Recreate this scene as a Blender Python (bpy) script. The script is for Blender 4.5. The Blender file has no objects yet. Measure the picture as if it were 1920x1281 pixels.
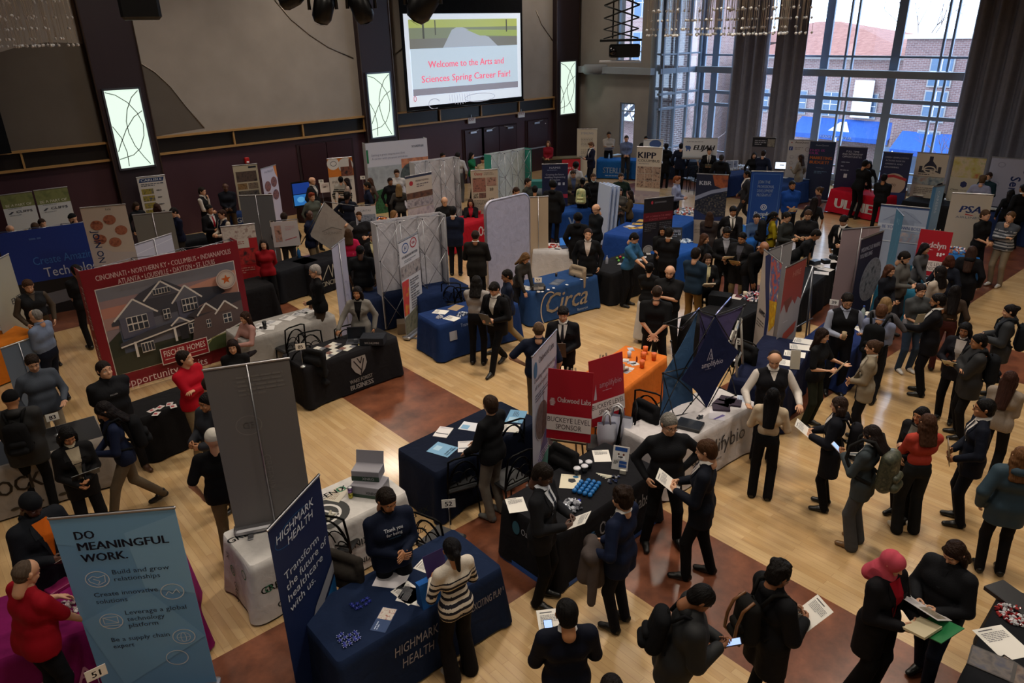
import bpy, bmesh, math, random
import numpy as np
from mathutils import Vector, Matrix, Euler
random.seed(7); RNG=np.random.RandomState(7)
SC=bpy.context.scene; COL=SC.collection
pi=math.pi
# ------------------------------------------------------------------ camera
CAMH=5.8
def _setup():
    c=np.array([960,640.5]); v1=np.array([2670,15])-c; n=np.array([1033,3838])-c
    f=math.sqrt(-(v1@n))
    d=lambda p:np.array([p[0],p[1],f])/np.linalg.norm([p[0],p[1],f])
    X=d(v1);Z=-d(n);Y=np.cross(Z,X)
    return f,np.stack([X,Y,Z],1)
FPX,RC=_setup()
cam_d=bpy.data.cameras.new('camera'); cam=bpy.data.objects.new('camera',cam_d); COL.objects.link(cam)
cam_d.sensor_width=36; cam_d.lens=FPX/1920*36; cam_d.clip_end=400
right,down,fwd=RC.T@np.array([1,0,0]),RC.T@np.array([0,1,0]),RC.T@np.array([0,0,1])
cam.matrix_world=Matrix(((right[0],-down[0],-fwd[0],0),(right[1],-down[1],-fwd[1],0),(right[2],-down[2],-fwd[2],CAMH),(0,0,0,1)))
SC.camera=cam
# ------------------------------------------------------------------ world, exposure, lamps
SC.view_settings.view_transform='Standard'; SC.view_settings.look='None'; SC.view_settings.gamma=1
SC.view_settings.use_curve_mapping=False; SC.view_settings.exposure=0.08
SC.cycles.use_denoising=True
SC.cycles.max_bounces=6; SC.cycles.diffuse_bounces=4; SC.cycles.glossy_bounces=3; SC.cycles.transparent_max_bounces=12
SC.cycles.sample_clamp_indirect=6; SC.cycles.caustics_reflective=False; SC.cycles.caustics_refractive=False
W=bpy.data.worlds.new('overcast_sky'); SC.world=W; W.use_nodes=True
bg=W.node_tree.nodes['Background']; bg.inputs[0].default_value=(.66,.79,1,1); bg.inputs[1].default_value=5.5
def lamp(name,loc,size,energy,col,rot=(0,0,0),sy=None,spread=None,portal=False):
    l=bpy.data.lights.new(name,'AREA'); l.shape='RECTANGLE' if sy else 'DISK'; l.size=size
    if sy: l.size_y=sy
    l.energy=energy; l.color=col
    if spread: l.spread=spread
    o=bpy.data.objects.new(name,l); o.location=loc; o.rotation_euler=rot; COL.objects.link(o)
    if portal: l.cycles.is_portal=True
    return o
for x,y,e in [(2.5,3.5,250),(2,9,170),(1.5,16,200),(8,2.5,340),(8,8,480),(7,14,300),(6.5,20,300),(13.5,3.5,340),(13,9,330),(12.5,15,240),(12,21,310),(19,5,190),(18.5,11,190),(18,17,230),(22,22,170),(-3,1,190),(-4,8,160),(2,-4,200),(9,-4,200),(16,-3,160)]:
    lamp('ceiling_light',(x,y,9.4),.9,e*.40,(1,.88,.74),spread=2.4)
# ------------------------------------------------------------------ pixel -> place
def ray(px,py): return RC.T@np.array([px-960,py-640.5,FPX])
def at(px,py,z=0):
    r=ray(px,py); t=(z-CAMH)/r[2]; return Vector((r[0]*t,r[1]*t,z))
def onx(px,py,X): r=ray(px,py); t=X/r[0]; return Vector((X,r[1]*t,CAMH+r[2]*t))
def ony(px,py,Y): r=ray(px,py); t=Y/r[1]; return Vector((r[0]*t,Y,CAMH+r[2]*t))
# ------------------------------------------------------------------ materials
def lin(h):
    if not isinstance(h,str): return tuple(h)[:3]
    o=[]
    for i in (0,2,4):
        c=int(h[i:i+2],16)/255; o.append(c/12.92 if c<=.04045 else ((c+.055)/1.055)**2.4)
    return tuple(o)
MC={}
def mat(col,kind='cloth',rough=None,**kw):
    key=(col,kind,rough,tuple(sorted(kw.items())))
    if key in MC: return MC[key]
    m=bpy.data.materials.new(kind+'_'+str(len(MC))); m.use_nodes=True; nt=m.node_tree; N=nt.nodes; L=nt.links
    b=N['Principled BSDF']; c=lin(col); b.inputs['Base Color'].default_value=(*c,1)
    R={'cloth':.85,'skin':.5,'hair':.55,'plastic':.4,'metal':.3,'paper':.6,'print':.5,'wall':.9,'wood':.35,'gloss':.12,'screen':.3,'leather':.4}.get(kind,.6)
    b.inputs['Roughness'].default_value=R if rough is None else rough
    if kind=='metal': b.inputs['Metallic'].default_value=.9
    if kind=='emit' or kind=='screen':
        b.inputs['Emission Color'].default_value=(*c,1); b.inputs['Emission Strength'].default_value=kw.get('e',1)
        if kind=='emit': b.inputs['Base Color'].default_value=(*[x*.3 for x in c],1)
    if kind in ('cloth','hair','wall','knit'):
        tc=N.new('ShaderNodeTexCoord'); n=N.new('ShaderNodeTexNoise'); n.inputs['Scale'].default_value={'cloth':6,'hair':60,'wall':1.2,'knit':110}[kind]
        n.inputs['Detail'].default_value=4
        if kind=='cloth': n.inputs['Distortion'].default_value=.8
        if kind=='hair':
            mp=N.new('ShaderNodeMapping'); mp.inputs['Scale'].default_value=(1,1,.12); L.new(tc.outputs['Object'],mp.inputs[0]); L.new(mp.outputs[0],n.inputs['Vector'])
        else: L.new(tc.outputs['Object'],n.inputs['Vector'])
        mx=N.new('ShaderNodeMix'); mx.data_type='RGBA'; L.new(n.outputs['Fac'],mx.inputs[0])
        mx.inputs[6].default_value=(*[x*(.5 if kind=='hair' else .8) for x in c],1); mx.inputs[7].default_value=(*[min(1,x*(1.9 if kind=='hair' else 1.2)+.002) for x in c],1)
        L.new(mx.outputs[2],b.inputs['Base Color'])
        bp=N.new('ShaderNodeBump'); bp.inputs['Strength'].default_value={'cloth':.45,'hair':1,'wall':.05,'knit':.25}[kind]; bp.inputs['Distance'].default_value={'cloth':.03,'hair':.02}.get(kind,.012)
        L.new(n.outputs['Fac'],bp.inputs['Height']); L.new(bp.outputs[0],b.inputs['Normal'])
        b.inputs['Specular IOR Level'].default_value=.5 if kind=='wall' else .12
    MC[key]=m; return m
def photo(cols,scale=6,seed=0,kind='n'):
    """a printed photograph: blotches of the given colours"""
    key=('photo',tuple(cols),scale,seed,kind)
    if key in MC: return MC[key]
    m=bpy.data.materials.new('photo_print_%d'%len(MC)); m.use_nodes=True; N=m.node_tree.nodes; L=m.node_tree.links; b=N['Principled BSDF']
    tc=N.new('ShaderNodeTexCoord'); mp=N.new('ShaderNodeMapping'); mp.inputs['Location'].default_value=(seed*3.1,seed*1.7,0); L.new(tc.outputs['Object'],mp.inputs[0])
    n=N.new('ShaderNodeTexNoise') if kind=='n' else N.new('ShaderNodeTexVoronoi'); n.inputs['Scale'].default_value=scale; L.new(mp.outputs[0],n.inputs['Vector'])
    if kind=='n': n.inputs['Detail'].default_value=3
    r=N.new('ShaderNodeValToRGB'); L.new(n.outputs['Fac'] if kind=='n' else n.outputs['Distance'],r.inputs[0])
    cr=r.color_ramp
    while len(cr.elements)<len(cols): cr.elements.new(.5)
    for i,c in enumerate(cols):
        e=cr.elements[i]; e.position=.3+.4*i/max(1,len(cols)-1); e.color=(*lin(c),1)
    L.new(r.outputs[0],b.inputs['Base Color']); b.inputs['Roughness'].default_value=.5
    MC[key]=m; return m
def glassmat(tint=(.93,.97,1),refl=.06):
    key=('glass',tint,refl)
    if key in MC: return MC[key]
    m=bpy.data.materials.new('glass'); m.use_nodes=True; N=m.node_tree.nodes; L=m.node_tree.links
    N.clear(); o=N.new('ShaderNodeOutputMaterial'); t=N.new('ShaderNodeBsdfTransparent'); t.inputs[0].default_value=(*tint,1)
    g=N.new('ShaderNodeBsdfGlossy'); g.inputs['Roughness'].default_value=.02; mx=N.new('ShaderNodeMixShader'); mx.inputs[0].default_value=refl
    L.new(t.outputs[0],mx.inputs[1]); L.new(g.outputs[0],mx.inputs[2]); L.new(mx.outputs[0],o.inputs[0]); MC[key]=m; return m
# ------------------------------------------------------------------ object helpers
def tag(o,label=None,cat=None,group=None,kind=None):
    if label: o['label']=label
    if cat: o['category']=cat
    if group: o['group']=group
    if kind: o['kind']=kind
    return o
def empty(name,loc=(0,0,0),rz=0,label=None,cat=None,group=None):
    o=bpy.data.objects.new(name,None); o.empty_display_size=.1; COL.objects.link(o); o.location=loc; o.rotation_euler=(0,0,rz); return tag(o,label,cat,group)
class MB:
    """collects shapes into one mesh"""
    def __init__(s): s.v=[];s.f=[];s.m=[];s.mats=[];s.sm=[]
    def mi(s,m):
        if m is None: m=mat('808080')
        if isinstance(m,str): m=mat(m)
        if m not in s.mats: s.mats.append(m)
        return s.mats.index(m)
    def add(s,vs,fs,m=None,M=None,smooth=False):
        k=len(s.v)
        if M is not None: vs=[M@Vector(v) for v in vs]
        s.v+=[tuple(v) for v in vs]; i=s.mi(m)
        for f in fs: s.f.append(tuple(a+k for a in f)); s.m.append(i); s.sm.append(smooth)
        return s
    def box(s,c,d,m=None,rz=0,M=None,tilt=None,bev=0):
        x,y,z=d[0]/2,d[1]/2,d[2]/2
        T=Matrix.Translation(c)@Matrix.Rotation(rz,4,'Z')
        if tilt is not None: T=T@Euler(tilt).to_matrix().to_4x4()
        if M is not None: T=M@T
        if bev:
            b=min(bev,x*.9,y*.9,z*.9); vs=[]
            for zz,q in((-z,b),(-z+b,0),(z-b,0),(z,b)):
                X,Y=x-q,y-q
                for sx,sy in((1,1),(-1,1),(-1,-1),(1,-1)):
                    vs+=[(sx*X,sy*(Y-b),zz),(sx*(X-b),sy*Y,zz)] if sx*sy>0 else [(sx*(X-b),sy*Y,zz),(sx*X,sy*(Y-b),zz)]
            fs=[tuple(range(7,-1,-1)),tuple(range(24,32))]
            for r in range(3):
                for i in range(8): j=(i+1)%8; fs.append((r*8+i,r*8+j,r*8+8+j,r*8+8+i))
            return s.add(vs,fs,m,T)
        vs=[(a*x,b*y,c*z) for c in(-1,1) for a,b in((-1,-1),(1,-1),(1,1),(-1,1))]
        return s.add(vs,[(3,2,1,0),(4,5,6,7),(0,1,5,4),(1,2,6,5),(2,3,7,6),(3,0,4,7)],m,T)
    def tube(s,pts,r,m=None,n=8,M=None,closed=False,cap=True):
        pts=[Vector(p) for p in pts]; N=len(pts); rs=r if hasattr(r,'__len__') else [r]*N; vs=[];up=None
        for i,p in enumerate(pts):
            a=pts[(i-1)%N] if (i>0 or closed) else p; b=pts[(i+1)%N] if (i<N-1 or closed) else p
            t=(b-a).normalized() if (b-a).length>1e-9 else Vector((0,0,1))
            if up is None: up=t.orthogonal().normalized()
            u=(up-t*up.dot(t)); u=u.normalized() if u.length>1e-6 else t.orthogonal().normalized(); up=u; w=t.cross(u)
            for k in range(n):
                a2=2*pi*k/n; vs.append(p+(u*math.cos(a2)+w*math.sin(a2))*rs[i])
        fs=[]
        for i in range(N if closed else N-1):
            for k in range(n): i2=(i+1)%N; fs.append((i*n+k,i*n+(k+1)%n,i2*n+(k+1)%n,i2*n+k))
        if cap and not closed: fs+= [tuple(range(n-1,-1,-1)),tuple(range((N-1)*n,N*n))]
        return s.add(vs,fs,m,M,True)
    def lathe(s,prof,m=None,n=16,c=(0,0,0),M=None,smooth=True):
        vs=[(c[0]+r*math.cos(2*pi*k/n),c[1]+r*math.sin(2*pi*k/n),c[2]+z) for r,z in prof for k in range(n)]
        fs=[(i*n+k,i*n+(k+1)%n,(i+1)*n+(k+1)%n,(i+1)*n+k) for i in range(len(prof)-1) for k in range(n)]
        if prof[0][0]>1e-5: fs.append(tuple(range(n-1,-1,-1)))
        if prof[-1][0]>1e-5: fs.append(tuple(range((len(prof)-1)*n,len(prof)*n)))
        return s.add(vs,fs,m,M,smooth)
    def ball(s,c,r,m=None,n=10,M=None):
        rr=r if hasattr(r,'__len__') else (r,r,r); vs=[];k=n//2
        for i in range(k+1):
            a=-pi/2+pi*i/k
            for j in range(n): b=2*pi*j/n; vs.append((c[0]+rr[0]*math.cos(a)*math.cos(b),c[1]+rr[1]*math.cos(a)*math.sin(b),c[2]+rr[2]*math.sin(a)))
        fs=[(i*n+j,i*n+(j+1)%n,(i+1)*n+(j+1)%n,(i+1)*n+j) for i in range(k) for j in range(n)]
        return s.add(vs,fs,m,M,True)
    def build(s,name,parent=None,loc=None,rz=None):
        me=bpy.data.meshes.new(name); me.from_pydata(s.v,[],s.f)
        for m in s.mats: me.materials.append(m)
        me.polygons.foreach_set('material_index',s.m); me.polygons.foreach_set('use_smooth',s.sm); me.update()
        o=bpy.data.objects.new(name,me); COL.objects.link(o)
        if parent: o.parent=parent
        if loc is not None: o.location=loc
        if rz is not None: o.rotation_euler=(0,0,rz)
        return o
# ------------------------------------------------------------------ lettering
TC={}
def text2d(s,bold=0,shear=0,res=2):
    key=(s,bold,shear)
    if key in TC: return TC[key]
    cu=bpy.data.curves.new('t','FONT'); cu.body=s; cu.resolution_u=res; cu.offset=0; cu.shear=shear; cu.fill_mode='FRONT'
    ob=bpy.data.objects.new('t',cu); me=bpy.data.meshes.new_from_object(ob)
    vs=np.array([tuple(v.co)[:2] for v in me.vertices]) if len(me.vertices) else np.zeros((1,2)); fs=[tuple(p.vertices) for p in me.polygons]
    bpy.data.objects.remove(ob); bpy.data.curves.remove(cu); bpy.data.meshes.remove(me)
    cap=.73
    vs[:,0]-=vs[:,0].min(); w=vs[:,0].max(); TC[key]=(vs/cap,fs,w/cap); return TC[key]
def decorate(mb,ops,w,M,dz=.0012):
    """ops drawn on a surface: x 0..1 across the width w, y downward in the same unit; M maps (x,0,-y) plane facing -Y"""
    k=0
    def P(x,y,o): return ((x-.5)*w,-o,-y*w)
    for op in ops:
        k+=1; o=dz*k; t=op[0]
        if t=='r':
            _,x0,y0,x1,y1,c=op; mb.add([P(x0,y1,o),P(x1,y1,o),P(x1,y0,o),P(x0,y0,o)],[(0,1,2,3)],c if not isinstance(c,str) else mat(c,'print'),M)
        elif t=='p':
            _,pts,c=op; mb.add([P(x,y,o) for x,y in pts],[tuple(range(len(pts)))],c if not isinstance(c,str) else mat(c,'print'),M)
        elif t=='e':
            _,cx,cy,rx,ry,c=op[:6]; th=op[6] if len(op)>6 else 0; n=28; a0,a1=(op[7],op[8]) if len(op)>8 else (0,360)
            cm=c if not isinstance(c,str) else mat(c,'print')
            an=[math.radians(a0+(a1-a0)*i/n) for i in range(n+1)]
            if th:
                vs=[P(cx+rx*math.cos(a),cy-ry*math.sin(a),o) for a in an]+[P(cx+(rx-th)*math.cos(a),cy-(ry-th)*math.sin(a),o) for a in an]
                mb.add(vs,[(i,i+1,n+2+i,n+1+i) for i in range(n)],cm,M)
            else: mb.add([P(cx+rx*math.cos(a),cy-ry*math.sin(a),o) for a in an[:-1]],[tuple(range(n))],cm,M)
        elif t=='t':
            _,s,x,y,h,c=op[:6]; d=op[6] if len(op)>6 else {}
            vs,fs,tw=text2d(s,d.get('b',0),d.get('s',0)); sx=h
            if 'w' in d: sx=d['w']/tw
            if 'mw' in d: sx=min(h,d['mw']/tw)
            al=d.get('a','c'); W2=tw*sx; ox=x-W2/2 if al=='c' else (x if al=='l' else x-W2)
            if 'rot' in d:
                a=math.radians(d['rot']); ca,sa=math.cos(a),math.sin(a)
                q=[(x+ (vx*sx-(W2/2 if al=='c' else 0))*ca-vy*h*sa, y-(vx*sx-(W2/2 if al=='c' else 0))*sa-vy*h*ca) for vx,vy in vs]
            else: q=[(ox+vx*sx,y-vy*h) for vx,vy in vs]
            bo=d.get('b',0)*sx*1.2
            for dx in((-bo,0,bo) if bo else (0,)): mb.add([P(a+dx,b,o) for a,b in q],fs,c if not isinstance(c,str) else mat(c,'print'),M)
        elif t=='l':
            _,pts,th,c=op; 
            for (xa,ya),(xb,yb) in zip(pts,pts[1:]):
                dx,dy=xb-xa,yb-ya; q=math.hypot(dx,dy) or 1; nx,ny=-dy/q*th/2,dx/q*th/2
                mb.add([P(xa+nx,ya+ny,o),P(xb+nx,yb+ny,o),P(xb-nx,yb-ny,o),P(xa-nx,ya-ny,o)],[(0,1,2,3)],mat(c,'print') if isinstance(c,str) else c,M)
        elif t=='tl':   # rows of small print
            _,x,y,w2,n,h,c=op[:7]; rr=random.Random(int(x*100+y*1000))
            for i in range(n):
                xx=x; yy=y+i*h*2.1; end=x+w2*(1 if i<n-1 else .6)
                while xx<end:
                    l=min(end-xx,h*rr.uniform(1.5,5)); mb.add([P(xx,yy+h,o),P(xx+l,yy+h,o),P(xx+l,yy,o),P(xx,yy,o)],[(0,1,2,3)],mat(c,'print'),M); xx+=l+h*.7
# ------------------------------------------------------------------ smooth blended bodies (distance field meshed with surface nets)
def mesh_sdf(prims,vox,cuts=(),noise=0):
    P=[(np.array(a,float),np.array(b,float),ra,rb,k,m,fl) for a,b,ra,rb,k,m,fl in prims]
    lo=np.min([np.minimum(a,b)-max(ra,rb) for a,b,ra,rb,k,m,fl in P],0)-2*vox; hi=np.max([np.maximum(a,b)+max(ra,rb) for a,b,ra,rb,k,m,fl in P],0)+2*vox
    n=np.ceil((hi-lo)/vox).astype(int)+1
    ax=[lo[i]+vox*np.arange(n[i]) for i in range(3)]
    D=np.full(n,.5,np.float32)
    def dist(p,q):
        a,b,ra,rb,k,m,fl=q; ab=b-a; L=ab@ab
        t=np.clip(sum((p[i]-a[i])*ab[i] for i in range(3))/L,0,1) if L>1e-12 else 0
        v=[p[i]-a[i]-t*ab[i] for i in range(3)]; s=1
        if fl is not None:
            nx,f=fl; dt=sum(v[i]*nx[i] for i in range(3))*(f-1); v=[v[i]+dt*nx[i] for i in range(3)]
        return np.sqrt(v[0]**2+v[1]**2+v[2]**2)-(ra+(rb-ra)*t)
    for q in P:
        a,b,ra,rb,k,m,fl=q; R=max(ra,rb)+k+2*vox
        i0=np.maximum(0,np.floor((np.minimum(a,b)-R-lo)/vox).astype(int)); i1=np.minimum(n,np.ceil((np.maximum(a,b)+R-lo)/vox).astype(int)+1)
        if (i1<=i0).any(): continue
        sl=tuple(slice(i0[i],i1[i]) for i in range(3))
        g=np.meshgrid(*[ax[i][sl[i]] for i in range(3)],indexing='ij',sparse=True)
        d=dist(g,q).astype(np.float32); o=D[sl]
        if m==-1: # carve
            h=np.clip(.5-.5*(o+d)/k,0,1); D[sl]=o*(1-h)+(-d)*h+k*h*(1-h)
        else:
            h=np.clip(.5+.5*(o-d)/k,0,1); D[sl]=o*(1-h)+d*h-k*h*(1-h)
    G=np.meshgrid(*ax,indexing='ij',sparse=True)
    for nrm,off in cuts: # keep points with nrm.p < off
        D=np.maximum(D,(G[0]*nrm[0]+G[1]*nrm[1]+G[2]*nrm[2]-off).astype(np.float32))
    if noise: D=D+ (noise*np.sin(G[0]*95+1)*np.sin(G[1]*88+2)*np.sin(G[2]*92)).astype(np.float32)
    D[0]=D[-1]=.5;D[:,0]=D[:,-1]=.5;D[:,:,0]=D[:,:,-1]=.5
    S=D<0; nx,ny,nz=n
    c=np.zeros((nx-1,ny-1,nz-1),np.int8)
    for a in(0,1):
        for b in(0,1):
            for d in(0,1): c+=S[a:nx-1+a,b:ny-1+b,d:nz-1+d]
    act=np.argwhere((c>0)&(c<8)); idx=-np.ones(c.shape,np.int64); idx[tuple(act.T)]=np.arange(len(act))
    acc=np.zeros((len(act),3));cnt=np.zeros(len(act))
    cor=[(a,b,d) for a in(0,1) for b in(0,1) for d in(0,1)]
    for A in cor:
        for Bq in cor:
            if sum(Bq)-sum(A)==1 and sum(abs(x-y) for x,y in zip(A,Bq))==1:
                da=D[tuple((act+A).T)];db=D[tuple((act+Bq).T)]; mk=(da<0)!=(db<0)
                t=np.where(mk,da/(da-db+1e-12),0)[:,None]
                acc+=np.where(mk[:,None],np.array(A)+t*(np.array(Bq)-np.array(A)),0); cnt+=mk
    V=lo+vox*(act+acc/np.maximum(cnt,1)[:,None]); F=[]
    for axis in range(3):
        s0=[slice(None)]*3;s1=[slice(None)]*3; s0[axis]=slice(0,-1); s1[axis]=slice(1,None)
        e=S[tuple(s0)]!=S[tuple(s1)]; u,v=(axis+1)%3,(axis+2)%3
        e[tuple([slice(0,1) if i==u else slice(None) for i in range(3)])]=False; e[tuple([slice(0,1) if i==v else slice(None) for i in range(3)])]=False
        E=np.argwhere(e)
        if not len(E): continue
        ok=(E[:,u]<n[u]-1)&(E[:,v]<n[v]-1); E=E[ok]
        U=np.zeros(3,int);U[u]=1; Vv=np.zeros(3,int);Vv[v]=1
        q=np.stack([idx[tuple((E-U-Vv).T)],idx[tuple((E-Vv).T)],idx[tuple(E.T)],idx[tuple((E-U).T)]],1)
        fl=S[tuple(E.T)]; q=np.where(fl[:,None],q,q[:,::-1]); q=q[(q>=0).all(1)]; F.append(q)
    F=np.concatenate(F) if F else np.zeros((0,4),int)
    ms=sorted({q[5] for q in P if q[5]>=0}); mi=np.zeros(len(F),int)
    if len(ms)>1 and len(F):
        C=V[F].mean(1).T; best=np.full(len(F),9.);
        for q in P:
            if q[5]<0: continue
            d=dist(C,q); w=d<best; best[w]=d[w]; mi[w]=q[5]
    elif ms: mi[:]=ms[0]
    return V,F,mi
def join(parts):
    V=[];F=[];M=[];k=0
    for v,f,m in parts: V.append(v);F.append(f+k);M.append(m);k+=len(v)
    return np.concatenate(V),np.concatenate(F),np.concatenate(M)
def np_mesh(name,V,F,M,mats):
    me=bpy.data.meshes.new(name); me.vertices.add(len(V)); me.vertices.foreach_set('co',V.astype(np.float32).ravel())
    me.loops.add(F.size); me.loops.foreach_set('vertex_index',F.astype(np.int32).ravel()); me.polygons.add(len(F))
    me.polygons.foreach_set('loop_start',np.arange(0,F.size,4,dtype=np.int32)); me.polygons.foreach_set('loop_total',np.full(len(F),4,np.int32))
    for m in mats: me.materials.append(m)
    me.polygons.foreach_set('material_index',M.astype(np.int32)); me.polygons.foreach_set('use_smooth',np.ones(len(F),bool)); me.update(calc_edges=True); me.validate(); return me
def xf(V,Mx):
    A=np.array(Mx); return V@A[:3,:3].T+A[:3,3]
# ------------------------------------------------------------------ people
LOD=lambda d: 0 if d<11 else (1 if d<17 else 2)
HV=[.0085,.0115,.017]; BV=[.021,.026,.034]; GV=[.0165,.022,.03]; NV=[.0062,.009,.013]
HT={}
def head_t(l,fem):
    if (l,fem) in HT: return HT[l,fem]
    p=[((-.015,0,.02),(.01,0,.03),.088,.081,.03,0,((0,1,0),1.07)), # skull
       ((.035,0,-.055),(.03,0,-.06),.062 if not fem else .056,.054,.03,0,((0,1,0),1.0)), # jaw
       ((.066,0,-.085),(.064,0,-.088),.026,.024,.02,0,None), # chin
       ((-.02,0,-.16),(-.018,0,-.05),.056 if not fem else .046,.054 if not fem else .045,.02,0,None), # neck
       ((.088,0,.012),(.106,0,-.024),.008,.0135,.012,0,None), # nose
       ((.078,-.034,.026),(.078,.034,.026),.012,.012,.015,0,None), # brow
       ((.074,-.046,-.028),(.074,.046,-.028),.014,.014,.018,0,None), # cheeks
       ((.082,-.016,-.052),(.082,.016,-.052),.0095,.0095,.006,1,None)] # lips
    for s in(-1,1):
        p+=[((.094,s*.031,.006),(.092,s*.034,.006),.012,.012,.012,-1,None),
            ((.0745,s*.031,.005),(.0745,s*.033,.005),.0108,.0108,.002,2,((0,0,1),1.35)),
            ((.0815,s*.0315,.005),(.082,s*.0315,.005),.0052,.0052,.001,3,None),
            ((-.006,s*.079,-.02),(-.01,s*.083,.012),.009,.013,.006,0,((1,0,0),.8))]
        if l<2: p.append(((.09,s*.018,.031),(.08,s*.047,.032),.0042,.0034,.001,3,None))
    HT[l,fem]=mesh_sdf(p,HV[l]); return HT[l,fem]
HN={}
def hand_t(kind,l):
    """wrist at origin, fingers along +X, palm towards -Z, thumb on +Y"""
    if (kind,l) in HN: return HN[kind,l]
    p=[((0,0,0),(.03,0,0),.026,.028,.012,0,((0,0,1),1.25)),((.035,-.022,0),(.082,-.028,0),.017,.013,.012,0,((0,0,1),1.15)),((.035,.0,0),(.088,.0,0),.018,.014,.012,0,((0,0,1),1.15)),((.035,.02,0),(.085,.026,0),.018,.013,.012,0,((0,0,1),1.15))]
    c={'relax':(22,28,22),'grip':(55,60,40),'flat':(6,6,4),'point':(60,80,60)}[kind]
    for i,(y,L,sp) in enumerate([(.031,.071,6),(.0105,.079,2),(-.0105,.074,-2),(-.030,.058,-8)]):
        a=0; x=.083; z=0; yy=y; pr=np.array([x,yy,z]); cc=c if not(kind=='point' and i==0) else (4,4,4); jit=(i-1.5)*3
        for j,(fr,r) in enumerate([(.45,.0088),(.31,.008),(.24,.007)]):
            a+=math.radians(cc[j]+jit); d=np.array([math.cos(a)*math.cos(math.radians(sp)),math.sin(math.radians(sp)),-math.sin(a)]); q=pr+d*L*fr
            p.append((tuple(pr),tuple(q),r,r*.92,.0035,0,None)); pr=q
    t0=np.array([.022,.026,-.004]); b={'relax':.5,'grip':.9,'flat':.2,'point':.9}[kind]
    t1=t0+np.array([.028,.024,-.01*b*2]); t2=t1+np.array([.026,.010*(1-b),-.014*b*1.6]); t3=t2+np.array([.022,-.006*b,-.012*b])
    p+=[(tuple(t0),tuple(t1),.0135,.011,.008,0,None),(tuple(t1),tuple(t2),.0105,.0095,.004,0,None),(tuple(t2),tuple(t3),.0095,.0075,.004,0,None)]
    HN[kind,l]=mesh_sdf(p,NV[l]); return HN[kind,l]
HR={}
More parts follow.
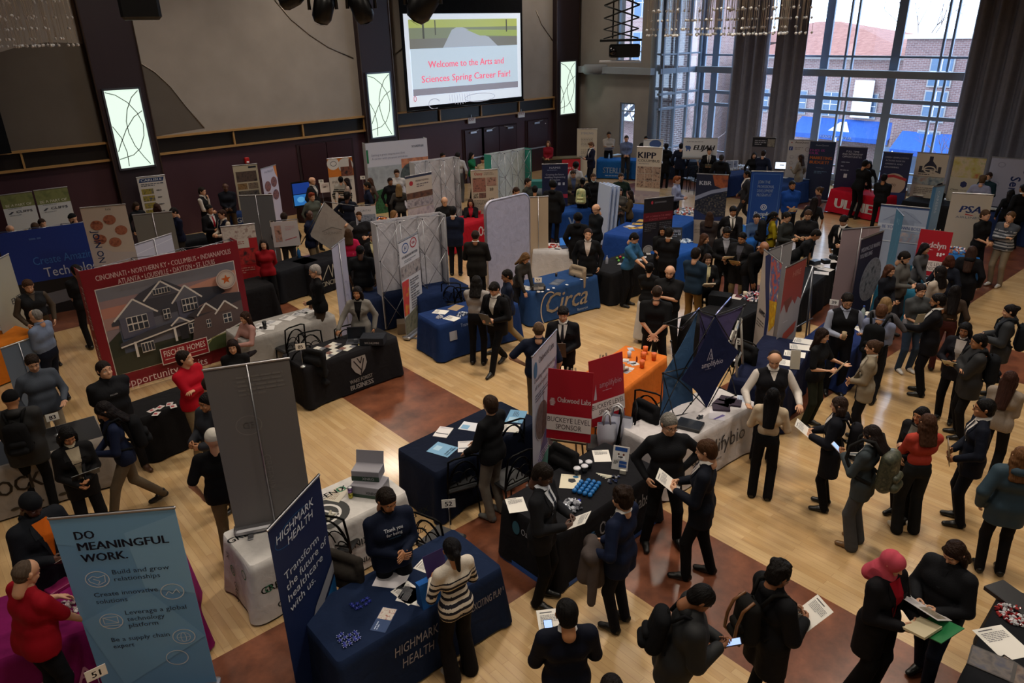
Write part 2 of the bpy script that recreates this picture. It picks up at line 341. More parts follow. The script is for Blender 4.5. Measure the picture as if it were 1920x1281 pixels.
def hair_t(st,l):
    if (st,l) in HR: return HR[st,l]
    v=[.009,.013,.02][l]; nz=.004 if st in('curly','afro','wavy') else 0
    cap=((-.022,0,.032),(.003,0,.034),.0945,.0865,.02,0,((0,1,0),1.06))
    fcut=[((.80,0,-.60),.036)] # keep behind the hairline
    side=((-.032,-.0,.0),(-.032,0,-.035),.0835,.07,.02,0,((0,1,0),1.02))
    nape=((-.06,-.028,-.04),(-.06,.028,-.04),.042,.042,.02,0,None)
    if st=='short': p=[cap,side,nape]; cuts=[((.74,0,-.67),.026)]
    elif st=='buzz': p=[((-.018,0,.026),(.008,0,.03),.089,.081,.02,0,((0,1,0),1.12)),((-.03,0,.0),(-.03,0,-.02),.08,.066,.02,0,None)]; cuts=[((.74,0,-.67),.018)]
    elif st=='quiff': p=[cap,side,nape,((.05,-.03,.10),(.05,.03,.10),.035,.035,.03,0,None)]; cuts=[((.84,0,-.54),.045)]
    elif st=='fringe': p=[cap,side,nape,((.062,-.035,.066),(.062,.035,.066),.024,.024,.02,0,None)]; cuts=[((.6,0,-.8),.03)]
    elif st=='curly': p=[cap,side,nape]+[((.075*math.cos(a)-.02,.075*math.sin(a),.05+.045*math.sin(3*a+1)),)*2+(.026,.026,.012,0,None) for a in np.linspace(0,12.4,26)]+[((.045*math.cos(a)-.015,.045*math.sin(a),.108),)*2+(.028,.028,.012,0,None) for a in np.linspace(0,5.5,8)]; cuts=[((.8,0,-.6),.04)]
    elif st=='afro': p=[((-.02,0,.05),(0,0,.055),.115,.11,.02,0,None)]; cuts=[((.85,0,-.53),.03)]
    elif st=='bald': p=[((-.045,-.05,-.02),(-.045,.05,-.02),.045,.045,.02,0,None)]; cuts=[((0,0,1),.015),((.9,0,0),-.02)]
    elif st=='receding': p=[((-.03,0,.02),(-.025,0,.02),.089,.086,.02,0,((0,1,0),1.06))]; cuts=[((.9,0,-.1),.005)]
    else:
        p=[cap,side,((-.045,-.045,-.05),(-.045,.045,-.05),.05,.05,.03,0,None),
           ((.025,-.075,.02),(.0,-.08,-.08),.026,.022,.02,0,None),((.025,.075,.02),(.0,.08,-.08),.026,.022,.02,0,None)]; cuts=[]
        p.append(((.105,0,-.03),(.105,0,-.09),.062,.058,.008,-1,((0,1,0),1.0)))
        if st in('long','wavy'):
            for y in(-.07,-.035,0,.035,.07): p.append(((-.055+abs(y)*.5,y,-.05),(-.085+abs(y)*.35,y*1.15,-.27),.042,.026,.03,0,None))
            for s in(-1,1): p.append(((.0,s*.085,-.08),(.03,s*.095,-.22),.026,.018,.02,0,None))
        elif st=='verylong':
            for y in(-.07,-.035,0,.035,.07): p.append(((-.055+abs(y)*.5,y,-.05),(-.12+abs(y)*.35,y*.8,-.42),.044,.022,.03,0,None))
        elif st=='bob':
            for y in(-.07,0,.07): p.append(((-.04,y,-.05),(-.04,y*1.1,-.11),.045,.04,.03,0,None))
            for s in(-1,1): p.append(((.0,s*.085,-.04),(.02,s*.088,-.11),.028,.026,.02,0,None))
        elif st=='pony': p=[cap,side,((-.1,0,.03),(-.13,0,-.02),.03,.035,.02,0,None),((-.13,0,-.02),(-.12,0,-.25),.034,.014,.02,0,None)]; cuts=[((.72,0,-.69),.03)]
        elif st=='bun': p=[cap,side,((-.1,0,.05),(-.12,0,.045),.042,.04,.015,0,None)]; cuts=[((.72,0,-.69),.03)]
        elif st=='hijab':
            p=[((-.02,0,.02),(.012,0,.03),.104,.094,.03,0,((0,1,0),1.08)),((-.01,0,-.08),(0,0,-.16),.085,.10,.05,0,None),((.03,0,-.16),(.06,0,-.36),.085,.05,.05,0,((0,1,0),.8)),((-.03,0,-.15),(-.08,0,-.26),.1,.08,.05,0,((0,1,0),.75)),
               ((.125,0,0.0),(.12,0,-.055),.05,.045,.012,-1,None)]; nz=0
        elif st=='beanie': p=[((-.015,0,.045),(.005,0,.05),.098,.09,.02,0,((0,1,0),1.08))]; cuts=[((.25,0,-.97),-.012)]
        elif st=='cap': p=[((-.012,0,.05),(.006,0,.045),.095,.088,.02,0,((0,1,0),1.08)),((.07,-.03,.042),(.15,-.01,.032),.05,.045,.01,0,((0,0,1),4.5)),((.07,.03,.042),(.15,.01,.032),.05,.045,.01,0,((0,0,1),4.5))]; cuts=[((.1,0,-1),-.024)]
    HR[st,l]=mesh_sdf(p,v,cuts,nz); return HR[st,l]
def R3(yaw,pitch,roll=0): return Matrix.Rotation(yaw,4,'Z')@Matrix.Rotation(pitch,4,'Y')@Matrix.Rotation(roll,4,'X')
ARM={'down':((.05,.25,.89),'in','relax'),'pock':((.10,.20,.92),'in','relax'),'front':((.21,.00,1.0),'in','relax'),'hold':((.26,.10,1.10),'in','grip'),
 'high':((.24,.10,1.30),'in','grip'),'phone':((.27,.05,1.18),'up','grip'),'cross':((.17,-.09,1.17),'down','relax'),'back':((-.17,.02,.93),'back','relax'),
 'reach':((.47,.12,1.10),'down','grip'),'gest':((.36,.16,1.16),'up','relax'),'table':((.38,.14,.93),'down','flat'),'chin':((.13,.03,1.36),'back','relax'),
 'hip':((.02,.20,1.03),'in','relax'),'side':((.14,.24,1.04),'in','grip'),'lap':((.26,.1,1.02),'down','relax'),'strap':((.12,.12,1.28),'back','grip'),'shake':((.40,.04,1.12),'in','flat')}
def ik(S,T,L1,L2,pole):
    S=Vector(S);T=Vector(T);d=T-S; D=min(d.length,(L1+L2)*.995); u=d.normalized(); T=S+u*D
    a=(L1*L1-L2*L2+D*D)/(2*D); h=math.sqrt(max(0,L1*L1-a*a)); p=Vector(pole); p=p-u*p.dot(u); p=p.normalized() if p.length>1e-6 else u.orthogonal()
    return S+u*a+p*h,T
SK={'l':'c99878','m':'a8744f','t':'8a5a3c','d':'4c2e20','p':'d0a084'}
NP=0
def person(loc,hd,label,h=1.75,sex='m',b=1.0,top='suit',tc='0e1016',bc='0d0d10',shirt='cfcac4',tie=None,hair='short',hc='17100b',skin='m',arms=('down','down'),legs='stand',lean=0,head=(0,12),
           shoe='0c0b0a',glasses=False,beard=None,shorts=False,flare=0,skirt=0,msg=None,stripes=None,group=None,zseat=0,lod=None):
    """loc = ground point under the head; hd = heading in degrees"""
    global NP; NP+=1
    b=1+(b-1)*.65; sc=h/1.75; loc=Vector(loc); dist=math.hypot(loc.x,loc.y,CAMH-1.5); l=LOD(dist) if lod is None else lod
    fem=sex=='f'; SW=(.185 if not fem else .165)*(.6+.4*b); B=b*(1 if not fem else .93)
    sit=legs=='sit'; HZ=.93 if not sit else (.56)
    if legs[:4]=='walk': HZ=.885
    dz=HZ-.93
    th=math.radians(lean); hip=Vector((0,0,HZ))
    def U(p,rot=True): # upright torso frame -> leaned
        q=Vector(p); q.z+=dz
        if rot and th: v=q-hip; v=Matrix.Rotation(th,3,'Y')@v; q=hip+v
        return q
    J={}
    for s,i in((1,0),(-1,1)):
        sh=U((0,s*SW,1.372)); a=arms[i]; spec=ARM[a] if isinstance(a,str) else a
        tx,ty,tz=spec[0]; T=U((tx,s*ty,tz))
        pole=Vector((-.45,s*.55,-.7)) if spec[1]!='back' or tx>0 else Vector((-.2,s*1,-.2))
        if a=='cross': pole=Vector((.1,s*.9,-.6))
        if a=='hip': pole=Vector((-.3,s*1,0))
        el,wr=ik(sh,T,.285,.255,pole); J[s]=(sh,el,wr,spec)
    # legs
    F={'stand':((.0,.105,0),(.0,-.105,0)),'walk':((.34,.07,0),(-.30,-.08,.06)),'walk2':((-.30,.08,.06),(.34,-.07,0)),'wide':((.02,.19,0),(.02,-.19,0)),'step':((.12,.1,0),(-.12,-.1,0)),'close':((0,.07,0),(.02,-.07,0)),'sit':((.46,.12,0),(.42,-.12,0)),'crossed':((.1,-.02,0),(0,.03,0))}[legs]
    hy=.085
    LG=[]
    offx= -.12*math.sin(th)*1.0 if not sit else 0
    for s,(fx,fy,fz) in zip((1,-1),F):
        hp=Vector((offx*0,s*hy,HZ-.03)); an=Vector((fx-.03,fy,.085+fz)); kn,an=ik(hp,an,.422,.412,(1,s*.12,.2)); LG.append((hp,kn,an,fz))
    vB,vG=BV[l],GV[l]
    # ---- skin body
    nk=.052 if not fem else .044
    neck0=U((-.01,0,1.38)); neck1=U((.0,0,1.47)); yaw,pit=math.radians(head[0]),math.radians(head[1])
    hc0=neck1+ Matrix.Rotation(th*.55,3,'Y')@Vector((.012,0,.115)); HM=Matrix.Translation(hc0)@Matrix.Rotation(th*.55,4,'Y')@R3(yaw,pit)
    pr=[(neck0,neck1,nk+.012,nk,.03,0,None),(neck1,hc0,nk,nk*.9,.02,0,None),
        (U((0,-SW+.05,1.36)),U((0,SW-.05,1.36)),.045,.045,.05,0,None),(U((0,-.07,1.25)),U((0,.07,1.25)),.09*B,.09*B,.05,0,None),(U((0,-.05,1.08)),U((0,.05,1.08)),.08*B,.08*B,.05,0,None),(Vector((0,-.05,HZ)),Vector((0,.05,HZ)),.085*B,.085*B,.05,0,None)]
    af=.88 if fem else 1
    for s in(1,-1):
        sh,el,wr,sp=J[s]; pr+=[(sh,el,.044*af,.037*af,.02,0,None),(el,wr,.038*af,.026*af,.015,0,None)]
    for hp,kn,an,fz in LG: pr+=[(hp,kn,.068,.050,.03,0,None),(kn,an,.05,.034,.02,0,None)]
    mats=[mat(SK[skin],'skin'),mat({'d':'3c211b','t':'6d3a30'}.get(skin,'96594c'),'skin'),mat('b8b2aa','gloss'),mat('1a1210','hair')]
    V,Fc,_=mesh_sdf([tuple(map(tuple,q[:2]))+q[2:] for q in pr],vB); parts=[(V,Fc,_)]
    v,f,m=head_t(l,fem); hs=1.0 if not fem else .96; parts.append((xf(v*hs,HM),f,m))
    hands={}
    for s in(1,-1):
        sh,el,wr,sp=J[s]; d=(wr-el).normalized(); pal={'in':Vector((0,-s,-.15)),'up':Vector((0,-s*.3,1)),'down':Vector((.1,-s*.2,-1)),'back':Vector((-1,-s*.3,.0))}[sp[1]]
        z=-(pal-d*pal.dot(d)).normalized(); y=z.cross(d)
        Mh=Matrix(((d.x,y.x,z.x,wr.x),(d.y,y.y,z.y,wr.y),(d.z,y.z,z.z,wr.z),(0,0,0,1)))
        v,f,m=hand_t(sp[2],l); v=v*(.95 if not fem else .86)
        want= 1 if y.dot(Vector((0,0,1)) if sp[1] in('in','back') else Vector((0,s,0)) )>=0 else -1
        if sp[1]=='up': want=1 if y.dot(Vector((0,s,0)))>0 else -1
        if sp[1]=='down': want=1 if y.dot(Vector((0,-s,0)))>0 else -1
        if want<0: v=v*np.array([1,-1,1]); f=f[:,::-1]
        parts.append((xf(v,Mh),f,m)); hands[s]=(wr+d*.08,d,-z)
    V,Fc,Mi=join(parts)
    me=np_mesh('person',V,Fc,Mi,mats)
    if fz>9: pass
    o=bpy.data.objects.new('person',me); COL.objects.link(o)
    gx=hc0.x*sc; rz=math.radians(hd)
    o.location=(loc.x-gx*math.cos(rz),loc.y-gx*math.sin(rz),0); o.rotation_euler=(0,0,rz); o.scale=(sc,)*3; tag(o,label,'person',group)
    def child(name,V,Fc,Mi,ms,lab=None):
        if not len(Fc): return None
        c=bpy.data.objects.new(name,np_mesh(name,V,Fc,Mi,ms)); COL.objects.link(c); c.parent=o
        if lab: c['label']=lab
        return c
    T3=lambda q:[(tuple(a),tuple(c2),ra,rb,k,m,fl) for a,c2,ra,rb,k,m,fl in q]
    up=(U((0,0,2))-U((0,0,1))).normalized() # torso axis
    # ---- upper garment
    slv=1.0; hem={'suit':.74,'blazer':.74,'coat':.58,'puffer':.72,'polo':.86,'tee':.84,'sweater':.84,'shirt':.97,'blouse':.95,'vest':.90,'hoodie':.82,'dress':.80}.get(top,.84)
    if top in('polo','tee'): slv=.62
    th_={'suit':.016,'blazer':.016,'coat':.028,'puffer':.035,'hoodie':.024}.get(top,.010)
    tk=.024 if hem>=.9 else 0
    g=[(U((.0,-SW+.01,1.372)),U((.0,SW-.01,1.372)),.046+th_,.046+th_,.04,0,None),
       (U((-.012,0,1.435)),U((-.0,SW-.03,1.392)),.048+th_*.6,.040+th_*.7,.03,0,None),(U((-.012,0,1.435)),U((-.0,-SW+.03,1.392)),.048+th_*.6,.040+th_*.7,.03,0,None),
       (U((.012,-.076*B,1.26)),U((.012,.076*B,1.26)),.106*B+th_,.106*B+th_,.05,0,None),
       (U((.012,-.058*B,1.08)),U((.012,.058*B,1.08)),(.097 if not fem else .082)*B+th_+max(0,b-1.05)*.12,(.097 if not fem else .082)*B+th_+max(0,b-1.05)*.12,.05,0,None),
       (U((.0,-.068*B,.94)),U((.0,.068*B,.94)),.108*B+th_-tk,.108*B+th_-tk,.05,0,None),
       (U((-.01,0,1.39)),U((-.004,0,1.428)),.07,.060,.03,0,None)]
    if fem: g.append((U((.062,-.055,1.245)),U((.062,.055,1.245)),.053,.053,.04,0,None))
    if hem<.85 and not sit: hw=.075*B+(.02 if hem<.7 else 0); g+=[(U((0,q*hw,.95)),U((.0,q*hw,hem)),.104*B+th_,.107*B+th_,.04,0,None) for q in(1,-1)]
    hcut=Vector(U((0,0,max(hem,.83 if sit else 0)))); cuts=[((-up.x,-up.y,-up.z),-hcut.dot(up))]
    sleeve=[]
    for s in(1,-1):
        sh,el,wr,sp=J[s]; r0=.052*af+th_
        m_=0
        if slv<1: e2=sh+(el-sh)*.85; sleeve+=[(sh,e2,r0+.004,.052*af+.008,.03,m_,None)]
        else:
            w2=wr+(wr-el).normalized()*(-.005); sleeve+=[(sh,el,r0,.043*af+th_,.03,m_,None),(el,w2,.043*af+th_,.032+th_*.7,.02,m_,None)]
    tm=mat(tc,'knit' if top in('sweater','hoodie') else ('plastic' if top=='puffer' else 'cloth'),rough=.75); ms=[tm]
    if top=='vest':
        V,Fc,Mi=mesh_sdf(T3(sleeve),vG); child('shirt_sleeves',V,Fc,Mi,[mat(shirt,'cloth')]); sleeve=[]
    V,Fc,Mi=mesh_sdf(T3(g+sleeve),vG,cuts)
    if stripes:
        z=V[Fc].mean(1)[:,2]; ms.append(mat(stripes,'cloth')); Mi=np.where((np.abs(V[Fc].mean(1)[:,1])<.4)&(z<1.3)&((z*28).astype(int)%2==0),len(ms)-1,Mi)
    gname={'suit':'jacket','blazer':'jacket','polo':'polo_shirt','tee':'t_shirt','puffer':'jacket','vest':'vest'}.get(top,top)
    gar=child(gname,V,Fc,Mi,ms)
    # front pieces projected on the chest: shirt, tie, lapels, chest print
    from mathutils.bvhtree import BVHTree
    if l<3 and (top in('suit','blazer') or msg or top in('vest','coat','polo','shirt','hoodie')):
        bv=BVHTree.FromPolygons([tuple(x) for x in V],[tuple(int(i) for i in x) for x in Fc]); fw=(U((1,0,1))-U((0,0,1))).normalized()
        def proj(y,z,off,back=False):
            dd=-fw if back else fw
            p0=U((0,y,z))+dd*.6; hit=bv.ray_cast(p0,-dd,1.0)
            return (hit[0]+dd*off) if hit[0] else U((.1 if not back else -.1,y,z))+dd*.02
        def strip(name,rows,off,m,lab=None):
            mb=MB(); vs=[];k=len(rows[0][1])
            for z,ys in rows: vs+=[proj(y,z,off) for y in ys]
            fs=[(i*k+j,i*k+j+1,(i+1)*k+j+1,(i+1)*k+j) for i in range(len(rows)-1) for j in range(k-1)]
            mb.add(vs,fs,m,None,True); c=mb.build(name,o); 
            if lab: c['label']=lab
            return c
        if top in('suit','blazer','coat') and shirt:
            zb={'suit':1.14,'blazer':1.06,'coat':1.05}[top]; zs=np.linspace(1.43,zb,8)
            rows=[(z,[ (-1+.5*j)*(.012+.062*((z-zb)/(1.43-zb))**.8) for j in range(5)]) for z in zs]
            strip('shirt',rows,.004,mat(shirt,'cloth'))
            if tie: strip('tie',[(z,[-w,0,w]) for z,w in [(1.425,.017),(1.405,.013),(1.35,.018),(1.27,.024),(1.2,.026),(zb+.02,.02)]],.012,mat(tie,'cloth'))
            mb=MB(); lm=mat(tc,'cloth',rough=.6)
            for s in(1,-1):
                rows=[(1.42,.075,.10),(1.36,.064,.118),(1.30,.055,.118),(1.31,.054,.098),(1.22,.034,.075),(zb,.008,.02)]
                vs=[];
                for z,y0,y1 in rows: vs+=[proj(s*y0,z,.007),proj(s*y1,z,.010)]
                mb.add(vs,[(2*i,2*i+1,2*i+3,2*i+2) for i in range(len(rows)-1)],lm)
            mb.build('lapels',o)
        if top in('vest','polo','shirt','hoodie'):
            c2={'vest':shirt,'polo':tc,'shirt':tc,'hoodie':tc}[top]
            strip('collar_placket' if top!='vest' else 'shirt_front',[(z,[-w,0,w]) for z,w in ([(1.43,.05),(1.38,.03),(1.33,.008)] if top=='vest' else [(1.43,.02),(1.37,.016),(1.25,.014)]+([(1.1,.014),(1.0,.014)] if top=='shirt' else []))],.006,mat(c2,'cloth',rough=.7))
        if msg:
            for txt,z,hh,col2 in msg:
                vs,fs,w=text2d(txt,.02); mb=MB(); back=hh<0; hh=abs(hh); mb.add([proj(((vx-w/2) if not back else -(vx-w/2))*hh,z+vy*hh,.008,back) for vx,vy in vs],fs,mat(col2,'print')); mb.build('chest_print',o)
    # collar ring
    cc={'suit':shirt,'blazer':shirt,'coat':tc,'vest':shirt,'shirt':tc,'polo':tc}.get(top)
    if cc:
        mb=MB(); cen=U((-.006,0,1.474)); Mx=Matrix.Translation(cen)@Matrix.Rotation(th+.28,4,'Y'); n=16; rr=nk+.016
        vs=[(rr*1.08*math.cos(2*pi*k/n),rr*math.sin(2*pi*k/n),-.012) for k in range(n)]+[(rr*.97*math.cos(2*pi*k/n),rr*.9*math.sin(2*pi*k/n),.022) for k in range(n)]+[(rr*1.25*math.cos(2*pi*k/n),rr*1.2*math.sin(2*pi*k/n),-.014) for k in range(n)]
        fs=[(k,(k+1)%n,n+(k+1)%n,n+k) for k in range(n)]+[(n+k,n+(k+1)%n,2*n+(k+1)%n,2*n+k) for k in range(n)]
        mb.add(vs,fs,mat(cc,'cloth',rough=.7),Mx,True); mb.build('collar',o)
    if top=='hoodie' or top=='puffer' or top=='coat':
        mb=MB(); mb.ball(U((-.075,0,1.44)),(.07,.10,.065),tm); mb.build('hood',o)
    # ---- lower garment
    if skirt:
        q=[(Vector((0,e*.06,HZ+.05)),Vector((0,e*.075,HZ-.12)),.105*B,.13*B,.05,0,None) for e in(1,-1)]+[(Vector((0,e*.075,HZ-.1)),Vector((0,e*.09,skirt)),.13*B,.175,.05,0,None) for e in(1,-1)]
        V,Fc,Mi=mesh_sdf(T3(q),vG,[((0,0,-1),-skirt),((0,0,1),HZ+.12)]); child('skirt',V,Fc,Mi,[mat(bc,'cloth')])
    else:
        q=[(Vector((-.005,-.058*B,HZ-.01)),Vector((-.005,.058*B,HZ-.01)),.098*B,.098*B,.05,0,None)]
        if hem>=.9: q.append((U((.004,-.058*B,1.0)),U((.004,.058*B,1.0)),.103*B,.103*B,.04,0,None))
        for hp,kn,an,fz in LG:
            if shorts: q.append((hp,hp+(kn-hp)*.92,.098*B,.078,.02,0,None))
            else: q+=[(hp,kn,.088*B,.064+flare*.3,.03,0,None),(kn,an+Vector((0,0,-.035)),.064+flare*.3,.054+flare,.02,0,None)]
        V,Fc,Mi=mesh_sdf(T3(q),vG,[((up.x,up.y,up.z),U((0,0,1.03)).dot(up))] if not sit else ()); child('shorts' if shorts else 'trousers',V,Fc,Mi,[mat(bc,'cloth')])
    # ---- shoes
    if dist<26:
        for (hp,kn,an,fz),s in zip(LG,(1,-1)):
            ax,ay=an.x,an.y; z=fz*.7; tz=0.0 if fz>0 else 0
            q=[((ax-.025,ay,.045+z),(ax+.06,ay,.045+z),.042,.042,.02,0,None),((ax+.06,ay,.04+z*.5),(ax+.165,ay+s*.012,.03+tz),.041,.034,.02,0,((0,0,1),1.15)),((ax,ay,.06+z),(ax,ay,.11+z),.036,.036,.02,0,None)]
            V,Fc,Mi=mesh_sdf(q,[.012,.016,.022][l],[((0,0,-1),-.004)]); child('shoe',V,Fc,Mi,[mat(shoe,'leather')])
    # ---- hair / head cover
    if hair and hair!='none':
        key=(hair,l); v,f,m=hair_t(hair,l)
        if key not in HR or ('me',)+key not in HR:
            HR[('me',)+key]=np_mesh('hair_'+hair,v,f,m,[mat('17100b','hair')])
        c=bpy.data.objects.new({'cap':'cap','beanie':'beanie','hijab':'headscarf'}.get(hair,'hair'),HR[('me',)+key]); COL.objects.link(c); c.parent=o
        c.matrix_local=HM@Matrix.Scale(hs,4); c.material_slots[0].link='OBJECT'; c.material_slots[0].material=mat(hc,'cloth' if hair in('cap','beanie','hijab') else 'hair')
    if beard:
        if ('beard',l) not in HR: v,f,m=mesh_sdf([((.068,0,-.088),(.066,0,-.09),.036,.034,.02,0,None),((.03,-.052,-.055),(.066,-.02,-.082),.025,.026,.02,0,None),((.03,.052,-.055),(.066,.02,-.082),.025,.026,.02,0,None),((.092,0,-.05),(.092,0,-.054),.014,.014,.006,-1,None)],[.008,.011,.016][l]); HR['beard',l]=np_mesh('beard',v,f,m,[mat('17100b','hair')])
        c=bpy.data.objects.new('beard',HR['beard',l]); COL.objects.link(c); c.parent=o; c.matrix_local=HM@Matrix.Scale(hs,4); c.material_slots[0].link='OBJECT'; c.material_slots[0].material=mat(beard,'hair')
    if glasses:
        mb=MB()
        for s in(1,-1):
            mb.tube([(.103,s*.032+.02*math.cos(a),.004+.015*math.sin(a)) for a in np.linspace(0,2*pi,11)[:-1]],.0022,mat('101010','plastic'),6,closed=True)
            mb.tube([(.1,s*.054,.008),(.0,s*.082,.006)],.002,mat('101010','plastic'),5)
        mb.tube([(.104,-.012,.006),(.104,.012,.006)],.002,mat('101010','plastic'),5); c=mb.build('glasses',o); c.matrix_local=HM
    Wm=Matrix.Translation(o.location)@Matrix.Rotation(rz,4,'Z')@Matrix.Scale(sc,4)
    R={'o':o,'W':Wm,'hands':{s:(Wm@hands[s][0],(Wm.to_3x3()@hands[s][1]).normalized(),(Wm.to_3x3()@hands[s][2]).normalized()) for s in hands},'U':lambda p:Wm@U(p),'hd':rz,'sc':sc,'th':th}
    return R
def pp(px,py,hd,label,h=1.75,sit=False,**kw):
    """person with the top of the head seen at px,py"""
    hh=h*(1 if not sit else 0)+ (h-.37*h/1.75 if sit else 0)
    ln=kw.get('lean',0)
    if ln: hh-= (h-.93)*(1-math.cos(math.radians(ln*.9)))
    if kw.get('hair') in('none','bald','receding'): hh-=.02
    p=at(px,py,hh)
    if sit: kw['legs']='sit'
    return person((p.x,p.y,0),hd,label,h=h,**kw)
# ------------------------------------------------------------------ the hall
def struct(mb,name): return tag(mb.build(name),kind='structure')
XW,YW,XG=28.0,24.0,25.0
def floor_mat():
    m=bpy.data.materials.new('maple_and_cherry_floor'); m.use_nodes=True; N=m.node_tree.nodes; L=m.node_tree.links; b=N['Principled BSDF']
    tc=N.new('ShaderNodeTexCoord'); sp=N.new('ShaderNodeSeparateXYZ'); L.new(tc.outputs['Object'],sp.inputs[0])
    def mth(op,a,bv=None,**k):
        n=N.new('ShaderNodeMath'); n.operation=op
        for i,v in enumerate((a,bv)):
            if v is None: continue
            if isinstance(v,(int,float)): n.inputs[i].default_value=v
            else: L.new(v,n.inputs[i])
        return n.outputs[0]
    def band(ax,ivs):
        r=None
        for lo,hi in ivs:
            q=mth('MULTIPLY',mth('GREATER_THAN',sp.outputs[ax],lo),mth('LESS_THAN',sp.outputs[ax],hi)); r=q if r is None else mth('MAXIMUM',r,q)
        return r
    bx=band(0,[(5.12,6.6),(13.95,15.42),(23.35,24.9),(-3.9,-2.4)]); by=band(1,[(4.78,6.22),(17.5,19.0),(-7,-5.5)]); isb=mth('MAXIMUM',bx,by)
    # boards run along Y in the field
    br=N.new('ShaderNodeTexBrick'); mp=N.new('ShaderNodeMapping'); mp.inputs['Rotation'].default_value=(0,0,pi/2); L.new(tc.outputs['Object'],mp.inputs[0]); L.new(mp.outputs[0],br.inputs['Vector'])
    br.inputs['Scale'].default_value=1; br.inputs['Brick Width'].default_value=1.05; br.inputs['Row Height'].default_value=.083; br.inputs['Mortar Size'].default_value=.0016; br.inputs['Mortar Smooth'].default_value=.3
    br.inputs['Color1'].default_value=(*lin('caaa7c'),1); br.inputs['Color2'].default_value=(*lin('ba9666'),1); br.inputs['Mortar'].default_value=(*lin('9c7850'),1)
    ns=N.new('ShaderNodeTexNoise'); ns.inputs['Scale'].default_value=3; ns.inputs['Detail'].default_value=6; m2=N.new('ShaderNodeMapping'); m2.inputs['Scale'].default_value=(6,.7,1); L.new(tc.outputs['Object'],m2.inputs[0]); L.new(m2.outputs[0],ns.inputs['Vector'])
    mx=N.new('ShaderNodeMix'); mx.data_type='RGBA'; mx.blend_type='OVERLAY'; mx.inputs[0].default_value=.35; L.new(br.outputs[0],mx.inputs[6]); L.new(ns.outputs['Color'],mx.inputs[7])
    bw=N.new('ShaderNodeRGBToBW'); L.new(ns.outputs['Color'],bw.inputs[0]); L.new(bw.outputs[0],mx.inputs[7])
    n2=N.new('ShaderNodeTexNoise'); n2.inputs['Scale'].default_value=2.6; n2.inputs['Detail'].default_value=6; n2.inputs['Roughness'].default_value=.65; L.new(tc.outputs['Object'],n2.inputs['Vector'])
    rp=N.new('ShaderNodeValToRGB'); L.new(n2.outputs['Fac'],rp.inputs[0]); e=rp.color_ramp.elements; e[0].position=.3; e[0].color=(*lin('4f2a1c'),1); e[1].position=.7; e[1].color=(*lin('8a5238'),1)
    m3=N.new('ShaderNodeMix'); m3.data_type='RGBA'; L.new(isb,m3.inputs[0]); L.new(mx.outputs[2],m3.inputs[6]); L.new(rp.outputs[0],m3.inputs[7]); L.new(m3.outputs[2],b.inputs['Base Color'])
    b.inputs['Roughness'].default_value=.3; b.inputs['Coat Weight'].default_value=.6; b.inputs['Coat Roughness'].default_value=.12
    return m
X0,Y0,ZC=-14,-9,10.2
mb=MB(); mb.box(((X0+XW+.2)/2,(Y0+YW+.6)/2,-.05),(XW+.2-X0,YW+.6-Y0,.1),floor_mat()); struct(mb,'floor')
mb=MB(); mb.box(((X0+XW+.5)/2,(Y0+YW+.6)/2,ZC+.05),(XW+.5-X0,YW+.6-Y0,.1),mat('3a3430','wall')); struct(mb,'ceiling')
grey=mat('9a9086','wall'); plum=mat('3d2029','wall',rough=.5); oak=mat('a8814f','wood')
# left wall: plum wainscot, oak-framed ledge, grey upper panels
mb=MB(); mb.box(((X0+XG)/2,YW+.15,ZC/2),(XG-X0,.3,ZC),grey); mb.box(((X0+XG)/2,YW-.01,1.26),(XG-X0,.04,2.52),plum); struct(mb,'wall_left')
mb=MB()
for x0,x1 in ((X0,5.45),(6.75,13.9),(15.2,23.4)):
    for z in (2.55,3.03): mb.box(((x0+x1)/2,YW-.08,z),(x1-x0,.14,.06),oak)
    mb.box(((x0+x1)/2,YW-.03,2.79),(x1-x0,.03,.44),mat('17120f','plastic'))
    n=max(1,round((x1-x0)/2.05)); 
    for i in range(n+1): mb.box((x0+(x1-x0)*i/n,YW-.06,2.79),(.05,.12,.44),oak)
struct(mb,'trim_1')
# curved seams of the acoustic panels
mb=MB(); sm=mat('a89c8c','metal',rough=.5); dk=mat('4a4037','wall')
def arc(cx,cz,r,a0,a1): mb.tube([(cx+r*math.cos(math.radians(a)),YW-.01,cz+r*math.sin(math.radians(a))) for a in np.linspace(a0,a1,30)],.022,sm,4)
q=[ony(x,y,YW) for x,y in((257,115),(290,135),(320,163),(345,195),(383,240))]; mb.tube([(p.x,YW-.01,p.z) for p in q],.02,sm,4)
qa=[ony(x,y,YW) for x,y in((515,0),(545,36),(580,65),(615,88),(662,109))]; mb.tube([(p.x,YW-.01,p.z) for p in qa],.02,sm,4)
qb=[ony(x,y,YW) for x,y in((729,109),(742,100),(756,88))]; mb.tube([(p.x,YW-.01,p.z) for p in qb],.02,sm,4)
qc=[ony(x,y,YW) for x,y in((1005,20),(1015,45),(1036,76))]; mb.tube([(p.x,YW-.01,p.z) for p in qc],.02,sm,4)
struct(mb,'trim_2')
dkp=mat('5c534a','wall')
mb=MB(); p0=[(p.x,p.z) for p in q]+[(6.75,3.06)]; mb.add([(x,YW-.006,z) for x,z in p0],[tuple(range(len(p0)))],dkp)
p0=[ony(x,y,YW) for x,y in((-60,110),(0,98),(40,86),(90,79),(158,82))]; p0=[(p.x,p.z) for p in p0]+[(5.45,3.06),(2.0,3.06)]; mb.add([(x,YW-.006,z) for x,z in p0],[tuple(range(len(p0)))],dkp); struct(mb,'trim_3')
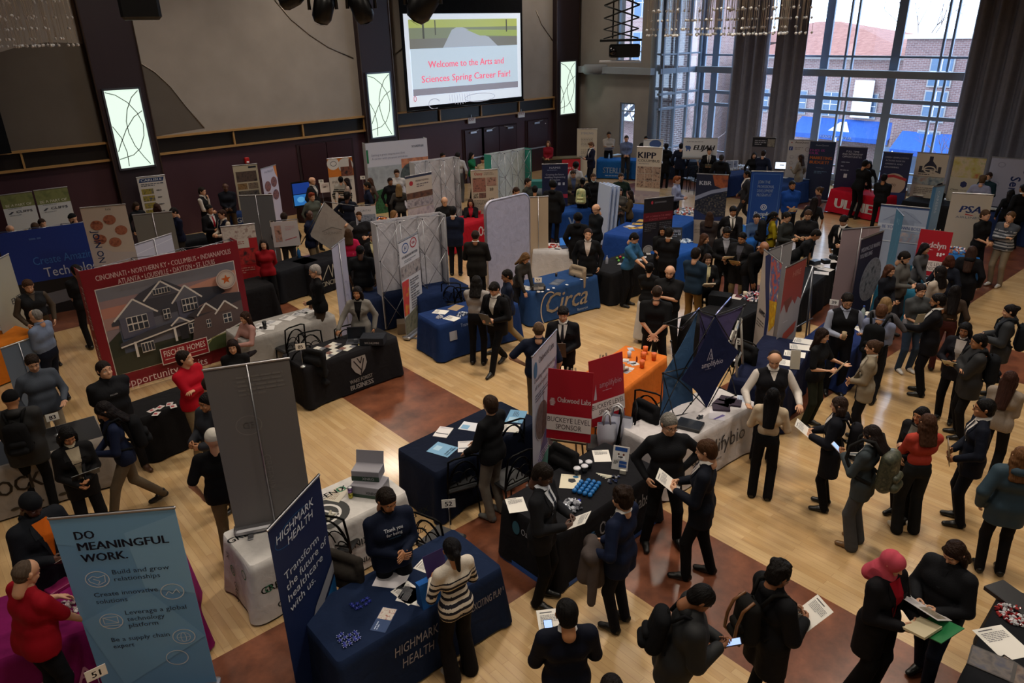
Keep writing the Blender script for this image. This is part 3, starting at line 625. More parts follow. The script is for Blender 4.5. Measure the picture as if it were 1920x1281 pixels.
# pilasters with glowing panels
pil=mat('2a1c22','wall',rough=.5)
for i,(xa,xb) in enumerate(((5.45,6.75),(13.9,15.2),(23.4,24.75))):
    mb=MB(); mb.box(((xa+xb)/2,YW-.1,ZC/2),(xb-xa,.3,ZC),pil)
    for x in(xa,xb): mb.box((x,YW-.26,ZC/2),(.035,.03,ZC),mat('6a5a50','metal'))
    struct(mb,'trim_%d'%(i+4))
    xc=(xa+xb)/2-.02; t=empty('wall_light_panel',(xc,YW-.27,3.37),0,['glowing frosted wall light panel on the pilaster nearest the left edge of the hall','glowing frosted wall light panel on the pilaster just left of the projection screen','glowing frosted wall light panel on the pilaster right of the projection screen'][i],'wall light','curved-line wall light panels')
    mb=MB(); w,h=.97,2.2
    for s in(-1,1): mb.box((s*w/2,0,0),(.05,.08,h+.05),mat('8c94a0','metal')); mb.box((0,0,s*h/2),(w,.08,.05),mat('8c94a0','metal'))
    mb.build('frame',t)
    mb=MB(); mb.box((0,.01,0),(w-.05,.03,h-.05),mat('dcf0e0','emit',e=1.05)); mb.build('diffuser',t)
    mb=MB(); dm=mat('55504a','metal')
    A=lambda cx,cz,r,a0,a1: mb.tube([(cx+r*math.cos(math.radians(a)),-.016,cz+r*math.sin(math.radians(a))) for a in np.linspace(a0,a1,24)],.011,dm,5)
    def AC(pts): mb.tube([((u-.5)*(w-.06),-.016,(.5-v)*(h-.06)) for u,v in pts],.011,dm,5)
    AC([(.02,.02),(.3,.06),(.6,.16),(.82,.3),(.93,.45),(.88,.6),(.7,.76),(.45,.84),(.02,.88)]); AC([(.97,.02),(.75,.1),(.55,.25),(.45,.4),(.45,.55),(.55,.72),(.75,.88),(.9,.98)])
    AC([(.98,.28),(.7,.35),(.4,.5),(.15,.68),(.03,.78)]); AC([(.02,.45),(.2,.6),(.28,.8),(.25,.98)]); mb.build('scrollwork',t)
# doors in the left wall
def door(n,xc,w,h,dbl=True,closer=True):
    mb=MB(); mb.box((xc,YW-.04,h/2),(w+.16,.05,h+.08),mat('2a161c','wall')); d=struct(mb,'door_%d'%n); k=2 if dbl else 1
    for i in range(k):
        x=xc-w/2+w*(i+.5)/k; mb=MB(); mb.box((x,YW-.09,h/2),(w/k-.03,.05,h),mat('33191f','wood')); l=mb.build('door_leaf',d)
        if closer:
            s=1 if i==0 else -1
            mb=MB(); mb.box((x-s*.1,YW-.15,h-.1),(.3,.07,.07),mat('b9b9bd','metal')); mb.tube([(x-s*.1,YW-.16,h-.07),(x+s*.25,YW-.18,h-.0)],.015,mat('b9b9bd','metal'),6); mb.build('door_closer',l)
            mb=MB(); mb.box((x,YW-.14,1.0),(w/k*.8,.05,.05),mat('c4c4c8','metal')); mb.build('push_bar',l)
door(1,18.9,1.0,2.1,False); door(2,20.2,1.9,2.1); door(3,12.3,2.0,2.3,True,False); door(4,22.4,1.2,2.15,False)
# grey wall beside the windows, with two narrow windows
def wallx(X,y0,y1,z0,z1,holes,m,name,th=.3):
    mb=MB(); ys=sorted({y0,y1}|{h[0] for h in holes}|{h[1] for h in holes}); zs=sorted({z0,z1}|{h[2] for h in holes}|{h[3] for h in holes})
    for a,b_ in zip(ys,ys[1:]):
        for c,d in zip(zs,zs[1:]):
            if any(h[0]<=a and b_<=h[1] and h[2]<=c and d<=h[3] for h in holes): continue
            mb.box((X+th/2,(a+b_)/2,(c+d)/2),(th,b_-a,d-c),m)
    return struct(mb,name)
wa,wb_=onx(1163,192,XG),onx(1187,275,XG); ua,ub=onx(1159,12,XG),onx(1202,118,XG)
holes=[(wb_.y,wa.y,wb_.z,wa.z),(ub.y,ua.y,ub.z,6.9)]
YC=19.75
wallx(XG,YC,YW,0,ZC,holes,mat('9a938c','wall'),'wall_back')
frm=mat('94a4b8','plastic',rough=.5); gl=glassmat()
def winx(n,X,y0,y1,z0,z1,my=(),mz=(),fw=.06,dp=.09,th=None):
    mb=MB(); dx=X
    for y in [y0+fw/2,y1-fw/2]: mb.box((dx,y,(z0+z1)/2),(dp,fw,z1-z0),frm)
    for z in [z0+fw/2,z1-fw/2]: mb.box((dx,(y0+y1)/2,z),(dp,y1-y0-2*fw,fw),frm)
    for y,w in my: mb.box((dx,y,(z0+z1)/2),(dp,w,z1-z0-2*fw),frm)
    for z,w in mz: mb.box((dx-.01,(y0+y1)/2,z),(dp,y1-y0-2*fw,w),frm)
    o=struct(mb,'window_%d'%n); mb=MB(); mb.box((X+.02,(y0+y1)/2,(z0+z1)/2),(.012,y1-y0-.02,z1-z0-.02),gl); mb.build('glass_pane',o); return o
winx(1,XG+.1,*holes[0],mz=[(onx(1180,209,XG).z,.05)]); winx(2,XG+.1,*holes[1],my=[((holes[1][0]+holes[1][1])/2,.04)],mz=[(onx(1180,97,XG).z,.05)])
# glazed return and the main window wall
mb=MB(); fz=[.25,1.0,2.62,3.2,4.05,4.75,ZC]
for x in (XG+.35,XG+1.25,XG+2.1,XW-.1): mb.box((x,YC-.1,ZC/2),(.09 if x<XW-.2 else .2,.12,ZC),frm)
for z,w in((.12,.24),(1.0,.05),(2.62,.09),(3.2,.09),(4.08,.2),(4.72,.06),(ZC-.5,1)): mb.box(((XG+XW)/2+.1,YC-.1,z),(XW-XG-.2,.1,w),frm)
o=struct(mb,'window_3'); mb=MB(); mb.box(((XG+XW)/2,YC-.08,ZC/2),(XW-XG,.012,ZC-.3),gl); mb.build('glass_pane',o)
yp1=onx(1319,136,XW).y; 
pils=[yp1, onx(1555,50,XW).y, onx(1689,50,XW).y]; pils=[18.9,14.15,11.6]
YE=7.5
mul=[(y,.07) for y in (18.1,onx(1594,50,XW).y,onx(1608,50,XW).y,onx(1776,50,XW).y,onx(1793,50,XW).y)]+[(y,.3) for y in (18.95,16.7,14.2,11.65,9.1,6.5)]
winx(4,XW,YE,YC-.1,.2,ZC-.2,my=mul,mz=[(.72,.06),(2.66,.13),(3.16,.13),(4.62,.07)],fw=.2)
mb=MB(); mb.box((XW-.05,(YE+YC)/2,.1),(.35,YC-YE,.2),mat('6a7078','wall')); 
mb.box((XW-.28,(YE+YC)/2,4.06),(.34,YC-YE,.24),mat('9aa2aa','wall')); mb.box((XG-.12,(YC+YW)/2,4.1),(.3,YW-YC,.26),mat('9aa2aa','wall'))
mb.lathe([(.0,-.17),(.55,-.17),(.62,-.1),(.62,.15),(.55,.22),(0,.22)],mat('8e9298','wall'),24,(XG+.02,22.9,4.1)); struct(mb,'trim_7')
mb=MB(); mb.tube([(XG+.05,YC+.12,0),(XG+.05,YC+.12,ZC)],.13,mat('8f979e','wall'),16); struct(mb,'trim_8')
mb=MB(); mb.box((XG+1.3,YW+.15,ZC/2),(3.5,.3,ZC),mat('6f6a66','wall')); struct(mb,'wall_left_end')
mb=MB(); mb.box(((X0+XW)/2,Y0-.1,ZC/2),(XW-X0,.2,ZC),mat('4a4038','wall')); struct(mb,'wall_right')
mb=MB(); mb.box((X0-.1,(Y0+YW)/2,ZC/2),(.2,YW-Y0,ZC),mat('4a4038','wall')); struct(mb,'wall_near')
mb=MB(); mb.box((XW+.05,(Y0+YE)/2,ZC/2),(.3,YE-Y0,ZC),mat('4a4038','wall')); struct(mb,'wall_far_end')
# curtains
def curtain(y0,y1,X,label,z0=.12,z1=9.9,amp=.12,lam=.42,col='94929c'):
    n=int((y1-y0)/.035); zs=[z0,1,2.5,4,6,8,z1]; vs=[];fs=[]; rr=random.Random(int(y0*10))
    ph=[rr.uniform(0,6) for _ in range(4)]
    for k,z in enumerate(zs):
        for i in range(n+1):
            y=y0+(y1-y0)*i/n; u=y*2*pi/lam; d=amp*(math.sin(u+.6*math.sin(y*2.2+ph[0]))+.3*math.sin(2.3*u+ph[1]+z*.15))*(1-.03*k)
            vs.append((X+d,y,z))
    for k in range(len(zs)-1):
        for i in range(n): a=k*(n+1)+i; fs.append((a,a+1,a+n+2,a+n+1))
    mb=MB(); mb.add(vs,fs,mat(col,'cloth'),None,True); o=mb.build('curtain'); 
    s=o.modifiers.new('s','SOLIDIFY'); s.thickness=.01; tag(o,label,'curtain','tall dark window curtains'); return o
curtain(16.15,17.75,XW-.65,'tall dark grey drape between the left bay window and the thin light gap')
curtain(14.6,15.85,XW-.65,'tall dark grey drape just left of the wide central window')
curtain(4.2,9.05,XW-.85,'broad dark pleated drape right of the wide central window, behind the last banners',amp=.16,lam=.5,col='82828e')
curtain(-1.5,4.1,XW-.85,'dark pleated drape beyond the broad one at the right edge of the hall',amp=.16,lam=.5,col='82828e')
# portals so daylight enters through the glass
for n,(yc,w) in enumerate(((12.1,5.2),(18.6,2.4))): lamp('window_daylight_portal',(XW+.3,yc,5),w,1,(1,1,1),rot=(0,pi/2,0),sy=None,portal=True); l=bpy.data.lights[-1]
for o in SC.objects:
    if o.name.startswith('window_daylight'): o.data.shape='RECTANGLE'; o.data.size=9.4; o.data.size_y=5.2 if o.location.y<15 else 2.6
# projection screen
a,b_,c,d=(ony(756,23,YW-.45),ony(975,27,YW-.45),ony(767,200,YW-.45),ony(978,182,YW-.45)); sx0,sx1=(a.x+c.x)/2,(b_.x+d.x)/2; sz0,sz1=(c.z+d.z)/2,(a.z+b_.z)/2
W_=sx1-sx0; t=empty('projection_screen',((sx0+sx1)/2,YW-.45,sz1),0,'large white projection screen reading Welcome to the Arts and Sciences Spring Career Fair','projection screen')
hgt=(sz1-sz0)/W_
mb=MB(); mb.box((0,.02,-hgt*W_/2+.4),(W_+.24,.02,hgt*W_+1.1),mat('0c0c0e','cloth')); mb.tube([(-W_/2-.12,.0,-hgt*W_-.15),(W_/2+.12,.0,-hgt*W_-.15)],.035,mat('202226','metal'),8); mb.build('screen_border',t)
E_=lambda c,e=.62: mat(c,'screen',e=e)
mb=MB(); decorate(mb,[('r',0,0,1,hgt,E_('dfe8f2')),('r',.035,.035,.965,.21,E_('7d8468')),('r',.035,.035,.965,.085,E_('aab45c')),('r',.035,.15,.965,.21,E_('76756c')),('p',[(.3,.21),(.38,.10),(.42,.085),(.47,.085),(.7,.15),(.78,.21)],E_('a8b0ba')),
 ('p',[(.5,.10),(.965,.11),(.965,.15),(.62,.14)],E_('98a85a')),('r',.14,.04,.155,.15,E_('4b4a3c')),('r',.24,.04,.248,.13,E_('4b4a3c')),('r',.86,.04,.87,.12,E_('4b4a3c')),('r',.035,.21,.965,.5,E_('c4d6e4')),
 ('t','Welcome to the Arts and',.5,.33,.045,E_('cf6f86'),{'b':.02,'w':.66}),('t','Sciences Spring Career Fair!',.5,.42,.045,E_('cf6f86'),{'b':.02,'w':.78}),
 ('r',.035,.5,.965,hgt-.11,E_('8a8792'))]+[('l',[(.33+.022*i,.51),(.335+.022*i,.56+.02*math.sin(i*.4))],.004,E_('aaaab6')) for i in range(9)]+
 [('e',.2,.56,.05,.035,E_('a0a0aa'),.005,20,300),('e',.6,.545,.14,.03,E_('a0a0aa'),.005),('e',.045,hgt-.05,.012,.018,E_('b34a5c'),.004)],W_,Matrix.Identity(4)); mb.build('projected_slide',t)
# exit signs and fire strobe
def exit_sign(px,py,Y,label,s=1):
    p=ony(px,py,Y); t=empty('exit_sign',p,0,label,'exit sign'); mb=MB(); mb.box((0,0,0),(.36*s,.06,.22*s),mat('d8d8dc','plastic')); mb.box((0,0,.16*s),(.02,.02,.12*s),mat('b0b0b0','metal')); mb.build('housing',t)
    mb=MB(); decorate(mb,[('t','EXIT',.5,.32,.3,mat('b03848','print'),{'w':.8,'b':.02})],.36*s,Matrix.Translation((0,-.032,.11*s))); mb.build('lettering',t)
exit_sign(884,226,YW-.12,'small white EXIT sign above the double doors'); exit_sign(977,215,YW-.12,'white EXIT sign hanging below the right corner of the screen')
p=ony(463,301,YW-.05); t=empty('fire_alarm_strobe',p,0,'small red fire alarm strobe on plum wall above the beige photo banner','fire alarm'); mb=MB(); mb.box((0,0,0),(.16,.07,.2),mat('b01818','plastic'),bev=.02); mb.build('housing',t); mb=MB(); mb.ball((0,-.05,-.05),(.05,.03,.03),mat('e8e8e8','gloss')); mb.build('lens',t)
p=ony(1021,229,YW-.05); t=empty('fire_alarm_strobe',p,0,'small red fire alarm strobe on the wall left of the third glowing panel','fire alarm'); mb=MB(); mb.box((0,0,0),(.14,.07,.18),mat('b01818','plastic'),bev=.02); mb.build('housing',t); mb=MB(); mb.ball((0,-.05,-.05),(.04,.03,.03),mat('e8e8e8','gloss')); mb.build('lens',t)
# second screen at the far left edge
p=ony(22,287,YW-.3); t=empty('projection_screen',(p.x-2.1,YW-.3,p.z+1.5),0,'lower corner of a second projection screen cut by the left edge','projection screen')
mb=MB(); mb.box((0,0,0),(4.2,.05,3.0),mat('0d0e12','cloth')); mb.build('screen_border',t); mb=MB(); mb.box((-.1,-.04,.06),(3.8,.01,2.64),mat('5d9ad0','screen',e=.6)); mb.build('projected_slide',t)
# ------------------------------------------------------------------ outside: street, shops, cars, trees
_n0=set(SC.objects)
mb=MB(); mb.box((62,14,-.35),(66,120,.1),mat('55585e','wall')); tag(mb.build('street'),'grey asphalt street and pavement outside the tall windows','street',kind='structure')
mb=MB(); mb.box((31,14,-.27),(5,120,.1),mat('b9b9bb','wall')); tag(mb.build('pavement'),'pale concrete pavement just outside the windows','pavement',kind='structure')
brick=None
def brickmat(c1,c2,mo,sc=1.0,ax='y'):
    m=bpy.data.materials.new('brick'); m.use_nodes=True; N=m.node_tree.nodes; L=m.node_tree.links; b=N['Principled BSDF']; tc=N.new('ShaderNodeTexCoord'); sp=N.new('ShaderNodeSeparateXYZ'); cb=N.new('ShaderNodeCombineXYZ'); L.new(tc.outputs['Object'],sp.inputs[0])
    ad=N.new('ShaderNodeMath'); ad.operation='ADD'; L.new(sp.outputs[0],ad.inputs[0]); L.new(sp.outputs[1],ad.inputs[1]); L.new(ad.outputs[0],cb.inputs[0]); L.new(sp.outputs[2],cb.inputs[1])
    br=N.new('ShaderNodeTexBrick'); L.new(cb.outputs[0],br.inputs['Vector']); br.inputs['Scale'].default_value=sc; br.inputs['Brick Width'].default_value=.3; br.inputs['Row Height'].default_value=.1; br.inputs['Mortar Size'].default_value=.012
    for k,c in zip(('Color1','Color2','Mortar'),(c1,c2,mo)): br.inputs[k].default_value=(*lin(c),1)
    L.new(br.outputs[0],b.inputs['Base Color']); b.inputs['Roughness'].default_value=.9; return m
BR=brickmat('94746e','80625e','a89c98'); BR2=brickmat('846460','725452','988c88')
def window_part(par,X,y,z,w,h,gm=None):
    mb=MB(); mb.box((X-.03,y,z),(.12,w+.16,h+.16),mat('9a9694','plastic')); f=mb.build('window',par); mb=MB(); mb.box((X-.1,y,z),(.02,w,h),gm or mat('4a6480','gloss')); mb.box((X-.115,y,z),(.02,.05,h),mat('e6e2de','plastic')); mb.box((X-.115,y,z),(.02,w,.05),mat('e6e2de','plastic')); mb.build('pane',f)
def bldg(label,X,y0,y1,h,m,wins=(),dep=9,roof=None,name='building'):
    t=empty(name,(0,0,0),0,label,'building'); mb=MB(); mb.box((X+dep/2,(y0+y1)/2,h/2-.3),(dep,y1-y0,h),m); mb.box((X+dep/2,(y0+y1)/2,h-.25),(dep+.3,y1-y0+.3,.25),mat('c9c4be','wall')); mb.build('wall',t)
    for w in wins: window_part(t,X,*w)
    if roof:
        e=.7; mb=MB(); zz=h-.2; r=roof
        vs=[(X-e,y0-e,zz),(X+dep+e,y0-e,zz),(X+dep+e,y1+e,zz),(X-e,y1+e,zz),(X+dep*.4,y0+(y1-y0)*.42,zz+r),(X+dep*.4,y0+(y1-y0)*.58,zz+r)]
        mb.add(vs,[(0,1,4),(1,2,5,4),(2,3,5),(3,0,4,5),(3,2,1,0)],brickmat('a07062','8c5c50','6a4238',1.6)); mb.build('tiled_roof',t)
    return t
b1=bldg('brick corner building with red tiled hip roof in the left half of the central window',52,20.5,33,7.9,BR,[(23,4.6,1.3,1.5),(25.5,4.6,1.3,1.5),(28,4.6,1.3,1.5),(31,4.6,1.3,1.5)],roof=1.7)
b4=bldg('taller brick wing with a second red tiled roof behind the corner building',62,27,40,8.6,BR2,[(29,7.4,1.3,1.3),(33,7.4,1.3,1.3)],roof=1.5)
b2=bldg('flat-roofed brown brick building with pale pipes right of the tiled roofs',50,4,20.3,9.2,BR2,[(18,7.0,1.2,1.6),(14.5,7.0,1.0,1.6),(9,7,1.2,1.6),(18,5.0,1.2,1.7),(15,5.0,1.0,1.7),(12.4,5,1.4,1.7),(9,5,1.2,1.7),(18,2.9,1.2,1.2)])
b3=bldg('long brick building with awnings and many windows seen through the left bay',50,35,62,14.5,BR,[(y,z,1.6,2) for y in range(37,61,4) for z in(5,8.4,11.6)])
b5=bldg('dark slate-roofed house behind the flat brick building',66,2,16,11.6,mat('6d6a74','wall'),[(6,10.4,1,1),(11,10.4,1,1)],roof=1.6)
for k,(yy,zz) in enumerate(((17,9.5),(13.5,9.8),(9.5,9.6),(6,9.9))):
    mb=MB(); mb.box((51.5,yy,zz),(.9,1.1,1.0 if k!=1 else 1.5),mat('d9dde2','plastic')); tag(mb.build('rooftop_vent'),['white box vent on the flat brick roof beside the tiled roofs','tall white vent on the flat brick roof, second from the tiled roofs','white box vent on the flat brick roof, third from the tiled roofs','white box vent at the right end of the flat brick roof'][k],'rooftop vent','vents on the flat roof')
t=empty('downpipe',(0,0,0),0,'broad white vertical duct running down the flat-roofed brick building','duct'); mb=MB(); mb.box((49.7,10.2,6.2),(.4,.9,5.6),mat('cfd6de','plastic')); mb.build('duct',t)
def awning(y0,y1,X,z,label,txt,col='3558a0',st=False):
    t=empty('awning',(0,0,0),0,label,'awning'); mb=MB(); d=1.5
    if st:
        n=int((y1-y0)/.5)
        for i in range(n): a_=y0+(y1-y0)*i/n; b__=y0+(y1-y0)*(i+1)/n; mb.add([(X,a_,z+.9),(X,b__,z+.9),(X-d,b__,z),(X-d,a_,z)],[(0,1,2,3)],mat('e4e6ea' if i%2 else '30343c','cloth'))
    else: mb.add([(X,y0,z+.95),(X,y1,z+.95),(X-d,y1,z),(X-d,y0,z)],[(0,1,2,3)],mat(col,'cloth'))
    mb.box((X-d,(y0+y1)/2,z-.14),(.04,y1-y0,.3),mat(col if not st else 'c8ccd2','cloth')); mb.build('canopy',t)
    if txt:
        mb=MB(); decorate(mb,[('t',s_,x_,.025,.028,'e8ecf4',{'b':.02}) for s_,x_ in txt],y1-y0,Matrix.Translation((X-d-.03,(y0+y1)/2,z))@Matrix.Rotation(-pi/2,4,'Z')); mb.build('lettering',t)
    for y in(y0+.2,(y0+y1)/2,y1-.2): mb=MB(); mb.tube([(X-d,y,-.3),(X-d,y,z-.1)],.05,mat('dfe4ea','metal'),8); mb.build('post',t)
    return t
awning(20.6,27.5,52,2.7,'bright blue shop awning with a white emblem under the tiled roof',[('GOODSIDE HALAL',.5)])
awning(6,19.6,50,2.5,'long bright blue shop awning lettered in white along the brown brick front',[('VOPE',.2),('JUANS BAR',.45),('JUANS',.75)])
awning(36,48,50,3.0,'black and white striped awning on the brick building seen in the left bay',None,st=True)
mb=MB(); mb.add([(50.9,23.4,2.95),(50.9,24.9,2.95),(51.5,24.4,3.5),(51.5,23.95,3.55)],[(0,1,2,3)],mat('e9eef5','cloth')); tag(mb.build('awning_emblem'),'white mountain-shaped emblem on the blue awning under the tiled roof','emblem')
t=empty('shop_front',(0,0,0),0,'glass shop front with dark panes beneath the blue awnings','shop front'); mb=MB(); mb.box((49.9,13,1.1),(.1,15,2.6),mat('5c6c84','gloss')); mb.build('glazing',t)
for i in range(6): mb=MB(); mb.box((49.8,6+i*2.7,1.1),(.14,.14,2.7),mat('c9d2dc','metal')); mb.build('mullion',t)
p=onx(1617,186,51.7)+Vector((0,0,4.1)); t=empty('street_banner',p,0,'blank white vertical sign board on the brick wall above the blue awning','sign'); mb=MB(); mb.box((0,0,0),(.06,1.3,2.4),mat('eef2fa','plastic')); mb.build('board',t); mb=MB(); mb.tube([(0,-.5,1.2),(1.0,-.5,1.2)],.04,mat('606468','metal'),6); mb.build('bracket',t)
def car(loc,rz,label,col,van=False):
    t=empty('car',loc,rz,label,'car','parked cars outside'); mb=MB(); L_=[(-2.2,.35),(-2.25,.8),(-2.05,1.0),(-1.5,1.06),(-.95,1.45),(.5,1.48),(1.15,1.08),(2.0,.92),(2.25,.7),(2.25,.35)]
    n=len(L_); vs=[]
    for y,k in((-.86,0),(-.9,1),(.9,1),(.86,0)):
        for x,z in L_: vs.append((x,y*(1 if z<1.1 else .82),z))
    fs=[]
    for r in range(3):
        for i in range(n): j=(i+1)%n; fs.append((r*n+i,r*n+j,(r+1)*n+j,(r+1)*n+i))
    fs+=[tuple(range(n-1,-1,-1)),tuple(range(3*n,4*n))]; mb.add(vs,fs,mat(col,'gloss')); mb.build('body',t)
    mb=MB()
    for s in(-1,1): mb.add([(-1.35,s*.84,1.08),(-.9,s*.77,1.38),(.45,s*.77,1.4),(.98,s*.84,1.1)],[(0,1,2,3)],mat('1c2a38','gloss'))
    mb.add([(.58,-.68,1.45),(.58,.68,1.45),(1.2,.76,1.1),(1.2,-.76,1.1)],[(0,1,2,3)],mat('1c2a38','gloss')); mb.add([(-1.02,-.68,1.44),(-1.02,.68,1.44),(-1.56,.76,1.08),(-1.56,-.76,1.08)],[(3,2,1,0)],mat('1c2a38','gloss')); mb.build('window_glass',t)
    for x in(-1.4,1.4):
        for s in(-1,1): mb=MB(); mb.lathe([(0,-.1),(.2,-.11),(.33,-.1),(.35,0),(.33,.1),(.2,.11),(0,.1)],mat('16181a','plastic'),18,M=Matrix.Translation((x,s*.85,.34))@Matrix.Rotation(pi/2,4,'X')); mb.lathe([(0,-.115),(.2,-.118)],mat('a8acb0','metal'),12,M=Matrix.Translation((x,s*.85,.34))@Matrix.Rotation(pi/2*s,4,'X')); mb.build('wheel',t)
    for s in(-1,1): mb=MB(); mb.box((2.22,s*.6,.72),(.08,.34,.14),mat('e8eef4','gloss')); mb.build('headlight',t)
car((36.5,12.6,-.3),pi/2,'silver saloon car parked outside behind the flask-logo banner','b8c2cc'); car((37,19.7,-.3),pi/2,'white car outside seen beside the grey pillar left of the navy opportunities banner','e4e8ee'); car((38,28.5,-.3),pi/2,'white car outside seen above the elephant banner','eceff2'); car((33.5,32.5,-.3),pi/2,'white car outside seen through the narrow window in the grey wall','e6e8ea')
def bare_tree(x,y,h,label,seed):
    rr=random.Random(seed); t=empty('bare_tree',(x,y,-.3),0,label,'tree','leafless street trees'); tr=MB(); br_=MB(); bark=mat('6b5c58','wall')
    tr.tube([(0,0,0),(.05,.1,h*.3),(-.05,.0,h*.45)],[.13,.1,.08],bark,7); tr.build('trunk',t)
    def grow(p,d,L,r,dep):
        q=p+d*L; br_.tube([p,(p+q)/2+Vector((rr.uniform(-.1,.1),rr.uniform(-.1,.1),.05))*L*.4,q],[r,r*.8,r*.6],bark,5 if dep<2 else 3,cap=False)
        if dep<4:
            for _ in range(3 if dep<3 else 2): d2=(d+Vector((rr.uniform(-.8,.8),rr.uniform(-.8,.8),rr.uniform(-.1,.7)))).normalized(); grow(q,d2,L*rr.uniform(.6,.8),r*.6,dep+1)
    for k in range(4): a=k*1.6+rr.random(); grow(Vector((-.05,0,h*.42)),Vector((.6*math.cos(a),.6*math.sin(a),.9)).normalized(),h*.2,.06,0)
    br_.build('branches',t)
for i,(x,y,h) in enumerate(((36,11.0,6.5),(75,22,15),(77,30,16.5),(78,14,14.5),(35,24.5,7.0),(36,28.5,8),(79,5,15))):
    bare_tree(x,y,h,['slim leafless tree on the pavement in front of the long blue awning','tall leafless tree behind the tiled roofs, above the right tiled roof','tall leafless tree rising behind the second tiled roof','tall leafless tree behind the flat brick roof','small leafless tree outside the left bay nearest the curtain','small leafless tree outside the left bay beside the brick pier','tall leafless tree behind the slate-roofed house'][i],i+3)
for o in list(SC.objects):
    if o not in _n0 and o.parent is None: o.location.z-=4.1
mb=MB(); mb.box((29.3,22.2,3),(1.0,1.1,15),brickmat('5e4a48','4a3a3a','8c8684')); tag(mb.build('brick_pier'),'tall dark brick pier just outside the corner of the left bay window','brick pier')
# ------------------------------------------------------------------ furniture and exhibition stands
ZT=.745
MAT4=lambda loc,rz: Matrix.Translation(loc)@Matrix.Rotation(rz,4,'Z')
def drape(L,D,col,open_back=False,zt=ZT+.012,hem=.03,amp=.014,flare=.045,seed=0):
    rr=random.Random(seed); mb=MB(); m=mat(col,'cloth'); x,y=L/2+.012,D/2+.012; pts=[]; r=.035
    def seg(a,b_,n):
        for i in range(n): t=i/n; pts.append((a[0]+(b_[0]-a[0])*t,a[1]+(b_[1]-a[1])*t))
    cs=[(x-r,-y+r,-90),(x-r,y-r,0),(-x+r,y-r,90),(-x+r,-y+r,180)]
    nx,ny=int(L/.05),int(D/.05); out=[]
    corner=[]
    for k,(cx,cy,a0) in enumerate(cs):
        for i in range(5): a=math.radians(a0+90*i/4); out.append((cx+r*math.cos(a),cy+r*math.sin(a),math.cos(a),math.sin(a),1))
        nc=cs[(k+1)%4]; a=math.radians(a0+90); p=(cx+r*math.cos(a),cy+r*math.sin(a)); q=(nc[0]+r*math.cos(a),nc[1]+r*math.sin(a)); n=ny if k%2==0 else nx
        for i in range(1,n): t=i/n; e=min(t,1-t)*(D if k%2==0 else L); out.append((p[0]+(q[0]-p[0])*t,p[1]+(q[1]-p[1])*t,math.cos(a),math.sin(a),max(0,1-e/.22)))
    N=len(out); ph=[rr.uniform(0,6) for _ in range(3)]; rows=7; vs=[]
    for j in range(rows+1):
        t=j/rows; z=zt*(1-t)+hem*t if j else zt
        for i,(px,py,nx_,ny_,c) in enumerate(out):
            s=i*.05; f=(math.sin(s*9+ph[0])+.6*math.sin(s*17+ph[1]))*amp*t*(1+2.0*c)+flare*t*(1+.9*c)+(.004 if j else 0)
            vs.append((px+nx_*f,py+ny_*f,z))
    fs=[]
    for j in range(rows):
        for i in range(N):
            i2=(i+1)%N
            if open_back and j>=1 and out[i][3]>.9 and out[i2][3]>.9: continue
            fs.append((j*N+i2,j*N+i,(j+1)*N+i,(j+1)*N+i2))
    fs.append(tuple(range(N))); mb.add(vs,fs,m,None,True); mb.sm[-1]=False
    return mb
def folding_table(L,D,loc,rz,label,col='b8b4ac'):
    t=empty('folding_table',loc,rz,label,'table'); mb=MB(); mb.box((0,0,ZT-.02),(L-.02,D-.02,.03),mat(col,'plastic'),bev=.008); mb.build('tabletop',t)
    for sx in(-1,1):
        for sy in(-1,1): mb=MB(); x,y=sx*(L/2-.18),sy*(D/2-.1); mb.tube([(x,y,0),(x,y,ZT-.035)],.014,mat('3a3a3c','metal'),8); mb.tube([(x,y,.12),(x,y-sy*(D/2-.1),.12)],.009,mat('3a3a3c','metal'),6); mb.build('leg',t)
    return t
NT=0
def table(fl,fr,desc,col,D=.76,L=None,ops=None,side=None,opn=False,under=True,amp=.014,flare=.045,z=None,top=None):
    """fl,fr: pixels of the two top corners of the edge nearest the camera; desc: what the cloth looks like"""
    global NT; NT+=1
    z=ZT+.012; A,B=at(*fl,z),at(*fr,z); d=B-A; l0=d.length; u=d/l0; L=L or l0; c=(A+B)/2 if abs(L-l0)<.6 else (A+u*L/2 if L>l0 else (A+B)/2)
    rz=math.atan2(u.y,u.x); n=Vector((-u.y,u.x,0)); c=c+n*D/2; c.z=0
    if under: folding_table(L,D,c,rz,'folding table under the '+' '.join(desc.split()[:11]))
    o=drape(L,D,col,opn,seed=NT,amp=.005 if ops else amp,flare=flare).build('tablecloth',None,c,rz); tag(o,desc,'tablecloth')
    th=-math.atan2(flare,z); Mf=Matrix.Translation((0,-D/2-.028,z))@Matrix.Rotation(th,4,'X')
    if ops: mb=MB(); decorate(mb,ops,L,Mf,.001); mb.build('printed_lettering',o)
    if side: mb=MB(); Ms=Matrix.Rotation(-pi/2,4,'Z')@Matrix.Translation((0,-L/2-.026,z))@Matrix.Rotation(th,4,'X'); decorate(mb,side,D,Ms,.001); mb.build('side_print',o)
    if top: mb=MB(); decorate(mb,top,L,Matrix.Translation((0,D/2,z+.0015))@Matrix.Rotation(-pi/2,4,'X'),.0006); mb.build('top_print',o)
    return o,MAT4(c,rz),L,D
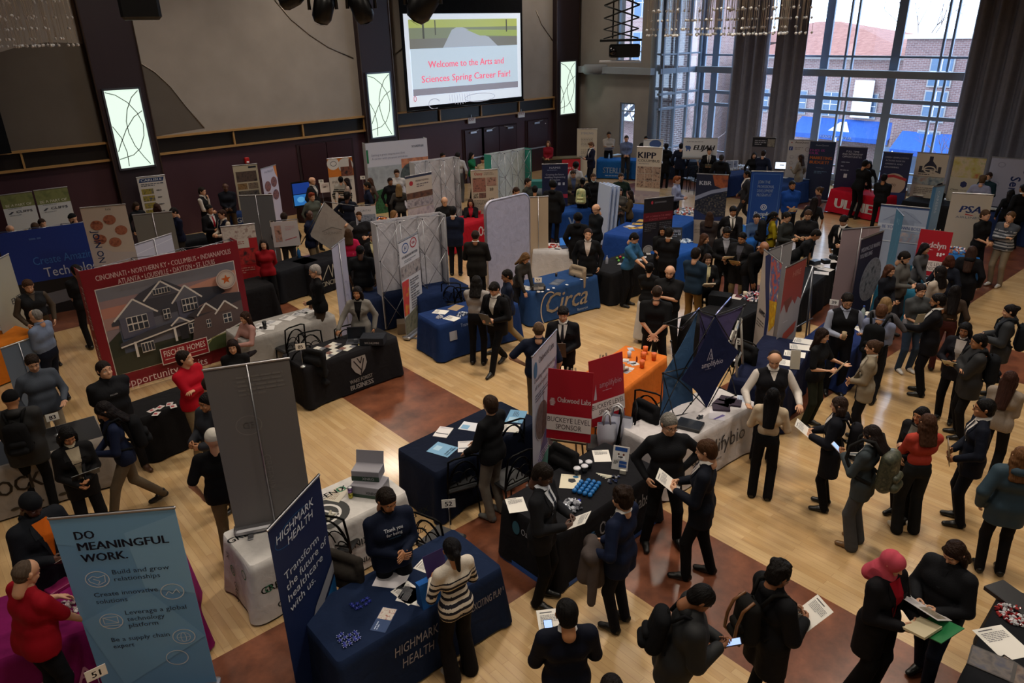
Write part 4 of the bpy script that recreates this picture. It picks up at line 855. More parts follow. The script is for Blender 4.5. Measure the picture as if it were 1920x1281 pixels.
def chair(loc,rz,label,group=None,style='arc',col='141414'):
    """a black metal banquet chair, seat facing +X"""
    loc=Vector((loc[0],loc[1],0)); t=empty('chair',loc,rz,label,'chair',group); m=mat(col,'metal',rough=.45)
    mb=MB(); mb.box((0,0,.455),(.42,.42,.05),mat('1a1a1c','leather'),bev=.02); mb.build('seat',t)
    for sx in(-1,1):
        for sy in(-1,1): mb=MB(); mb.tube([(sx*.18,sy*.19,.44),(sx*.2-(.03 if sx<0 else 0),sy*.21,0)],.012,m,7); mb.build('leg',t)
    mb=MB(); b=.205
    mb.tube([(-.19,-b,.44),(-.22,-b,.7),(-.25,-b*.95,.93),(-.255,-b*.6,.955),(-.255,b*.6,.955),(-.25,b*.95,.93),(-.22,b,.7),(-.19,b,.44)],.014,m,8); mb.build('back_frame',t)
    mb=MB()
    if style=='arc':
        for k in range(3):
            mb.tube([(-.205-.05*(a/pi)*0-.045*min(1,math.sin(a)*.8+.2),-b+(.13+.13*k)*(1-math.cos(a))*.5*1.0,.5+(.13+.13*k)*math.sin(a)) for a in np.linspace(0,pi*.9,10)],.008,m,6)
            mb.tube([(-.205-.045*min(1,math.sin(a)*.8+.2),b-(.13+.13*k)*(1-math.cos(a))*.5,.5+(.13+.13*k)*math.sin(a)) for a in np.linspace(0,pi*.9,10)],.008,m,6)
        mb.tube([(-.2,-b,.52),(-.2,b,.52)],.01,m,6)
    else: mb.box((-.23,0,.78),(.02,.38,.26),mat('202022','leather'),bev=.008)
    mb.build('backrest',t); return t
def cpx(px,py,rel,label,**k):
    """chair by the pixel of the top of its back"""
    p=at(px,py,.95); aw=math.atan2(p.y,p.x); hd=aw+pi+math.radians(rel); return chair((p.x+.25*math.cos(hd),p.y+.25*math.sin(hd)),hd,label,**k)
def banner(tl,tr,label,col,ops=(),z=2.05,w=None,hd=None,back=False,name='roll_up_banner',cat='banner',z0=0.0,rail='b8b8bc',kind='roll',group=None):
    A,B=at(*tl,z),at(*tr,z); c=(A+B)/2; u=(B-A).normalized(); w=w or (B-A).length
    if hd is not None: # rel angle of the face: 0 = facing the camera
        aw=math.atan2(c.y,c.x); a=aw-pi/2+math.radians(hd); u=Vector((math.cos(a),math.sin(a),0))
    rz=math.atan2(u.y,u.x); t=empty(name,(c.x,c.y,z0),rz,label,cat,group); h=z-z0; b0=.07
    mb=MB(); pm=mat(col,'print') if isinstance(col,str) else col; mb.box((0,0,(h+b0)/2),(w,.004,h-b0),pm)
    Mp=Matrix.Translation((0,-.0025,h-.01)); 
    if ops: decorate(mb,list(ops),w,Mp,.0009)
    mb.build('printed_panel',t)
    mb=MB(); mb.box((0,0,h),(w+.02,.022,.03),mat(rail,'metal',rough=.4),bev=.008); mb.build('top_rail',t)
    mb=MB(); mb.box((0,0,.045),(w+.04,.16 if kind=='roll' else .1,.075),mat('a9a9ad','metal',rough=.4),bev=.02); mb.build('base',t)
    for s in(-1,1): mb=MB(); mb.box((s*w*.32,0,.012),(.06,.34,.018),mat('8a8a8e','metal',rough=.4),bev=.006); mb.build('foot',t)
    mb=MB(); mb.tube([(0,(-.03 if back else .03),.06 if (z0<.1 or z0==ZT+.012) else -z0),(0,(-.014 if back else .014),h)],.008,mat('c0c0c4' if back else '909094','metal',rough=.35),8); mb.build('pole',t)
    return t
def popup(tl,tr,label,col,ops=(),z=2.28,w=None,hd=None,back=False,wrap=.5,side='c2c2c6',name='pop_up_display',ribs=3,sops=None):
    """folding lattice wall with a fabric skin; back=True shows the lattice side"""
    A,B=at(*tl,z),at(*tr,z); c=(A+B)/2; u=(B-A).normalized(); w=w or (B-A).length
    if hd is not None: aw=math.atan2(c.y,c.x); a=aw-pi/2+math.radians(hd); u=Vector((math.cos(a),math.sin(a),0))
    rz=math.atan2(u.y,u.x); t=empty(name,(c.x,c.y,0),rz,label,'display wall'); s=1 if back else -1; dp=.32
    y0=0 if not back else dp # skin plane; lattice fills towards the other face
    mb=MB(); pm=mat(col,'cloth' if back else 'print') if isinstance(col,str) else col; mb.box((0,y0,z/2+.02),(w,.01,z-.06),pm)
    if ops: decorate(mb,list(ops),w,Matrix.Translation((0,y0-.007,z-.01)),.0012)
    mb.build('printed_panel' if not back else 'fabric_panel',t)
    for q in(1,-1):
        mb=MB(); mb.box((q*(w/2+.004),dp/2,z/2+.02),(.008,dp,z-.06),mat(side,'print'))
        if q==1: mb.build('side_panel',t)
    if sops: decorate(mb,sops,dp,Matrix.Translation((-w/2-.01,dp/2,z))@Matrix.Rotation(-pi/2,4,'Z'),.001)
    mb.build('side_panel',t)
    fm=mat('9c9ca2','metal',rough=.4); ya,yb=(.02,dp-.03); mb=MB(); nx=ribs; nz=3
    for i in range(nx+1):
        x=-w/2+.02+(w-.04)*i/nx
        for y in(ya,yb): mb.tube([(x,y,.03),(x,y,z-.03)],.008,fm,5)
        for j in range(nz+1): zz=.04+(z-.08)*j/nz; mb.tube([(x,ya,zz),(x,yb,zz)],.007,fm,5); mb.ball((x,ya if back else yb,zz),.018,mat('3a3a3e','plastic'),6)
    for i in range(nx):
        x0,x1=-w/2+.02+(w-.04)*i/nx,-w/2+.02+(w-.04)*(i+1)/nx
        for j in range(nz):
            za,zb=.04+(z-.08)*j/nz,.04+(z-.08)*(j+1)/nz; y=ya if back else yb
            mb.tube([(x0,y,za),(x1,y,zb)],.0065,fm,5); mb.tube([(x1,y,za),(x0,y,zb)],.0065,fm,5)
        for zz in(z-.035,): mb.tube([(x0,ya,zz),(x1,yb,zz)],.0065,fm,5); mb.tube([(x1,ya,zz),(x0,yb,zz)],.0065,fm,5)
    mb.build('lattice_frame',t)
    return t
def easel_sign(tl,tr,h,label,ops,zt=1.55,w=None,hd=None,col='a01020'):
    A,B=at(*tl,zt),at(*tr,zt); c=(A+B)/2; u=(B-A).normalized(); w=w or (B-A).length
    if hd is not None: aw=math.atan2(c.y,c.x); a=aw-pi/2+math.radians(hd); u=Vector((math.cos(a),math.sin(a),0))
    t=empty('easel_sign',(c.x,c.y,0),math.atan2(u.y,u.x),label,'sign'); mb=MB(); Mt=Matrix.Translation((0,0,zt))@Matrix.Rotation(-.12,4,'X'); mb.box((0,0,-h/2),(w,.012,h),mat(col,'print'),M=Mt); decorate(mb,ops,w,Mt@Matrix.Translation((0,-.0065,0)),.0009); mb.build('sign_board',t)
    fm=mat('7c6c58','metal',rough=.5)
    for s in(-1,1): mb=MB(); mb.tube([(s*w*.42,-.10,0),(s*.05,.05,zt+.02)],.013,fm,7); mb.build('leg',t)
    mb=MB(); mb.tube([(0,.5,0),(0,.05,zt)],.013,fm,7); mb.build('leg',t); mb=MB(); mb.box((0,-.1,zt-h-.02),(w*.8,.05,.025),fm); mb.build('ledge',t); return t
def num_sign(px,py,txt,label,z=1.08,base=ZT+.012,rel=0):
    p=at(px,py,z); aw=math.atan2(p.y,p.x); t=empty('number_sign',(p.x,p.y,base),aw-pi/2+math.radians(rel),label,'sign','numbered table signs'); h=z-base
    mb=MB(); mb.lathe([(0,0),(.05,0),(.05,.008),(.035,.02),(.01,.028),(0,.03)],mat('b8b8bc','metal'),16); mb.build('base',t)
    mb=MB(); mb.tube([(0,0,.02),(0,0,h-.02)],.003,mat('b8b8bc','metal'),6); mb.build('stem',t)
    mb=MB(); mb.box((0,-.004,h),(.155,.004,.11),mat('e8e4dc','paper')); decorate(mb,[('r',.03,.03,.97,.68,'f0ede6'),('t',txt,.5,.56,.4,'15151a',{'b':.035})],.155,Matrix.Translation((0,-.0065,h+.055)),.0006); mb.build('card',t); return t
# small things on tables
def sheet(px,py,rot,label,col='e6e2da',w=.215,h=.28,ops=None,n=1,z=ZT+.014,group='loose papers on the tables',name='paper_sheet',cat='paper',curl=0):
    p=at(px,py,z); mb=MB(); th=.0012 if n==1 else .004*n; mb.box((0,0,th/2),(w,h,th),mat(col,'paper') if isinstance(col,str) else col)
    ops=ops if ops is not None else [('t','',.5,.2,.05,'333333')] and [('r',.12,.08,.6,.12,'4a4a50'),('tl',.12,.2,.76,6,.028,'77767a')]
    decorate(mb,ops,w,Matrix.Translation((0,h/2,th+.0006))@Matrix.Rotation(-pi/2,4,'X'),.0005)
    return tag(mb.build(name,None,p,math.radians(rot)),label,cat,group)
def tilted(px,py,rz,label,col,w,h,ops=None,zb=ZT+.014,lean=-.3,name='table_sign',cat='sign',th=.012):
    p=at(px,py,zb+h*.5); aw=math.atan2(p.y,p.x); t=empty(name,(p.x,p.y,zb),aw-pi/2+math.radians(rz),label,cat); Mt=Matrix.Rotation(lean,4,'X'); mb=MB(); mb.box((0,0,h/2),(w,th,h),mat(col,'print'),M=Mt)
    if ops: decorate(mb,ops,w,Mt@Matrix.Translation((0,-th/2-.001,h)),.0006)
    mb.build('board',t); mb=MB(); mb.box((0,h*.22,h*.3),(w*.3,.006,h*.62),mat('303034','plastic'),tilt=(.35,0,0)); mb.build('stand',t); return t
def boxy(px,py,rz,label,col,d,name='box',cat='box',zb=ZT+.013,group=None,bev=.006,ops=None,mk='plastic'):
    p=at(px,py,zb+d[2]/2); aw=math.atan2(p.y,p.x); mb=MB(); mb.box((0,0,d[2]/2),d,mat(col,mk),bev=bev)
    if ops: decorate(mb,ops,d[0],Matrix.Translation((0,-d[1]/2-.0015,d[2])),.0006)
    return tag(mb.build(name,None,(p.x,p.y,zb),aw-pi/2+math.radians(rz)),label,cat,group)
def bottle(px,py,label,col='dfe6ea',cap='3050a0',h=.2,r=.032,zb=ZT+.013,name='bottle',cat='bottle',group=None,glass=False):
    p=at(px,py,zb+h/2); t=empty(name,(p.x,p.y,zb),0,label,cat,group); mb=MB(); mb.lathe([(0,0),(r*.9,0),(r,.008),(r,h*.62),(r*.85,h*.72),(r*.38,h*.86),(r*.38,h*.93)],mat(col,'gloss'),14); mb.build('body',t); mb=MB(); mb.lathe([(0,h*.92),(r*.45,h*.92),(r*.45,h),(0,h)],mat(cap,'plastic'),12); mb.build('cap',t); return t
def cup(px,py,label,col='e07818',h=.12,r=.042,zb=ZT+.013,lid=None,group=None,name='cup'):
    p=at(px,py,zb+h/2); t=empty(name,(p.x,p.y,zb),0,label,'cup',group); mb=MB(); mb.lathe([(0,0),(r*.75,0),(r,h),(r*.93,h),(r*.7,.006),(0,.006)],mat(col,'plastic'),14); mb.build('body',t)
    if lid: mb=MB(); mb.lathe([(0,h+.012),(r*.9,h+.012),(r*1.08,h+.004),(r*1.08,h-.006),(r,h-.006)],mat(lid,'plastic'),14); mb.build('lid',t)
    return t
def can(px,py,label,cols=('8a6aa0','b0a848'),h=.155,r=.029):
    p=at(px,py,ZT+h/2); t=empty('drink_can',(p.x,p.y,ZT+.013),0,label,'can'); mb=MB(); mb.lathe([(0,0),(r*.8,0),(r,.01),(r,h*.5)],mat(cols[1],'metal'),16); mb.lathe([(r,h*.5),(r,h*.92)],mat(cols[0],'metal'),16); mb.build('body',t); mb=MB(); mb.lathe([(r,h*.92),(r*.82,h),(0,h-.004)],mat('c8c8cc','metal'),16); mb.build('lid',t); return t
def laptop(px,py,rz,label,screen='3a70b8',lit=True):
    p=at(px,py,ZT+.1); aw=math.atan2(p.y,p.x); t=empty('laptop',(p.x,p.y,ZT+.014),aw-pi/2+math.radians(rz),label,'laptop'); mb=MB(); mb.box((0,-.12,.008),(.33,.23,.015),mat('30323a','plastic'),bev=.004); mb.box((0,-.1,.0165),(.28,.1,.002),mat('15161a','plastic')); mb.build('keyboard_base',t)
    mb=MB(); Mt=Matrix.Rotation(-.28,4,'X'); mb.box((0,.0,.115),(.33,.008,.22),mat('24262c','plastic'),M=Mt); mb.box((0,-.006,.118),(.305,.002,.19),mat(screen,'screen',e=.55) if lit else mat(screen,'gloss'),M=Mt); mb.build('screen',t); return t
def heap(px,py,label,cols,n,rad=.12,s=.02,zb=ZT+.014,name='candy_heap',cat='sweets',bowl=None,seed=1,dz=.05):
    """uncountable little giveaways in a loose heap"""
    p=at(px,py,zb+.02); rr=random.Random(seed); mb=MB(); ms=[mat(c,'gloss') for c in cols]
    for i in range(n):
        a=rr.uniform(0,6.28); q=rad*math.sqrt(rr.random()); mb.box((q*math.cos(a),q*math.sin(a),s*.4+rr.random()*dz*(1-q/rad)),(s*rr.uniform(.8,1.6),s,s*.6),ms[i%len(ms)],tilt=(rr.uniform(-1,1),rr.uniform(-1,1),rr.uniform(0,3)),bev=s*.15)
    o=mb.build(name,None,p-Vector((0,0,.02)) if not bowl else p); tag(o,label,cat,kind='stuff')
    if bowl: mb=MB(); mb.lathe([(0,0),(rad*.7,0),(rad*1.12,.07),(rad*1.08,.07),(rad*.66,.008),(0,.008)],mat(bowl,'plastic'),20); tag(mb.build('bowl',None,p-Vector((0,0,.018))),'bowl holding the '+label,'bowl')
    return o
def bag(px,py,label,col='d8d8dc',zb=0.0,w=.34,h=.4,d=.16,rz=0,hand='c8c8cc',name='tote_bag',tis=None):
    p=at(px,py,zb+h/2); aw=math.atan2(p.y,p.x); t=empty(name,(p.x,p.y,zb),aw-pi/2+math.radians(rz),label,'bag'); mb=MB()
    vs=[(-w/2*.9,-d/2,0),(w/2*.9,-d/2,0),(w/2*.9,d/2,0),(-w/2*.9,d/2,0),(-w/2*1.05,-d/2*1.1,h*.5),(w/2*1.02,-d/2*1.25,h*.5),(w/2*1.04,d/2*1.1,h*.5),(-w/2,d/2*1.15,h*.5),(-w/2,-d/5,h),(w/2,-d/4,h),(w/2,d/5,h),(-w/2,d/4,h)]
    mb.add(vs,[(3,2,1,0)]+[(k*4+i,k*4+(i+1)%4,(k+1)*4+(i+1)%4,(k+1)*4+i) for k in(0,1) for i in range(4)],mat(col,'plastic'),None,True); mb.build('sack',t)
    for s in(-1,1): mb=MB(); mb.tube([(-w*.2,s*d*.2,h*.97),(-w*.15,s*d*.2,h+.13),(w*.0,s*d*.2,h+.17),(w*.15,s*d*.2,h+.13),(w*.2,s*d*.2,h*.97)],.012,mat(hand,'plastic'),6); mb.build('handle',t)
    return t
BPC={}
def backpack(R,label,col,col2=None,sz=1.0,at_=None,straps=True,rz=0):
    if 'b' not in BPC:
        BPC['b']=mesh_sdf([((0,-.075,.03),(0,-.062,.31),.08,.072,.04,0,None),((0,.075,.03),(0,.062,.31),.08,.072,.04,0,None),((-.01,0,.04),(-.01,0,.32),.085,.075,.04,0,None)],.018)
        BPC['p']=mesh_sdf([((-.09,-.06,.03),(-.09,.06,.03),.05,.05,.03,0,None),((-.085,-.055,.13),(-.085,.055,.13),.042,.042,.03,0,None)],.015)
    col2=col2 or col
    if R is not None: p=R['U']((-.235,0,1.0)); loc=p; h=R['hd']
    else: loc,h=at_
    t=empty('backpack',loc,h,label,'backpack'); t.scale=(sz,)*3
    if R is not None: t.rotation_euler=(0,R['th'],h)
    V,F,M=BPC['b']; 
    for nm,(V,F,M),c in(('bag_body',BPC['b'],col),('front_pocket',BPC['p'],col2)):
        o=bpy.data.objects.new(nm,np_mesh(nm,V,F,M,[mat(c,'cloth') if isinstance(c,str) else c])); COL.objects.link(o); o.parent=t
    if straps and R is not None:
        for s in(-1,1):
            mb=MB(); mb.tube([(.07,s*.07,.34),(.14,s*.11,.475),(.24,s*.125,.47),(.345,s*.13,.36),(.36,s*.14,.22),(.27,s*.17,.08),(.1,s*.12,.02)],[.018]*7,mat(col if isinstance(col,str) else '202020','cloth'),6); mb.build('strap',t)
    mb=MB(); mb.tube([(.03,-.03,.37),(.03,0,.41),(.03,.03,.37)],.008,mat('101010','cloth'),6); mb.build('handle',t); return t
def held(R,label,kind='paper',side=0,col='e8e4dc',w=.22,h=.28,tilt=35,off=(.05,0,.0),rz=0,ops=None,name=None,cat=None):
    """side 0 = between both hands, 1 = left hand, -1 = right hand"""
    H=R['hands']; p=(H[1][0]+H[-1][0])/2 if side==0 else H[side][0]; hd=R['hd']+math.radians(rz)
    M=Matrix.Translation(p)@Matrix.Rotation(hd-pi/2,4,'Z')@Matrix.Rotation(math.radians(tilt),4,'X'); mb=MB()
    M=M@Matrix.Translation((off[1],off[0],off[2]))
    th={'paper':.003,'folder':.008,'book':.022,'phone':.009,'clipboard':.008,'tablet':.01}.get(kind,.004)
    if kind=='phone': w,h=.075,.155
    mb.box((0,0,0),(w,h,th),mat(col,'paper' if kind in('paper','book') else 'plastic'))
    if kind=='phone': mb.box((0,0,th/2+.001),(w*.9,h*.92,.001),mat('9ab8e8','screen',e=.8))
    else: decorate(mb,ops if ops is not None else ([('r',.12,.1,.6,.14,'505055'),('tl',.12,.22,.76,6,.028,'8a898c')] if kind=='paper' else []),w,Matrix.Translation((0,h/2,th/2+.001))@Matrix.Rotation(-pi/2,4,'X'),.0005)
    o=mb.build(name or {'paper':'paper_sheet','phone':'mobile_phone'}.get(kind,kind)); o.matrix_world=M; return tag(o,label,cat or {'phone':'phone','paper':'paper'}.get(kind,kind))
def pr(px,py,rel,label,**k):
    hh=k.get('h',1.75); p=at(px,py,hh-(.37 if k.get('sit') else 0)); aw=math.degrees(math.atan2(p.y,p.x)); return pp(px,py,aw+180+rel,label,**k)
# ------------------------------------------------------------------ banners and display walls
t_=lambda s,x,y,h,c,/,**d:('t',s,x,y,h,c,d)
PH=lambda *c,**k: photo(tuple(c),**k)
hands_ic=[('e',.13,.0,.075,.075,'a9c4dc',.006)]
banner((90.5,973),(327,952),'light blue roll-up banner reading DO MEANINGFUL WORK at bottom left','74aee2',[
 ('p',[(0,0),(1,0),(1,.5),(0,.25)],'7ab4e6'),('p',[(.55,.2),(1,.05),(1,.9),(.6,.8)],'88c0ee'),('p',[(0,1.1),(.6,.8),(1,1.4),(.2,1.9)],'80baea'),
 t_('DO',.16,.22,.085,'14203c',b=.035,a='l',w=.155),t_('MEANINGFUL',.16,.335,.085,'14203c',b=.035,a='l',w=.73),t_('WORK.',.16,.455,.085,'14203c',b=.035,a='l',w=.37),
 t_('Build and grow',.37,.61,.05,'16304e',a='l',w=.47),t_('relationships',.37,.685,.05,'16304e',a='l',w=.38),t_('Create innovative',.17,.835,.05,'16304e',a='l',w=.53),t_('solutions',.17,.91,.05,'16304e',a='l',w=.26),
 t_('Leverage a global',.38,1.06,.05,'16304e',a='l',w=.52),t_('technology',.38,1.135,.05,'16304e',a='l',w=.32),t_('platform',.38,1.205,.05,'16304e',a='l',w=.25),t_('Be a supply chain',.2,1.35,.05,'16304e',a='l',w=.5),t_('expert',.2,1.425,.05,'16304e',a='l',w=.18)]+
 [('e',x,y,.1,.088,'dcecf8',.008) for x,y in((.24,.64),(.82,.85),(.25,1.11),(.82,1.37))]+[('l',[(.17,.63),(.21,.6),(.25,.62),(.31,.6),(.3,.67),(.24,.7),(.18,.66),(.17,.63)],.006,'dcecf8'),('l',[(.21,.63),(.26,.66),(.24,.69)],.006,'dcecf8'),
 ('l',[(.76,.88),(.79,.84),(.82,.87),(.86,.82),(.88,.87)],.006,'dcecf8'),('l',[(.19,1.06),(.31,1.06),(.31,1.13),(.19,1.13),(.19,1.06)],.006,'dcecf8'),('l',[(.19,1.06),(.31,1.13)],.006,'dcecf8'),('l',[(.17,1.155),(.33,1.155)],.008,'dcecf8'),
 ('e',.82,1.37,.06,.055,'dcecf8',.005),('l',[(.76,1.37),(.88,1.37)],.004,'dcecf8'),('e',.82,1.37,.025,.055,'dcecf8',.005),('e',.72,1.6,.1,.088,'dcecf8',.008)],z=2.1)
banner((380,694.6),(541.7,671.7),'dark grey unprinted back of a tall roll-up banner standing on the white cloth table','6e6a68',[('e',.4,.82,.16,.14,'807c78',.012),t_('GE',.4,.86,.09,'807c78',b=.02),('tl',.35,.14,.55,5,.028,'7a7672'),t_('GREENIX',.5,1.55,.1,'7a7672',rot=-90),('l',[(.5,.0),(.5,2.2)],.011,'8c8a88')],z=2.75,z0=ZT+.012,back=True)
banner((504,992),(596,893),'navy HIGHMARK HEALTH roll-up banner standing beside the near navy table','10204a',[('e',.42,.25,.36,.13,'1c5a8c',.008,20,250),t_('HIGHMARK',.45,.24,.1,'c8d0dc',w=.72,s=.15),t_('HEALTH',.52,.37,.1,'c8d0dc',w=.5,s=.15),
 t_('Transform',.12,.72,.1,'c4ccd8',a='l',w=.68),t_('the future of',.12,.86,.1,'c4ccd8',a='l',w=.82),t_('healthcare',.12,1.0,.1,'c4ccd8',a='l',w=.7),t_('with us.',.12,1.14,.1,'c4ccd8',a='l',w=.5),
 ('p',[(1,1.15),(.85,1.25),(.55,1.45),(.38,1.7),(.36,1.9),(.45,2.02),(.62,2.02),(.68,1.95),(.6,1.85),(.62,1.7),(.75,1.5),(1,1.32)],'8e8f96'),('p',[(1,1.36),(.78,1.54),(.68,1.72),(.7,1.88),(.8,1.9),(1,1.75)],'1d5f98')],z=2.05,w=.84,kind='roll')
banner((994,673),(1046,615),'Oakwood Labs roll-up banner with oval photographs standing edge-on beside the red sign','b4b8c8',[('p',[(1,.35),(.62,.95),(.45,1.4),(.0,1.9),(0,2.2),(1,2.2)],'5d5a94'),('p',[(0,1.95),(1,1.5),(1,2.2),(0,2.2)],'2f8a84'),t_('Oakwood Labs',.56,.2,.1,'20243c',w=.62),('e',.12,.24,.07,.12,'2f6f9c'),
 t_('Leading manufacturing',.5,.42,.07,'24263c',w=.85),t_('of sustained release',.48,.54,.07,'24263c',w=.78),('tl',.1,.62,.6,3,.02,'50526a'),('e',.34,1.1,.26,.3,'c8c8d4'),('e',.34,1.1,.25,.29,PH('3a3238','6a5c5c','4c444a',scale=9)),('e',.78,1.45,.22,.3,'c8c8d4'),('e',.78,1.45,.21,.29,PH('4a4058','6a6078','3c3440',scale=8)),('tl',.1,1.6,.5,4,.02,'c8c8dc')],z=2.05,w=.95)
# Fischer Homes display wall
W1,G1,DK='d8d2cc','62626e','3d3e48'
def gable(x0,x1,yb,yt,c=G1): xm=(x0+x1)/2; return [('p',[(x0,yb),(x1,yb),(xm,yt)],c),('l',[(x0-.012,yb+.008),(xm,yt-.004),(x1+.012,yb+.008)],.011,W1)]
def win(x,y,w,h,nx=2,ny=2): return [('r',x,y,x+w,y+h,W1)]+[('r',x+w*(i+.1)/nx,y+h*(j+.1)/ny,x+w*(i+.9)/nx,y+h*(j+.9)/ny,'2c323e') for i in range(nx) for j in range(ny)]
popup((148,508),(443,450),'large red FISCHER HOMES display wall with a big picture of a gabled house','7a0d1e',[('r',.055,.135,.955,.74,W1),('r',.06,.14,.95,.735,'8a7a80'),('r',.06,.14,.95,.22,'74747e'),('r',.06,.22,.95,.27,'947a7c'),('r',.06,.27,.95,.34,'b87f70'),('r',.06,.34,.95,.42,'a8847e'),('p',[(.3,.3),(.95,.2),(.95,.36),(.4,.36)],'c08a78'),('r',.06,.55,.95,.735,'35382c'),('p',[(.06,.5),(.14,.44),(.16,.6),(.06,.62)],'2c3228'),
 ('r',.14,.38,.66,.58,G1),('r',.14,.44,.22,.6,'4a5266'),('p',[(.10,.38),(.30,.22),(.46,.16),(.6,.26),(.82,.29),(.86,.34),(.66,.4),(.1,.4)],DK)]+gable(.13,.38,.36,.25)+gable(.33,.56,.27,.17,'50505c')+gable(.5,.68,.33,.235)+[('r',.15,.36,.36,.5,'58586a'),('r',.52,.33,.66,.46,'58586a')]+win(.19,.36,.13,.1,4,2)+win(.385,.21,.11,.04,6,1)+win(.42,.36,.045,.07)+win(.55,.32,.1,.09,4,2)+
 [('p',[(.12,.52),(.3,.475),(.7,.44),(.7,.47),(.12,.545)],DK),('l',[(.12,.548),(.7,.472)],.01,W1),('r',.2,.53,.215,.64,W1),('r',.46,.5,.475,.6,W1),('r',.62,.49,.635,.58,W1),('r',.5,.5,.55,.6,'22242c')]+win(.24,.55,.08,.07,4,1)+win(.56,.5,.05,.07)+gable(.46,.56,.475,.44)+
 [('p',[(.62,.42),(.95,.4),(.95,.62),(.56,.66)],'5c4c4c'),('p',[(.56,.44),(.8,.34),(.95,.36),(.95,.42),(.62,.47)],'38363e')]+gable(.64,.76,.45,.385,'5a4844')+gable(.76,.9,.47,.4,'64504a')+win(.8,.49,.06,.07)+win(.68,.5,.03,.06)+[('l',[(.53,.69),(.95,.58)],.012,W1),('p',[(.53,.69),(.95,.585),(.95,.735),(.5,.735)],'3f4a2c'),('l',[(.62,.72),(.7,.64),(.95,.61)],.008,'8a8a58'),
 ('e',.865,.245,.07,.07,'b8a8a0'),('e',.865,.245,.062,.062,'907c78',.004),('e',.865,.245,.045,.045,'c4b4a8'),('p',[(.865+(.036 if k%2==0 else .015)*math.sin(k*pi/5),.245-(.036 if k%2==0 else .015)*math.cos(k*pi/5)) for k in range(10)],'c05a20'),
 ('r',.34,.62,.66,.74,W1),('r',.345,.625,.655,.735,'8a1020'),t_('FISCHER HOMES',.5,.685,.045,'e4dcd4',w=.28),('l',[(.36,.705),(.64,.705)],.004,'d8c8c0'),
 t_('CINCINNATI \u2022 NORTHERN KY \u2022 COLUMBUS \u2022 INDIANAPOLIS',.5,.07,.036,'dccac8',w=.86,b=.015),t_('ATLANTA \u2022 LOUISVILLE \u2022 DAYTON \u2022 ST. LOUIS',.5,.118,.036,'dccac8',w=.62,b=.015),t_('opportunity awaits',.08,.82,.06,'d0b8b8',a='l',w=.55)],
 z=2.3,side='8a0d20',ribs=3,sops=[t_('FISCHER',.5,2.2,.5,'d8c8c8',rot=-90),t_('HOMES',.45,5.0,.5,'d8c8c8',rot=-90)])
popup((3,437),(165,415),'blue fabric display wall lettered Create Amazing Technology','14358a',[('r',0,.62,1,1.35,'15161a'),('p',[(0,.85),(.3,.78),(1,.72),(1,.86),(.3,.93),(0,.95)],'6e7078'),t_('Create Amazing',.28,.42,.1,'3c72c0',a='l',w=.66),t_('Technology',.36,.58,.12,'c0cce0',a='l',w=.62),('tl',.3,.1,.2,1,.02,'4a6ab0')],z=1.98,w=1.9,side='1a3f9a')
def roll(tl,tr,label,col,ops,**k): return banner(tl,tr,label,col,ops,**k)
cl=lambda: [('r',0,0,1,.48,PH('5f6a3e','7a8050','4c5832',scale=3)),t_('BE A PART OF',.5,.44,.095,'dcdccc',w=.8,b=.03),('tl',.15,.5,.7,1,.02,'808890'),t_('CLIFFS',.62,.68,.085,'30364a',w=.5,b=.02),('p',[(.12,.7),(.22,.62),(.3,.62),(.2,.7)],'3c4250'),('tl',.15,.74,.6,1,.018,'808890')]
roll((0,368),(57,358),'green and white CLIFFS banner, the left one of the pair on the plum wall','c4c8cc',cl(),w=.74,hd=4)
roll((61,358),(127,350),'green and white CLIFFS banner, the right one of the pair on the plum wall','c4c8cc',cl(),w=.8)
roll((152,390),(232,383),'white banner with a ring of joined brown hands reading JOIN ON','c2b4a8',[t_('kite',.6,.1,.06,'303438')]+[('e',.5+.28*math.cos(a),.62+.3*math.sin(a),.14,.12,PH('8a5040','a86850','6a3428',scale=12,seed=int(a))) for a in (0,1.25,2.5,3.77,5.0)]+[('p',[(0,.75),(.15,.95),(.5,1.15),(1,1.2),(1,2.2),(0,2.2)],'b8b0b0'),t_('JOIN ON',.13,.98,.15,'1c3f78',rot=-90,b=.03)],z=2.55,w=.86)
roll((257,333),(307,328),'white CARLISLE banner with three small pictures and a blue logo','c8c4c0',[('p',[(.1,.05),(.95,.05),(.9,.2),(.05,.2)],'1c3a6a'),t_('CARLISLE',.5,.165,.09,'e0e4ea',w=.74,b=.03),('tl',.1,.26,.8,2,.03,'404858')]+[('r',.08,.45+.27*i,.5,.66+.27*i,PH('404a30','a0903c','3a4a68',scale=14,seed=i)) for i in range(4)]+[('tl',.6,.52+.27*i,.3,1,.035,'404448') for i in range(4)],w=.76)
roll((250,403),(320,397),'plain grey back of a banner in front of the white CARLISLE banner','77756f',[],w=.84,back=True)
roll((250,460),(323,437),'pale lilac back of a short pop-up panel behind the red wall','b4b4c4',[('l',[(0,.2),(1,.1)],.012,'d0d0d8')],w=.95,back=True,z=1.95)
roll((436,311),(481,307),'beige banner with dark photographs on the plum wall under the red strobe','b4a890',[('r',.62,.06,.94,.14,'20242c'),('r',.08,.26,.92,.7,PH('2a2024','584840','201820',scale=6)),('r',.08,.76,.47,1.02,PH('584028','907048','3a2c20',scale=8)),('r',.52,.76,.92,1.02,PH('4a3c38','807060','302824',scale=8)),('r',.08,1.08,.92,1.4,PH('302c34','605850','201c20',scale=8))],w=.74)
